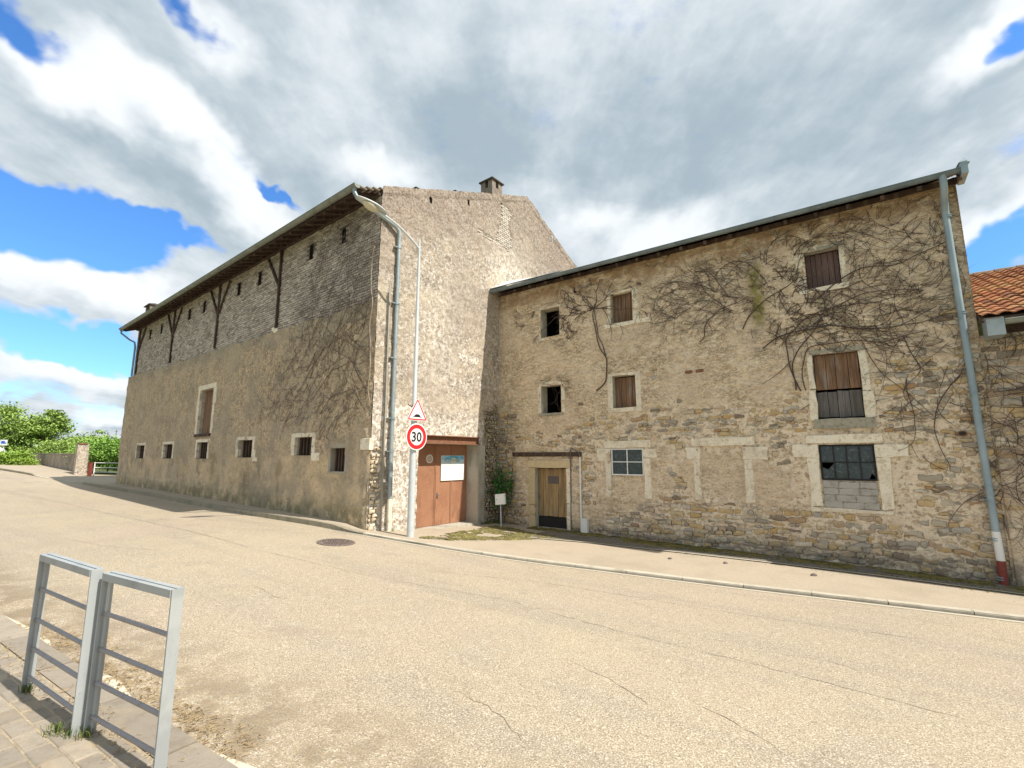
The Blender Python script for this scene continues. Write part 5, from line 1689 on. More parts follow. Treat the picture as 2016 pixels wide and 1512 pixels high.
us = grid_axis(N0, N1, .05); vs = grid_axis(-.95, NZ, .04)
sheet('wall', FR, us, vs, hN, [], m_wallR, nb, attrs={'expo': lambda u, v: 0 * u + .4, 'grime': lambda u, v: np.clip(.5 + 1.2 * (fbm(u, v, 1.1, 3, 66) - .5), 0, 1) * sm(v, .9, 2), 'moss': lambda u, v: 0 * u})
r = random.Random(19)
st = rubble(FR, N0 + .01, 15.5, -.8, NZ - .05, lambda *a: True, r, rowh=(.09, .17), ln=(.18, .5), gap=.022, front=(-.004, .030))
st.sort(key=lambda q: q[2]); rest = MB()
for k, (P, o, cx, cz, ar) in enumerate(st):
    if k < 230:
        m = MB(); m.tone = r.random(); m.raw(*stone_raw(FR, P, -.06, o, r, .014, .008)); m.build('stone', m_stone, nb, tone=True)
    else: rest.tone = r.random(); rest.raw(*stone_raw(FR, P, -.06, o, r, .014, .008))
rest.build('rubble_stonework', m_stone, nb, kind='stuff', tone=True)
NRZ = lambda g: 4.42 + .435 * (g + .3)
# clay tiles: each with rolls; the first 300 single
cols_, rows_ = [], []
r = random.Random(3)


def tile_mesh(m, s, g, r):
    n = 6; w = .235; L_ = .34
    j = r.uniform(-.008, .008); lift = r.uniform(0, .012)
    ring = []
    for gg, dz in ((g - .02, .035 + lift), (g + L_, .0)):
        for i in range(n):
            t_ = i / (n - 1)
            prof = .036 * math.sin(t_ * math.pi * 1.25) if t_ < .8 else -.012 * math.sin((t_ - .8) / .2 * math.pi)
            ring.append(FR.pt(s + t_ * w, NRZ(gg) + prof + dz + j * .3, -gg + j))
    lip = [(x, y, z - .022) for (x, y, z) in ring[:n]]
    m.raw(ring + lip, [(i, i + 1, n + i + 1, n + i) for i in range(n - 1)] + [(2 * n + i, 2 * n + i + 1, i + 1, i) for i in range(n - 1)])


cand = []
ncol = 34; nrow = 19
for i in range(ncol):
    for k in range(nrow): cand.append((11.78 + i * .225, -.30 + k * .285, i, k))
vis_t = [c for c in cand if project(FR.pt(c[0] + .1, NRZ(c[1]), -c[1]))[0] < 2060]
vis_t.sort(key=lambda c: c[1] + (c[0] - 11.8) * .2)
vset = set((c[2], c[3]) for c in vis_t[:300])
rest = MB()
for c in cand:
    tn = min(1, max(0, r.gauss(.52, .25)))
    if (c[2], c[3]) in vset:
        m = MB(); m.tone = tn; tile_mesh(m, c[0], c[1], r); m.build('tile', m_tile, nb, tone=True)
    else: rest.tone = tn; tile_mesh(rest, c[0], c[1], r)
rest.build('tiling', m_tile, nb, kind='stuff', tone=True)
m = MB(); A = [FR.pt(11.76, NRZ(-.3) - .03, .3), FR.pt(20, NRZ(-.3) - .03, .3), FR.pt(20, NRZ(5.1) - .03, -5.1), FR.pt(11.76, NRZ(5.1) - .03, -5.1)]
m.box([(x, y, z - .08) for x, y, z in A] + A); m.build('roof_deck', m_timber, nb)
m = MB(); m.poly([FR.pt(11.76, NRZ(5.1) - .03, -5.1), FR.pt(20, NRZ(5.1) - .03, -5.1), FR.pt(20, 4.3, -10.2), FR.pt(11.76, 4.3, -10.2)]); m.build('rear_roof', m_tile_g, nb)
for i in range(16):
    s = 11.8 + i * .42
    m = MB(); n = 6; ring = []
    for a, rr in ((s, .115), (s + .43, .10)):
        for k in range(n):
            an = math.pi * k / (n - 1); ring.append(FR.pt(a, NRZ(5.1) - .02 + math.sin(an) * rr, -5.12 + math.cos(an) * rr))
    m.raw(ring, [(k, k + 1, n + k + 1, n + k) for k in range(n - 1)] + [tuple(range(n))]); m.build('ridge_tile', m_tile_g, nb)
m = MB(); m.fbox(FR, 11.80, 12.04, 4.02, 4.34, .06, .46); m.build('gutter_box', m_zinc, nb)
m = MB(); m.raw([FR.pt(11.78, 4.36, .06), FR.pt(12.02, 4.345, .50), FR.pt(11.78, 4.345, .50), FR.pt(12.1, 4.38, .04)], [(0, 2, 1, 3)]); m.build('box_cover', m_galv, nb)
gutter(nb, FR, 12.05, 20, .38, 4.30, .085, m_zinc_d, seg=1.6)
m = MB(); m.fbox(FR, 11.9, 20, 4.12, 4.36, -.3, .02); m.build('eaves_beam', m_timber, nb)

# ================================================================== CREEPERS
def vine(name, F, starts, region, label, r, step=.085, rad0=.012, seg_max=9000, branch=.16, pref=None, holes=(), cell=.07, cap=3, mat=None, wander=.36, group=None, rmin=.0042):
    """bare climbing stems: curved random walks that branch, kept inside a region and from crowding"""
    stems = MB(); twigs = MB(); ns_ = 0
    occ = {}
    stack = [(s[0], s[1], s[2], s[3], s[4]) for s in starts]     # a, z, angle, radius, length
    total = 0; qi = 0
    while stack and total < seg_max:
        a, z, an, rd, ln = stack.pop(0) if r.random() < .8 else stack.pop()
        pts = []; n = int(ln / step)
        curl = r.uniform(-.10, .10)
        l = 0
        for i in range(n):
            pts.append((a, z))
            if i:
                c = (int(a / cell), int(z / cell)); occ[c] = occ.get(c, 0) + 1
                if occ[c] > cap and rd < .01: break
            if not region(a, z) and i > 2: break
            if any(h[0] < a < h[1] and h[2] < z < h[3] for h in holes) and rd < .01 and r.random() < .55: break
            if i and r.random() < branch * (1.0 if rd < .01 else 1.5):
                k = r.choice((-1, 1))
                rem = (n - i) * step
                stack.append((a, z, an + k * r.uniform(.35, 1.0), rd * r.uniform(.55, .8), rem * r.uniform(.5, 1.0) + .25))
            curl = curl * .85 + r.gauss(0, wander) * .35
            an += curl * .6
            if pref is not None:
                pa, kf = pref(a, z)
                an += math.sin(pa - an) * kf
            a += math.cos(an) * step; z += math.sin(an) * step
        if len(pts) < 3: continue
        total += len(pts)
        rd = max(rd, rmin)
        P3, R3 = [], []
        o0 = .05 + rd * .7
        for i, (x, y) in enumerate(pts):
            t_ = i / (len(pts) - 1)
            P3.append(F.pt(x, y, o0 + .015 * math.sin(x * 9 + y * 7)))
            R3.append(rd * (1 - .6 * t_))
        mb = stems if rd > .0075 else twigs
        mb.tube(P3, R3, 5 if rd > .009 else 3, caps=False)
    e = empty(name, F.pt(starts[0][0], starts[0][1], .06), label, 'climbing plant', group)
    if stems.v: stems.build('stem', mat or m_vine, e, smooth=True)
    if twigs.v: twigs.build('twigs', mat or m_vine, e, kind='stuff', smooth=True)
    return e


def path_vine(pts, F, rad, name, parent, mat=None, off=.06):
    """one long stem drawn through surveyed wall points, slightly wandering"""
    P = [Vector((p[0], p[1])) for p in pts]; out = []
    for p, q in zip(P[:-1], P[1:]):
        n = max(2, int((q - p).length / .1))
        for i in range(n): out.append(p.lerp(q, i / n))
    out.append(P[-1])
    ph = rnd.uniform(0, 9)
    out = [(v.x + .018 * math.sin(v.y * 7 + ph), v.y + .018 * math.sin(v.x * 8 + ph)) for v in out]
    for _ in range(2): out = [out[0]] + [((out[i - 1][0] + 2 * out[i][0] + out[i + 1][0]) / 4, (out[i - 1][1] + 2 * out[i][1] + out[i + 1][1]) / 4) for i in range(1, len(out) - 1)] + [out[-1]]
    m = MB(); n = len(out)
    m.tube([F.pt(a, z, off + rad) for a, z in out], [rad * (1 - .5 * i / n) for i in range(n)], 6)
    return m.build(name, mat or m_vine, parent, smooth=True)


# creeper on the barn's street wall: sweeps away from the corner, bending down
r = random.Random(32)


def reg_b(a, z):
    if a < .03 or a > 7.5 or z > 8.75 or z < 2.55 + .25 * math.sin(a * 2.1): return False
    if z > 5.9: return a < 4.4 - .45 * (z - 5.9) * 1.3
    if a > 4.6: return z < 5.0 - .45 * (a - 4.6) and z > 2.85
    return True


st = []
for k in range(46):
    z = r.uniform(3.0, 8.6)
    st.append((r.uniform(.06, .5), z, r.uniform(-.35, .5), r.uniform(.004, .009), r.uniform(2.5, 7.0)))
for k in range(46): st.append((r.uniform(.8, 4.6), r.uniform(3.0, 5.6), r.uniform(-.6, .5), r.uniform(.004, .009), r.uniform(1.5, 3.5)))
for k in range(12): st.append((r.uniform(.3, 3.0), r.uniform(7.2, 8.7), r.uniform(-1.8, -.6), r.uniform(.004, .006), r.uniform(1.0, 2.6)))
v1 = vine('creeper', FB, st, reg_b, 'bare brown creeper sweeping over the street wall of the barn beside its corner', r, seg_max=14000, branch=.12, rmin=.0046, mat=m_vine_b, wander=.22, cell=.09,
          pref=lambda a, z: (-.12 - .35 * math.sin(a * .9), .035), cap=4, rad0=.01)
for pts_, rd in (([(.2, 3.3), (.16, 4.6), (.28, 5.9), (.12, 7.2), (.2, 8.5)], .010), ([(.15, 3.4), (.9, 4.35), (1.9, 4.2), (2.9, 3.4)], .012), ([(.2, 4.4), (1.2, 5.15), (2.3, 5.0), (3.3, 4.1), (4.2, 3.3)], .011),
                 ([(.25, 5.4), (1.1, 5.9), (2.2, 6.6), (3.2, 6.4), (4.0, 6.2)], .009), ([(.2, 2.95), (.8, 3.6), (1.9, 3.45), (2.6, 2.8)], .010)):
    path_vine(pts_, FB, rd, 'stem', v1, m_vine_b)
path_vine([(.12, 7.4), (.22, 6.6), (.08, 5.8), (.16, 5.1), (.05, 4.3), (.10, 3.5), (.02, 3.2)], FB, .014, 'stem', v1, m_vine_l)['label'] = 'pale dead stem hanging beside the corner'

# creepers on the stone house
r = random.Random(41)
reg = lambda a, z: .75 < a < 5.2 and 5.2 < z < 7.0 and not (a > 4.9 and z < 5.6)
st = [(3.62, 6.2, an, .012, r.uniform(1.2, 2.6)) for an in (2.6, 2.9, 3.2, 3.5, .4, .0, .9, -.4, 2.2, 3.0, 3.3)] + [(1.5, 6.5, an, .007, 1.0) for an in (3.6, 4.1, 4.6, 3.0)] + [(2.5, 6.1, an, .007, .9) for an in (2.9, -.5, -1.2, .2)] + [(4.9, 6.1, -1.3, .006, .8), (4.6, 6.6, .2, .006, 1.2)]
v2 = vine('creeper', FR, st, reg, 'small bare creeper with a twisted dangling trunk around the two upper left house windows', r, seg_max=4200, branch=.20, holes=(O_WA, O_WC), cap=4,
          pref=lambda a, z: ((math.pi - .1 if a < 3.6 else 0.0), .05))
path_vine([(3.62, 3.72), (3.95, 3.92), (4.0, 4.25), (3.98, 4.67), (3.82, 4.85), (3.77, 5.05), (3.66, 5.5), (3.58, 5.95), (3.66, 6.35)], FR, .020, 'stem', v2)
path_vine([(3.95, 4.7), (3.88, 5.1), (3.72, 5.3), (3.7, 5.8), (3.62, 6.25)], FR, .014, 'stem', v2)
reg = lambda a, z: 1.3 < a < 2.75 and 2.9 < z < 4.35
vine('creeper', FR, [(1.6, 4.1, -.1, .008, 1.1), (1.65, 4.2, -.2, .007, 1.1), (2.45, 4.15, -1.4, .007, .9), (1.65, 4.05, -1.6, .006, .8), (2.5, 4.0, -1.0, .006, .7)], reg,
     'wisp of bare creeper framing the open middle left window of the house', r, seg_max=330, branch=.2, cap=4)


def reg_c(a, z):
    if a > 11.7 or z > 7.2: return False
    if a < 5.35: return False
    if a < 8.2: return z > 5.25 - .35 * math.sin((a - 5.3) * 1.1) and z < 6.35 + .55 * min(1, (a - 5.3) / 1.2)
    return z > (4.3 if a < 8.5 else 4.1) - .25 * (a > 10.1)


st = []
for k in range(44): st.append((r.uniform(5.8, 8.3), r.uniform(5.3, 6.7), math.pi + r.uniform(-1.2, 1.0), r.uniform(.004, .010), r.uniform(1.2, 3.2)))
for k in range(85): st.append((r.uniform(8.1, 9.6), r.uniform(4.4, 6.6), r.uniform(-.9, 1.7), r.uniform(.004, .010), r.uniform(1.5, 4.5)))
for k in range(40): st.append((r.uniform(7.8, 9.6), r.uniform(4.3, 5.6), r.uniform(0, 6.28), r.uniform(.004, .007), r.uniform(.8, 2.2)))
for k in range(50): st.append((r.uniform(9.0, 11.5), r.uniform(4.2, 7.1), r.uniform(0, 6.28), r.uniform(.004, .008), r.uniform(1.0, 2.5)))
v3 = vine('creeper', FR, st, reg_c, 'large tangled bare creeper covering the upper right part of the stone house wall', r, seg_max=50000, branch=.15, holes=(O_WE, O_WF), cap=4,
          pref=lambda a, z: ((.15 if a > 8.2 else 2.9), .03))
for pts_, rd in (([(8.02, 4.35), (8.3, 4.62), (9.35, 4.72), (9.9, 4.55), (10.42, 4.45), (11.2, 4.8)], .016), ([(8.62, 3.3), (8.6, 3.9), (8.75, 4.3), (9.2, 4.75), (9.36, 5.2), (9.2, 5.6)], .017),
                 ([(8.7, 3.3), (8.52, 4.0), (8.5, 4.5), (8.9, 4.95), (9.4, 5.1), (10.2, 5.35), (11.0, 5.2)], .016), ([(9.2, 5.35), (9.73, 5.78), (10.1, 5.9), (10.73, 5.82), (11.1, 5.98), (11.45, 6.12)], .015),
                 ([(6.58, 4.74), (6.76, 4.86), (6.72, 5.2), (7.1, 5.5), (7.8, 5.7)], .013), ([(7.6, 4.9), (7.75, 5.2), (8.1, 5.5), (8.8, 5.9), (9.0, 6.5)], .014),
                 ([(8.6, 4.0), (8.1, 3.6), (7.95, 3.5)], .009), ([(8.80, 3.3), (8.78, 3.75), (8.88, 4.26), (9.6, 4.33), (10.3, 4.2), (11.0, 4.35)], .013), ([(8.85, 2.95), (8.66, 2.85)], .010)):
    path_vine(pts_, FR, rd, 'stem', v3)


def reg_d(a, z): return 9.95 < a < 11.55 and .5 < z < 4.4


st = [(r.uniform(10.1, 11.5), r.uniform(2.8, 4.3), r.uniform(-2.6, -.5), r.uniform(.005, .010), r.uniform(.6, 1.8)) for k in range(26)]
v4 = vine('creeper', FR, st, reg_d, 'loose bare creeper stems hanging right of the loading door beside the blue downpipe', r, seg_max=1500, branch=.11, cap=2)
for pts_, rd in (([(10.6, 4.3), (10.85, 3.5), (10.52, 3.25), (10.5, 3.0), (10.8, 2.65)], .011), ([(11.4, 3.4), (10.98, 2.8), (10.92, 2.4), (10.95, 1.9), (11.08, 1.6)], .012), ([(11.5, 1.15), (11.2, 1.0), (11.0, .7), (10.93, .52)], .008),
                 ([(9.9, 4.3), (10.2, 3.5), (10.6, 3.1), (10.9, 2.6)], .010), ([(10.7, 1.8), (10.85, 1.62), (11.05, 1.55)], .008)):
    path_vine(pts_, FR, rd, 'stem', v4)
st = [(r.uniform(11.7, 13.2), r.uniform(.6, 4.0), r.uniform(0, 6.28), r.uniform(.005, .012), r.uniform(.5, 1.7)) for k in range(70)]
v5 = vine('creeper', FR, st, lambda a, z: 11.62 < a < 14.5 and .3 < z < 4.1, 'dry creeper tufts on the rubble wall right of the downpipe, below the orange roof', r, seg_max=3600, branch=.22, cap=4, rmin=.0038)

# ================================================================== STREET THINGS
lp = Vector((-2.42, 11.72)); lz = pz(lp.x, lp.y)
lamp = empty('street_lamp', (lp.x, lp.y, lz), 'tall pale grey street lamp with curved arm standing in front of the barn gable', 'street lamp')
m = MB(); m.tube([(lp.x, lp.y, lz - .05), (lp.x, lp.y, lz + .9), (lp.x, lp.y, 2.75)], [.088, .084, .075], 16); m.build('pole_base', m_galv, lamp, smooth=True)
m = MB(); m.tube([(lp.x, lp.y, 2.75), (lp.x, lp.y, 2.80), (lp.x, lp.y, 7.15), (lp.x, lp.y, 7.42)], [.073, .056, .032, .026], 12); m.build('pole', m_galv, lamp, smooth=True)
ad = Vector((-.69, -.724)).normalized()
hd = lp + ad * 1.42
P = []
for i in range(15):
    t_ = i / 14
    p = lp - ad * .06 + ad * (1.45 * t_)
    P.append((p.x, p.y, 7.12 + .62 * (1 - (1 - t_) ** 1.9)))
m = MB(); m.tube(P, [.030 - .004 * i / 14 for i in range(15)], 8); m.build('arm', m_galv, lamp, smooth=True)
# lamp head: flattened drop shaped shell with a rim and a bowl
sd = Vector((-ad.y, ad.x))
m = MB(); nr, na = 11, 16
rings = []
for i in range(nr):
    t_ = i / (nr - 1)
    w = .155 * math.sin(math.pi * min(1, t_ * .62 + .38)) ** .6 if t_ > 0 else .03
    w = .03 + .13 * math.sin(math.pi * (t_ ** .75)) ** .8 if t_ < 1 else .02
    p = hd - ad * .42 + ad * (.82 * t_)
    for k in range(na):
        a = 2 * math.pi * k / na
        up = math.sin(a); hh = .075 if up > 0 else .028
        q = p + sd * (math.cos(a) * w)
        rings.append((q.x, q.y, 7.74 + .16 * t_ + up * hh * (w / .15)))
m.raw(rings, [(i * na + k, i * na + (k + 1) % na, (i + 1) * na + (k + 1) % na, (i + 1) * na + k) for i in range(nr - 1) for k in range(na)] + [tuple(range(na)), tuple(range((nr - 1) * na, nr * na))[::-1]])
head = m.build('lamp_head', m_galv, lamp, smooth=True)
m = MB(); c = hd + ad * .02
bw_ = []
for j in range(5):
    ph = j / 4 * math.pi / 2
    for k in range(16):
        a = 2 * math.pi * k / 16
        q = c + ad * (math.cos(a) * .21 * math.cos(ph)) + sd * (math.sin(a) * .125 * math.cos(ph))
        bw_.append((q.x, q.y, 7.79 + .19 * math.cos(a) * .20 * math.cos(ph) / .82 - .10 * math.sin(ph)))
m.raw(bw_, [(j * 16 + k, j * 16 + (k + 1) % 16, (j + 1) * 16 + (k + 1) % 16, (j + 1) * 16 + k) for j in range(4) for k in range(16)])
m.build('lamp_glass', m_lampglass, head, smooth=True)
m = MB(); m.tube([(lp.x, lp.y, 3.02), (lp.x, lp.y, 3.06)], .078, 12); m.beam((lp.x - .07, lp.y, 3.04), (lp.x - .16, lp.y - .02, 3.10), .03, .03); m.build('cable_bracket', m_iron, lamp)

SN = Vector((.781, -.625)).normalized()       # direction the traffic signs face
SR = Vector((-SN.y, SN.x))                    # to the right as seen by a driver: up x normal
FS = Fr(lp + SN * .11, SR, SN)
m_sred = flat('sign_red', (.70, .025, .03), .4)
m_swhite = mlay('sign_white', (.80, .80, .79), [(6, (.70, .69, .66), .5, .75, .4)], rough=.4)
m_sblack = flat('sign_black', (.02, .02, .022), .5)
m_sgrey = flat('sign_back', (.40, .41, .41), .6)


def disc_f(F, a, z, r0, r1, o, n=48, o_back=None):
    m = MB()
    if r0 == 0:
        A = [F.pt(a + r1 * math.cos(2 * math.pi * k / n), z + r1 * math.sin(2 * math.pi * k / n), o) for k in range(n)]
        if o_back is None: m.poly(A)
        else:
            Bq = [F.pt(a + r1 * math.cos(2 * math.pi * k / n), z + r1 * math.sin(2 * math.pi * k / n), o_back) for k in range(n)]
            m.raw(A + Bq, [tuple(range(n)), tuple(range(n, 2 * n))[::-1]] + [(k, (k + 1) % n, n + (k + 1) % n, n + k) for k in range(n)])
    else:
        for k in range(n):
            a1, a2 = 2 * math.pi * k / n, 2 * math.pi * (k + 1) / n
            m.poly([F.pt(a + q * math.cos(t_), z + q * math.sin(t_), o) for q, t_ in ((r0, a1), (r1, a1), (r1, a2), (r0, a2))])
    return m


sz = 2.29
s1 = empty('speed_limit_sign', (*FS.pt(0, 0, 0)[:2], sz - .325), 'round red bordered speed limit sign reading 30 on the lamp pole', 'road sign')
disc_f(FS, 0, sz, 0, .325, .012, o_back=-.01).build('plate', m_swhite, s1)
disc_f(FS, 0, sz, .205, .300, .0145).build('red_ring', m_sred, s1)
text_mesh('30', FS, 0, sz, .0165, .245, m_sblack, s1, 'digits', 1, .31, bold=.022)
m = MB(); m.fbox(FS, -.05, .05, sz - .04, sz + .04, -.1, -.01); m.build('bracket', m_sgrey, s1)
tz = 2.875
s2 = empty('speed_hump_sign', (*FS.pt(0, 0, 0)[:2], tz - .2), 'triangular red bordered speed hump warning sign on the lamp pole', 'road sign')


def tri(F, a, z, s, o, rr=.04, o_back=None, n=6):
    h = s * math.sqrt(3) / 2
    P0 = [(a, z + h * 2 / 3), (a - s / 2, z - h / 3), (a + s / 2, z - h / 3)]
    out = []
    for i in range(3):
        p = Vector(P0[i]); c = Vector((a, z)); d = (c - p).normalized(); q = p + d * rr * 2
        base = math.atan2(-d.y, -d.x)
        for k in range(n + 1):
            an = base - math.pi / 3 + 2 * math.pi / 3 * k / n
            out.append((q.x + math.cos(an) * rr, q.y + math.sin(an) * rr))
    return out


def plate_poly(F, P, o0, o1):
    m = MB(); n = len(P)
    A = [F.pt(x, z, o1) for x, z in P]; Bq = [F.pt(x, z, o0) for x, z in P]
    m.raw(A + Bq, [tuple(range(n)), tuple(range(n, 2 * n))[::-1]] + [(k, (k + 1) % n, n + (k + 1) % n, n + k) for k in range(n)])
    return m


plate_poly(FS, tri(FS, 0, tz, .66, 0, .045), -.01, .012).build('plate', m_swhite, s2)
o_, i_ = tri(FS, 0, tz, .615, 0, .03), tri(FS, 0, tz, .505, 0, .008)
m = MB()
for k in range(len(o_)):
    k2 = (k + 1) % len(o_); m.poly([FS.pt(*o_[k], .0145), FS.pt(*o_[k2], .0145), FS.pt(*i_[k2], .0145), FS.pt(*i_[k], .0145)])
m.build('red_border', m_sred, s2)
hump = [(-.15, 0), (.15, 0), (.15, .012)] + [(.10 * math.cos(t_ * math.pi / 10), .012 + .062 * math.sin(t_ * math.pi / 10)) for t_ in range(11)] + [(-.15, .012)]
m = MB(); m.poly([FS.pt(x, tz - .105 + z, .0155) for x, z in hump]); m.build('hump_symbol', m_sblack, s2)
m = MB(); m.fbox(FS, -.05, .05, tz - .04, tz + .04, -.1, -.01); m.build('bracket', m_sgrey, s2)

# letter box on a thin post
mp = Vector(FR.pt(1.0, 0, 1.0)[:2]); mzb = pz(mp.x, mp.y)
mp = Vector((-.33, 14.62)); mzb = gz(mp.x, mp.y) + .05
mb_ = empty('mailbox', (mp.x, mp.y, mzb), 'white box leaning on a thin metal post in front of the shrub in the corner', 'mailbox')
m = MB(); m.tube([(mp.x + .01, mp.y, mzb - .03), (mp.x - .01, mp.y, mzb + .66)], .018, 8); m.build('post', m_galv, mb_, smooth=True)
FM = Fr(mp, Vector((.98, -.2)).normalized(), Vector((-.2, -.98)).normalized())
m = MB(); cA = [(-.155, .66), (.145, .69), (.125, 1.00), (-.175, .965)]
m.box([FM.pt(x, mzb + z, -.07) for x, z in cA] + [FM.pt(x, mzb + z, .07) for x, z in cA]); m.build('box', m_white, mb_)
m = MB(); cA2 = [(-.145, .67), (.135, .698), (.117, .99), (-.163, .957)]
m.box([FM.pt(x, mzb + z, .07) for x, z in cA2] + [FM.pt(x, mzb + z, .076) for x, z in cA2]); dd = m.build('box_door', m_white, mb_)
m = MB(); m.tube([FM.pt(-.125, mzb + .82, .07), FM.pt(-.125, mzb + .82, .09)], .012, 8); m.build('lock', m_iron, dd)

# shrub in the corner
r = random.Random(12)
sb = Vector(FR.pt(.40, 0, .35)[:2]); sbz = gz(sb.x, sb.y) + .05
shrub = empty('corner_shrub', (sb.x, sb.y, sbz), 'dark green long leaved shrub growing against the stones in the corner behind the white box', 'shrub')
leafm = bpy.data.meshes.new('leaf')
lv = [(0, 0, 0), (.25, .16, .03), (.6, .17, .05), (1, 0, -.06), (.6, -.17, .05), (.25, -.16, .03), (.3, 0, -.01), (.62, 0, .0)]
leafm.from_pydata(lv, [], [(0, 6, 1), (0, 5, 6), (6, 7, 2, 1), (6, 5, 4, 7), (7, 3, 2), (7, 4, 3)]); leafm.materials.append(m_leaf_d)
tips = []
for k in range(15):
    ang = r.uniform(0, 6.28); sp = r.uniform(.05, .40)
    top = (sb.x + math.cos(ang) * sp * 1.1, sb.y + math.sin(ang) * sp * .5, sbz + r.uniform(.9, 1.7) * (1.3 - sp) + .22)
    pts_ = []
    for i in range(6):
        t_ = i / 5; pts_.append((sb.x + (top[0] - sb.x) * t_ ** 1.3, sb.y + (top[1] - sb.y) * t_ ** 1.3, sbz + (top[2] - sbz) * t_))
    m = MB(); m.tube(pts_, [.012, .011, .009, .007, .005, .003], 5); m.build('stem', m_bark, shrub, smooth=True)
    for j in range(18):
        t_ = r.uniform(.48, 1.0)
        i = min(4, int(t_ * 5)); f = t_ * 5 - i
        p = Vector(pts_[i]).lerp(Vector(pts_[i + 1]), f)
        tips.append(p)
for p in tips[:290]:
    o = bpy.data.objects.new('leaf', leafm); COL.objects.link(o); o.parent = shrub
    o.location = p - WL[shrub.name]; o.rotation_euler = (r.uniform(-.4, .4), r.uniform(-.2, .9), r.uniform(0, 6.28)); s = r.uniform(.13, .25); o.scale = (s, s, s)


# ------------------------------------------------------------------ railings on the near pavement
def railing(a, b, z0, label):
    a, b = Vector(a), Vector(b)
    d = (b - a).normalized(); n = Vector((-d.y, d.x))
    F = Fr(a, d, n); L_ = (b - a).length
    e = empty('railing', (*((a + b) / 2), z0), label, 'railing', 'grey steel railings along the near kerb')
    H_ = .97
    for s in (0, L_ - .012):
        m = MB(); m.fbox(F, s, s + .012, z0 - .03, z0 + H_, -.032, .032)
        q = s + .012 if s == 0 else s - .022
        m.build('post', m_rail, e)
        m = MB(); m.fbox(F, q if s == 0 else q, q + .022 if s == 0 else q + .022, z0 - .03, z0 + H_ - .046, -.006, .006); m.build('post_rib', m_rail, e)
    m = MB(); m.fbox(F, .013, L_ - .013, z0 + H_ - .045, z0 + H_ - .001, -.036, -.006); m.fbox(F, .013, L_ - .013, z0 + H_ - .045, z0 + H_ - .001, .004, .036); m.fbox(F, .013, L_ - .013, z0 + H_ - .043, z0 + H_ - .012, -.005, .003)
    m.build('top_rail', m_rail, e)
    for z in (.105, .30, .50, .715):
        m = MB(); m.tube([F.pt(.012, z0 + z, 0), F.pt(L_ - .012, z0 + z, 0)], .0135, 10); rg = m.build('rung', m_rung, e, smooth=True)
        m = MB(); m.tube([F.pt(.012, z0 + z, 0), F.pt(.024, z0 + z, 0)], .018, 8); m.build('weld', m_rung, rg)
    return e


railing((-3.545, 3.765), (-2.705, 3.250), gz(-3.1, 3.5) + .10, 'left of the two grey steel railing frames on the near pavement')
railing((-2.650, 3.272), (-1.905, 2.860), gz(-2.3, 3.05) + .10, 'right of the two grey steel railing frames, nearest the camera')


def blades(name, pts, mat, r, n, h, spread, lab=None, cat=None, flat_=False):
    m = MB()
    for i in range(n):
        c = r.choice(pts); a = r.uniform(0, 6.28); rr = abs(r.gauss(0, spread))
        x, y = c[0] + math.cos(a) * rr, c[1] + math.sin(a) * rr; z = c[2]
        L_ = h * r.uniform(.4, 1.1); b = r.uniform(0, 6.28); w = (.0009 if flat_ else .0016) + .0008 * r.random()
        if flat_:
            dx, dy = math.cos(b) * L_ / 2, math.sin(b) * L_ / 2; px, py = -math.sin(b) * w, math.cos(b) * w
            z0 = z + r.uniform(.003, .016); z1 = z + r.uniform(.003, .016)
            m.raw([(x - dx - px, y - dy - py, z0), (x - dx + px, y - dy + py, z0), (x + dx + px, y + dy + py, z1), (x + dx - px, y + dy - py, z1), (x, y, max(z0, z1) + .006)], [(0, 1, 4), (1, 2, 4), (2, 3, 4), (3, 0, 4)])
        else:
            lean = r.uniform(.15, .9)
            tx, ty = math.cos(b) * lean * L_, math.sin(b) * lean * L_
            px, py = -math.sin(b) * w, math.cos(b) * w
            m.raw([(x - px, y - py, z - .005), (x + px, y + py, z - .005), (x + tx * .4 + px, y + ty * .4 + py, z + L_ * .6), (x + tx * .4 - px, y + ty * .4 - py, z + L_ * .6), (x + tx, y + ty, z + L_ * (1 - lean * .35))],
                  [(0, 1, 2, 3), (3, 2, 4)])
    o = m.build(name, mat, None, kind='stuff')
    if lab: tag(o, lab, cat)
    return o


r = random.Random(50)
zt = lambda x, y, d=.1: (x, y, gz(x, y) + d)
blades('grass', [zt(-3.52, 3.75)], m_grass, r, 90, .075, .028, 'tuft of grass at the foot of the leftmost railing post', 'grass')
blades('grass', [zt(-2.74, 3.25), zt(-2.63, 3.23), zt(-2.85, 3.27)], m_grass, r, 170, .07, .04, 'grass tuft between the two railing frames at the kerb', 'grass')
pts_ = [npt(t_, -abs(r.gauss(.16, .10)), 0) for t_ in np.linspace(.3, 4.3, 120)]
blades('dry_grass_litter', pts_, m_straw, r, 1500, .06, .07, 'dry straw and grass litter lying in the gutter behind the railings', 'litter', True)
pts_ = [npt(t_, r.uniform(.2, .35), .1) for t_ in np.linspace(.6, 4.4, 60)]
blades('dry_grass_litter', pts_, m_straw, r, 260, .04, .06, 'scattered dry straw on the pavement at the railing feet', 'litter', True)

# weeds at the wall foot in the corner and by the downpipe
blades('weeds', [zt(*FG.pt(4.1 + i * .12, 0, .12)[:2], .05) for i in range(7)] + [zt(*FG.pt(.62, 0, .16)[:2], .05), zt(*FR.pt(.3, 0, .3)[:2], .05)], m_grass, r, 420, .14, .09, 'green weeds at the wall foot between gate and shrub', 'weeds')


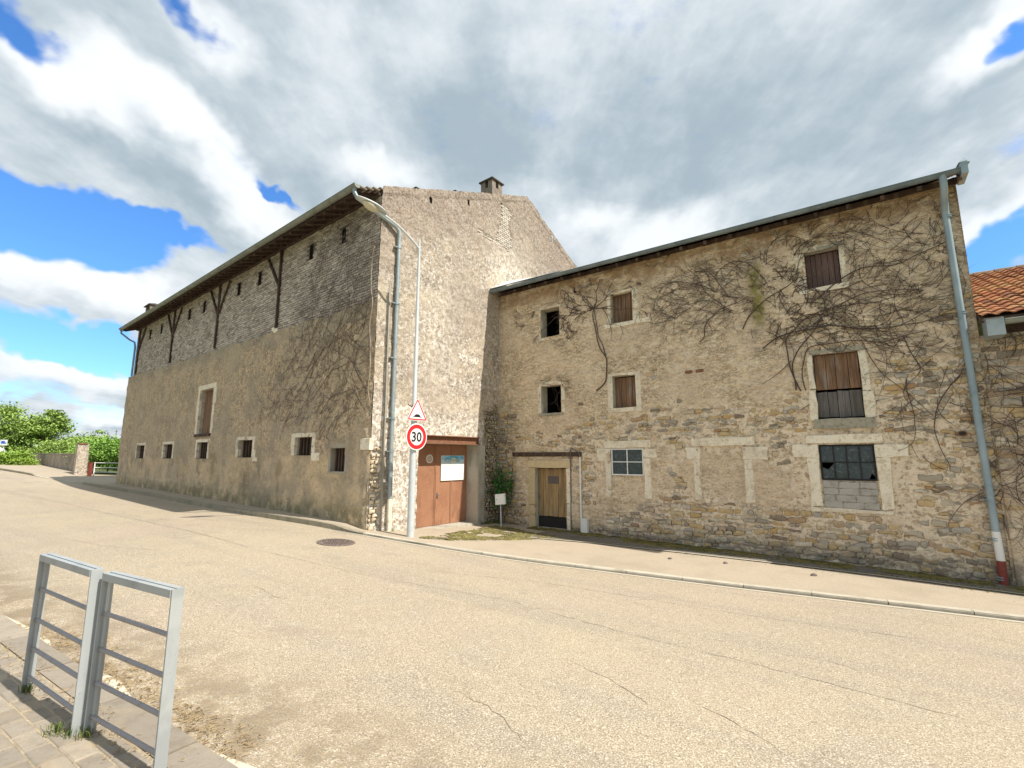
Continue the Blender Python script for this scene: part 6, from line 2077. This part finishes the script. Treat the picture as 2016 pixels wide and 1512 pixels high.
# moss cushions on the verge and in front of the gate
def moss(name, sampler, n, mat, r, s0, s1, lab):
    m = MB()
    for i in range(n):
        x, y, w = sampler(r)
        if w <= 0: continue
        s = r.uniform(s0, s1) * (.5 + .5 * w); z = gz(x, y) + .060; h = s * r.uniform(.3, .6)
        k = 5; a0 = r.uniform(0, 6.28)
        ring = [(x + math.cos(a0 + 6.283 * j / k) * s * r.uniform(.7, 1.2), y + math.sin(a0 + 6.283 * j / k) * s * r.uniform(.7, 1.2), z) for j in range(k)]
        ring += [((p[0] - x) * .6 + x, (p[1] - y) * .6 + y, z + h * r.uniform(.6, .9)) for p in ring]
        ring.append((x, y, z + h))
        m.raw(ring, [(j, (j + 1) % k, k + (j + 1) % k, k + j) for j in range(k)] + [(k + j, k + (j + 1) % k, 2 * k) for j in range(k)])
    return tag(m.build(name, mat, None, kind='stuff', smooth=True), lab, 'moss')


def s_verge(r):
    s = r.uniform(2.9, 16); o = abs(r.gauss(.26, .22)) + .02
    x, y, _ = FR.pt(s, 0, o)
    d = float(fbm(np.array([x]), np.array([y]), 2.5, 3, 71)[0])
    return x, y, (1 if d > .40 else 0)


moss('moss', s_verge, 7000, m_moss, r, .010, .028, 'brown green moss cushions along the foot of the stone house wall')
GP = [(-2.2, 11.62), (-2.0, 12.2), (-1.5, 13.2), (-.9, 14.3), (-.5, 15.0), (.1, 14.6), (.5, 13.9), (1.2, 13.3), (1.3, 12.95), (.6, 12.75), (-.1, 12.45), (-.9, 12.1), (-1.5, 11.75)]


def s_gate(r):
    while True:
        x, y = r.uniform(-2.2, 1.4), r.uniform(11.6, 15.1)
        if bool(inpoly(np.array([x]), np.array([y]), GP)[0]): break
    d = float(fbm(np.array([x]), np.array([y]), 1.6, 4, 72)[0])
    return x, y, (1 if d > .47 else 0)


moss('moss', s_gate, 7000, m_moss_y, r, .008, .022, 'yellow green moss cushions on the asphalt in front of the rust red gate')


def carpet(name, xs, ys, hfn, mat, lab):
    """a continuous moss carpet: its bumps rise through the asphalt where it grows"""
    X, Y = hfn[0](xs, ys)
    H_ = hfn[1](X, Y)
    Z = GZ(X, Y) + .05 + H_
    n, k = X.shape
    idx = np.arange(n * k).reshape(n, k)
    cell = np.maximum(np.maximum(H_[:-1, :-1], H_[1:, 1:]), np.maximum(H_[1:, :-1], H_[:-1, 1:])) > .004
    Fq = np.stack([idx[:-1, :-1][cell], idx[1:, :-1][cell], idx[1:, 1:][cell], idx[:-1, 1:][cell]], -1)
    org = np.array([X.mean(), Y.mean(), Z.min()])
    return tag(link(name, nmesh(name, np.stack([X, Y, Z], -1).reshape(-1, 3) - org, Fq, True), mat, None, tuple(org), 'stuff'), lab, 'moss')


def fr_grid(ss, oo):
    S, O = np.meshgrid(ss, oo, indexing='ij')
    return FR.o.x + FR.d.x * S + FR.n.x * O, FR.o.y + FR.d.y * S + FR.n.y * O


def h_v(X, Y):
    S = (X - FR.o.x) * FR.d.x + (Y - FR.o.y) * FR.d.y; O = (X - FR.o.x) * FR.n.x + (Y - FR.o.y) * FR.n.y
    m_ = sm(.50 + .25 * (fbm(S, S * 0, .8, 3, 81) - .5) - O + .35 * (fbm(X, Y, 3.0, 4, 82) - .5), -.06, .10) * sm(fbm(X, Y, 2.0, 4, 83), .30, .42)
    return -.02 + m_ * (.040 + .025 * fbm(X, Y, 22, 3, 84))


carpet('moss_carpet', np.arange(1.4, 17, .028), np.arange(-.03, .80, .028), (fr_grid, h_v), m_moss, 'continuous brown green moss strip on the verge under the stone house wall')


def h_g(X, Y):
    p = inpoly(X + .25 * (fbm(X, Y, 2.0, 3, 86) - .5), Y + .25 * (fbm(X, Y, 2.0, 3, 87) - .5), GP)
    m_ = p * sm(fbm(X, Y, 1.5, 4, 88), .44, .54) * sm(fbm(X, Y, 7, 4, 85), .44, .50)
    return -.02 + m_ * (.034 + .02 * fbm(X, Y, 25, 3, 89))


carpet('moss_carpet', np.arange(-2.4, 1.5, .028), np.arange(11.5, 15.2, .028), (lambda a, b: np.meshgrid(a, b, indexing='ij'), h_g), m_moss_y, 'patchy yellow green moss growing between the lamp pole and the corner shrub')

# grit and leaf litter along the kerb and the verge
blades('leaf_litter', [zt(*FR.pt(s_, 0, o_)[:2], .06) for s_ in np.arange(1.5, 13, .35) for o_ in (.3, .7, 1.1)], m_straw, r, 900, .03, .25, 'bits of dry leaf litter scattered on the verge under the stone house', 'litter', True)
# clods of dirt on the pavement
for i, (x, y, s, w) in enumerate(((3.43, 10.77, .035, 'nearest the wooden door'), (4.47, 10.4, .04, 'middle one of three'), (5.72, 9.44, .045, 'nearest the blue downpipe'))):
    m = MB(); rr = random.Random(i + 3); z = gz(x, y) + .052; V_ = []
    for k in range(3):
        for j in range(7):
            a = 6.283 * j / 7; q = s * (1.0, .95, .5)[k] * rr.uniform(.75, 1.2); V_.append((x + math.cos(a) * q * 1.3, y + math.sin(a) * q * .8, z + s * (0, .5, .95)[k]))
    m.raw(V_, [(k * 7 + j, k * 7 + (j + 1) % 7, (k + 1) * 7 + (j + 1) % 7, (k + 1) * 7 + j) for k in range(2) for j in range(7)] + [tuple(range(14, 21))])
    tag(m.build('dirt_clod', m_iron, None), 'small dark clod of dirt lying on the pavement, ' + w, 'dirt clod', 'dark clods on the pavement')
# tar seams and cracks of the road
def crack(pts, w, r, mat, depth=.003):
    m = MB(); P = [Vector(p) for p in pts]; out = []
    for p, q in zip(P[:-1], P[1:]):
        n = max(2, int((q - p).length / .07))
        for i in range(n): out.append(p.lerp(q, i / n) + Vector((r.gauss(0, .012), r.gauss(0, .012))))
    V_ = []
    for i, p in enumerate(out):
        d = (out[min(i + 1, len(out) - 1)] - out[max(0, i - 1)]).normalized(); n_ = Vector((-d.y, d.x)); ww = w * r.uniform(.15, 1.0) * min(1, i / 6, (len(out) - 1 - i) / 6)
        for q in (p + n_ * ww, p - n_ * ww): V_.append((q.x, q.y, gz(q.x, q.y) + depth))
    m.raw(V_, [(2 * i, 2 * i + 1, 2 * i + 3, 2 * i + 2) for i in range(len(out) - 1)])
    return m


m_crack = flat('crack_dirt', (.26, .21, .165), .95)
r = random.Random(9)
CR = [([(-22.2, 21.0), (-16.4, 17.4), (-10, 13.0), (-4.9, 9.35)], .012), ([(-4.9, 9.35), (-2.3, 8.0), (-.1, 7.15), (1.4, 5.9), (2.5, 5.1), (3.9, 3.9)], .005),
      ([(1.6, 7.6), (1.9, 7.3), (2.1, 6.9)], .006), ([(.4, 5.2), (.9, 4.6), (1.2, 3.9)], .005), ([(1.4, 4.4), (1.75, 3.8), (1.9, 3.3)], .005), ([(-3.8, 7.2), (-3.1, 6.6), (-2.6, 6.5)], .005),
      ([(-1.2, 8.6), (0.3, 8.5), (1.6, 7.9), (3.4, 6.9), (5.2, 6.1)], .006), ([(-9.5, 10.2), (-7.5, 9.2), (-6.2, 8.9)], .006), ([(2.6, 5.6), (3.3, 5.3), (3.8, 4.7)], .005), ([(-.6, 4.4), (-.1, 3.9), (.2, 3.3)], .004)]
cm = MB()
for P_c, w in CR:
    c = crack(P_c, w, r, m_crack); cm.raw(c.v, c.f)
cm.build('road_cracks', m_crack, None, kind='structure')


# ================================================================== BACKGROUND ON THE LEFT
def crown(name, c, rad, n, ls, mat, r, parent, clumps=40, flat_=.8, seed=1):
    g = np.random.default_rng(seed)
    cl = []
    while len(cl) < clumps:
        p = g.uniform(-1, 1, 3)
        l = np.linalg.norm(p)
        if .45 < l < 1.0: cl.append(p * (1 + .12 * g.normal()))
    cl = np.array(cl)
    ci = g.integers(0, clumps, n)
    sz_ = g.uniform(.14, .30, clumps)
    P = cl[ci] + g.normal(0, 1, (n, 3)) * sz_[ci][:, None] * np.array([1, 1, .6])
    P = P * np.array(rad) + np.array(c)
    nrm = g.normal(0, 1, (n, 3)); nrm[:, 2] = np.abs(nrm[:, 2]) + .4; nrm /= np.linalg.norm(nrm, axis=1)[:, None]
    t1 = np.cross(nrm, g.normal(0, 1, (n, 3))); t1 /= np.linalg.norm(t1, axis=1)[:, None]
    t2 = np.cross(nrm, t1)
    s = ls * g.uniform(.6, 1.3, n)[:, None]
    V = np.stack([P - t1 * s, P - t2 * s * .5 + nrm * s * .12, P + t1 * s, P + t2 * s * .5 + nrm * s * .12], 1).reshape(-1, 3)
    Fq = np.arange(4 * n).reshape(n, 4)
    org = np.array([c[0], c[1], c[2] - rad[2]])
    return link(name, nmesh(name, V - org, Fq, False), mat, parent, tuple(org), 'stuff' if parent is None else None)


def tree(x, y, h, crowns, label, r, mat, n, ls, group=None, seed=1, trunk=.16):
    z0 = gz(x, y) - .05
    t_ = empty('tree', (x, y, z0), label, 'tree', group)
    m = MB(); m.tube([(x, y, z0), (x + .1, y, z0 + h * .3), (x, y + .1, z0 + h * .62)], [trunk, trunk * .75, trunk * .4], 8); tr = m.build('trunk', m_bark, t_, smooth=True)
    for k in range(7):
        a = r.uniform(0, 6.28); m = MB(); b = z0 + h * r.uniform(.28, .5)
        m.tube([(x, y, b), (x + math.cos(a) * h * .13, y + math.sin(a) * h * .13, b + h * .14), (x + math.cos(a) * h * .24, y + math.sin(a) * h * .24, b + h * .24)], [trunk * .4, trunk * .25, trunk * .1], 5); m.build('branch', m_bark, tr, smooth=True)
    for i, (dx, dy, dz, rx, ry, rz_) in enumerate(crowns):
        crown('crown', (x + dx, y + dy, z0 + dz), (rx, ry, rz_), int(n * rx * rz_), ls, mat, r, t_, 34, seed=seed + i)
    return t_


r = random.Random(88)
G_ = 'trees beyond the low street wall'
tree(-59, 60, 5.8, [(0, 0, 3.9, 2.6, 2.3, 1.9), (-2.0, .5, 3.0, 1.8, 1.6, 1.5), (1.0, 0, 5.9, 1.0, .9, .55), (1.6, 0, 5.0, 1.2, .8, .7)], 'broad spring green tree with one branch sticking up, left of the low street wall', r, m_leaf_t, 900, .17, G_, 3)
tree(-65.5, 62, 6.4, [(0, 0, 4.4, 2.8, 2.4, 2.3), (2.2, -3, 2.0, 2.4, 1.5, 1.2)], 'spring green tree at the very left edge of the picture above the rounded bush', r, m_leaf_t, 800, .17, G_, 13)
tree(-51.5, 58, 4.6, [(0, 0, 2.1, 2.4, 2.0, 1.3), (2.0, 1, 1.8, 1.6, 1.5, 1.1)], 'low green tree above the middle of the low street wall', r, m_leaf_t, 800, .15, G_, 23)
tree(-47, 60, 4.2, [(0, 0, 3.0, 1.1, 1.0, .8), (1.0, 0, 2.2, 1.2, 1, .8)], 'thin pale tree with sparse leaves standing behind the gate pillar', r, m_leaf_t, 260, .14, G_, 33)
tree(-43.5, 58, 4.0, [(0, 0, 2.9, .7, .8, .7), (1.2, 0, 2.2, 1.2, 1, .7)], 'slender young tree with sparse leaves above the big hedge', r, m_leaf_t, 260, .14, G_, 43)

hedge = empty('hedge', (-29.6, 34.6, gz(-29.6, 34.6)), 'big bright green hedge between the gate pillar and the far corner of the barn', 'hedge')
zz_ = gz(-29, 35)
for i, (x, y, z, a, b, c) in enumerate(((-31.2, 36, 1.35, 1.3, 1.2, 1.0), (-29.6, 35.2, 1.45, 1.3, 1.1, 1.05), (-28.0, 34.6, 1.4, 1.2, 1.0, 1.0), (-26.6, 34.2, 1.3, 1.1, 1.0, .95), (-32.4, 36.6, 1.0, .9, .9, .7), (-25.2, 34.6, 1.2, 1.0, 1, .9))):
    crown('foliage', (x, y, zz_ + z), (a, b, c), 3000, .085, m_leaf_h, r, hedge, 46, seed=60 + i)
for i in range(5):
    m = MB(); x = -30.9 + i * 1.25; m.tube([(x, 35.6 - i * .25, zz_ - .1), (x + .1, 35.6 - i * .25, zz_ + 1.2)], [.05, .03], 6); m.build('trunk', m_bark, hedge)
bush = empty('rounded_bush', (-42.0, 39.6, gz(-42, 39.6)), 'low rounded yellow green bush on the pavement at the left edge, below the blue sign', 'bush')
for i, (x, y, z, a) in enumerate(((-41.0, 40.2, .5, .95), (-42.4, 40.2, .55, 1.0), (-43.6, 40.6, .62, 1.0), (-42.0, 40.9, .8, .9))):
    crown('foliage', (x, y, gz(x, y) + z), (a, .9, .62), 2300, .075, m_leaf_y, r, bush, 34, seed=80 + i)

shrubs = empty('shrubbery', (-52, 54, gz(-52, 54)), 'dark green shrubbery closing the view just behind the low street wall', 'shrubs')
for i in range(9):
    x = -66 + i * 4.3; y = 62 - i * 2.0
    crown('foliage', (x, y, gz(x, y) + 1.1), (2.6, 1.4, 1.3), 2600, .13, m_leaf_t, r, shrubs, 50, seed=120 + i)
for i in range(4):
    x = -40 + i * 3.2; y = 46 - i * 2.2
    crown('foliage', (x, y, gz(x, y) + 1.0), (2.0, 1.2, 1.4), 2200, .11, m_leaf_h, r, shrubs, 50, seed=140 + i)

# low street wall, pillar, gate, post
lw = empty('low_wall', FB.pt(44, gz(*FB.pt(44, 0, 0)[:2]), 0), 'low rendered street wall with coping running away from the gate pillar to the left', 'wall')
m = MB()
for s in np.arange(31.9, 62, 2.0):
    s2_ = min(s + 2.0, 62)
    za, zb_ = gz(*FB.pt(s, 0, -.2)[:2]), gz(*FB.pt(s2_, 0, -.2)[:2])
    ta, tb = 1.98 + .006 * (s - 32), 1.98 + .006 * (s2_ - 32)
    m.box([FB.pt(s, za - .1, -.25), FB.pt(s2_, zb_ - .1, -.25), FB.pt(s2_, zb_ - .1, .0), FB.pt(s, za - .1, .0),
           FB.pt(s, ta, -.25), FB.pt(s2_, tb, -.25), FB.pt(s2_, tb, .0), FB.pt(s, ta, .0)])
    c = MB()
    c.box([FB.pt(s + .01, ta + .003, -.30), FB.pt(s2_ - .01, tb + .003, -.30), FB.pt(s2_ - .01, tb + .003, .05), FB.pt(s + .01, ta + .003, .05),
           FB.pt(s + .01, ta + .06, -.30), FB.pt(s2_ - .01, tb + .06, -.30), FB.pt(s2_ - .01, tb + .06, .05), FB.pt(s + .01, ta + .06, .05)])
    c.build('coping', m_cem, lw)
m.build('wall_body', mlay('grey_wall_render', (.36, .31, .25), [(1.2, (.20, .17, .13), .46, .60, .75), (3, (.22, .19, .15), .42, .64, .7, {'st': (1, 1, .5)}), (20, (.46, .40, .32), .5, .7, .5)], [(20, .5, .02)]), lw)
px_, py_ = FB.pt(31.6, 0, .2)[:2]; pzz = gz(px_, py_)
pil = empty('gate_pillar', (px_, py_, pzz), 'square rendered gate pillar with a capstone at the end of the low street wall', 'pillar')
m = MB(); m.fbox(FB, 31.3, 31.88, pzz - .1, pzz + 1.98, -.10, .46); m.build('shaft', m_gable, pil)
m = MB(); m.fbox(FB, 31.25, 31.93, pzz + 1.983, pzz + 2.07, -.02, .42); m.build('capstone', m_rust, pil)
gx_, gy_ = -26.95, 30.75; g0 = gz(gx_, gy_) + .02
rp = empty('red_post', (gx_, gy_, g0), 'brown red wooden gate post right of the rendered pillar', 'post')
m = MB(); m.wbox(gx_ - .03, gx_ + .13, gy_ - .08, gy_ + .08, g0 - .1, g0 + .84); m.build('shaft', m_redp, rp)
m = MB(); m.wbox(gx_ - .05, gx_ + .15, gy_ - .10, gy_ + .10, g0 + .843, g0 + .87); m.build('post_cap', m_rust, rp)
fg = empty('field_gate', (-25.1, 30.95, g0), 'low white tubular gate closing the drive beside the far corner of the barn', 'gate')
F2_ = Fr((-26.72, 30.85), Vector((1, .06)).normalized(), Vector((.06, -1)).normalized())
for z in (.24, .52, .82):
    m = MB(); m.tube([F2_.pt(0, g0 + z, 0), F2_.pt(3.2, g0 + z - .03, 0)], .024, 6); m.build('bar', m_white, fg, smooth=True)
for s in (0, 3.2):
    m = MB(); m.tube([F2_.pt(s, g0 + .0, 0), F2_.pt(s, g0 + .86, 0)], .035, 6); m.build('upright', m_white, fg, smooth=True)
# pale shed glimpsed behind the gate
sh = empty('pale_shed', (-29.6, 40.5, gz(-29.6, 40.5)), 'pale low shed wall glimpsed between hedge and barn behind the white gate', 'shed')
zs = gz(-29.6, 40.5)
m = MB(); m.wbox(-32.2, -27.0, 39.6, 42, zs - .1, zs + 1.7); m.build('wall', m_white, sh)
m = MB(); m.wbox(-32.4, -26.9, 39.4, 42.2, zs + 1.703, zs + 1.8); m.build('roof', m_tile_g, sh)

# blue street sign on a post, car, far poles
bx, by = -47.75, 45.0; bz = gz(bx, by)
bs_ = empty('blue_sign', (bx, by, bz), 'small blue and white sign on a thin post beyond the rounded bush', 'road sign')
m = MB(); m.tube([(bx, by, bz - .1), (bx, by, 3.4)], .05, 8); m.build('post', m_galv, bs_, smooth=True)
m = MB(); m.wbox(bx - .33, bx + .33, by - .09, by - .06, 2.9, 3.42); m.build('plate', m_swhite, bs_)
m = MB(); m.wbox(bx - .22, bx + .12, by - .096, by - .0905, 3.05, 3.30); m.wbox(bx + .12, bx + .27, by - .096, by - .0905, 3.05, 3.16); m.build('blue_symbol', flat('sign_blue', (.02, .12, .60), .4), bs_)
cz_ = gz(-50.2, 47)
car = empty('parked_car', (-51.5, 47.0, cz_), 'white car just showing at the left picture edge beyond the rounded bush', 'car')
prof = [(-2.1, .35), (2.05, .35), (2.1, .75), (1.95, .92), (1.15, .98), (.5, 1.42), (-1.1, 1.45), (-1.75, 1.0), (-2.1, .92)]
m = MB(); n = len(prof)
A = [(-51.5 + x, 46.2 + (.12 if z > 1.2 else 0), cz_ + z) for x, z in prof]; Bq = [(-51.5 + x, 47.8 - (.12 if z > 1.2 else 0), cz_ + z) for x, z in prof]
m.raw(A + Bq, [tuple(range(n)), tuple(range(n, 2 * n))[::-1]] + [(k, (k + 1) % n, n + (k + 1) % n, n + k) for k in range(n)]); m.build('body', m_white, car)
m = MB(); W_ = [(1.0, 1.0), (.5, 1.36), (-1.05, 1.39), (-1.55, 1.0)]
m.poly([(-51.5 + x, 46.18 + (z - 1) * .3, cz_ + z) for x, z in W_]); m.build('side_window', m_glass, car)
for x in (-1.3, 1.3):
    for y in (46.2, 47.8):
        m = MB(); m.tube([(-51.5 + x, y - .1, cz_ + .31), (-51.5 + x, y + .1, cz_ + .31)], .31, 16); wh_ = m.build('wheel', m_black, car)
        m = MB(); m.tube([(-51.5 + x, y - .105, cz_ + .31), (-51.5 + x, y + .105, cz_ + .31)], .18, 12); m.build('rim', m_galv, wh_)
for i, (x, y) in enumerate(((-67.8, 80), (-66.4, 80))):
    z = gz(x, y)
    u = empty('utility_pole', (x, y, z), ('left' if i == 0 else 'right') + ' one of two thin far poles above the hedge beside the barn', 'utility pole', 'far thin poles')
    m = MB(); m.tube([(x, y, z), (x, y, 6.0 + .35 * i)], [.09, .05], 6); m.build('mast', m_iron, u)
    m = MB(); m.beam((x - .25, y, 5.7 + .35 * i), (x + .25, y, 5.7 + .35 * i), .06, .06); m.build('crossarm', m_iron, u)
# grass behind the gate
r = random.Random(61)
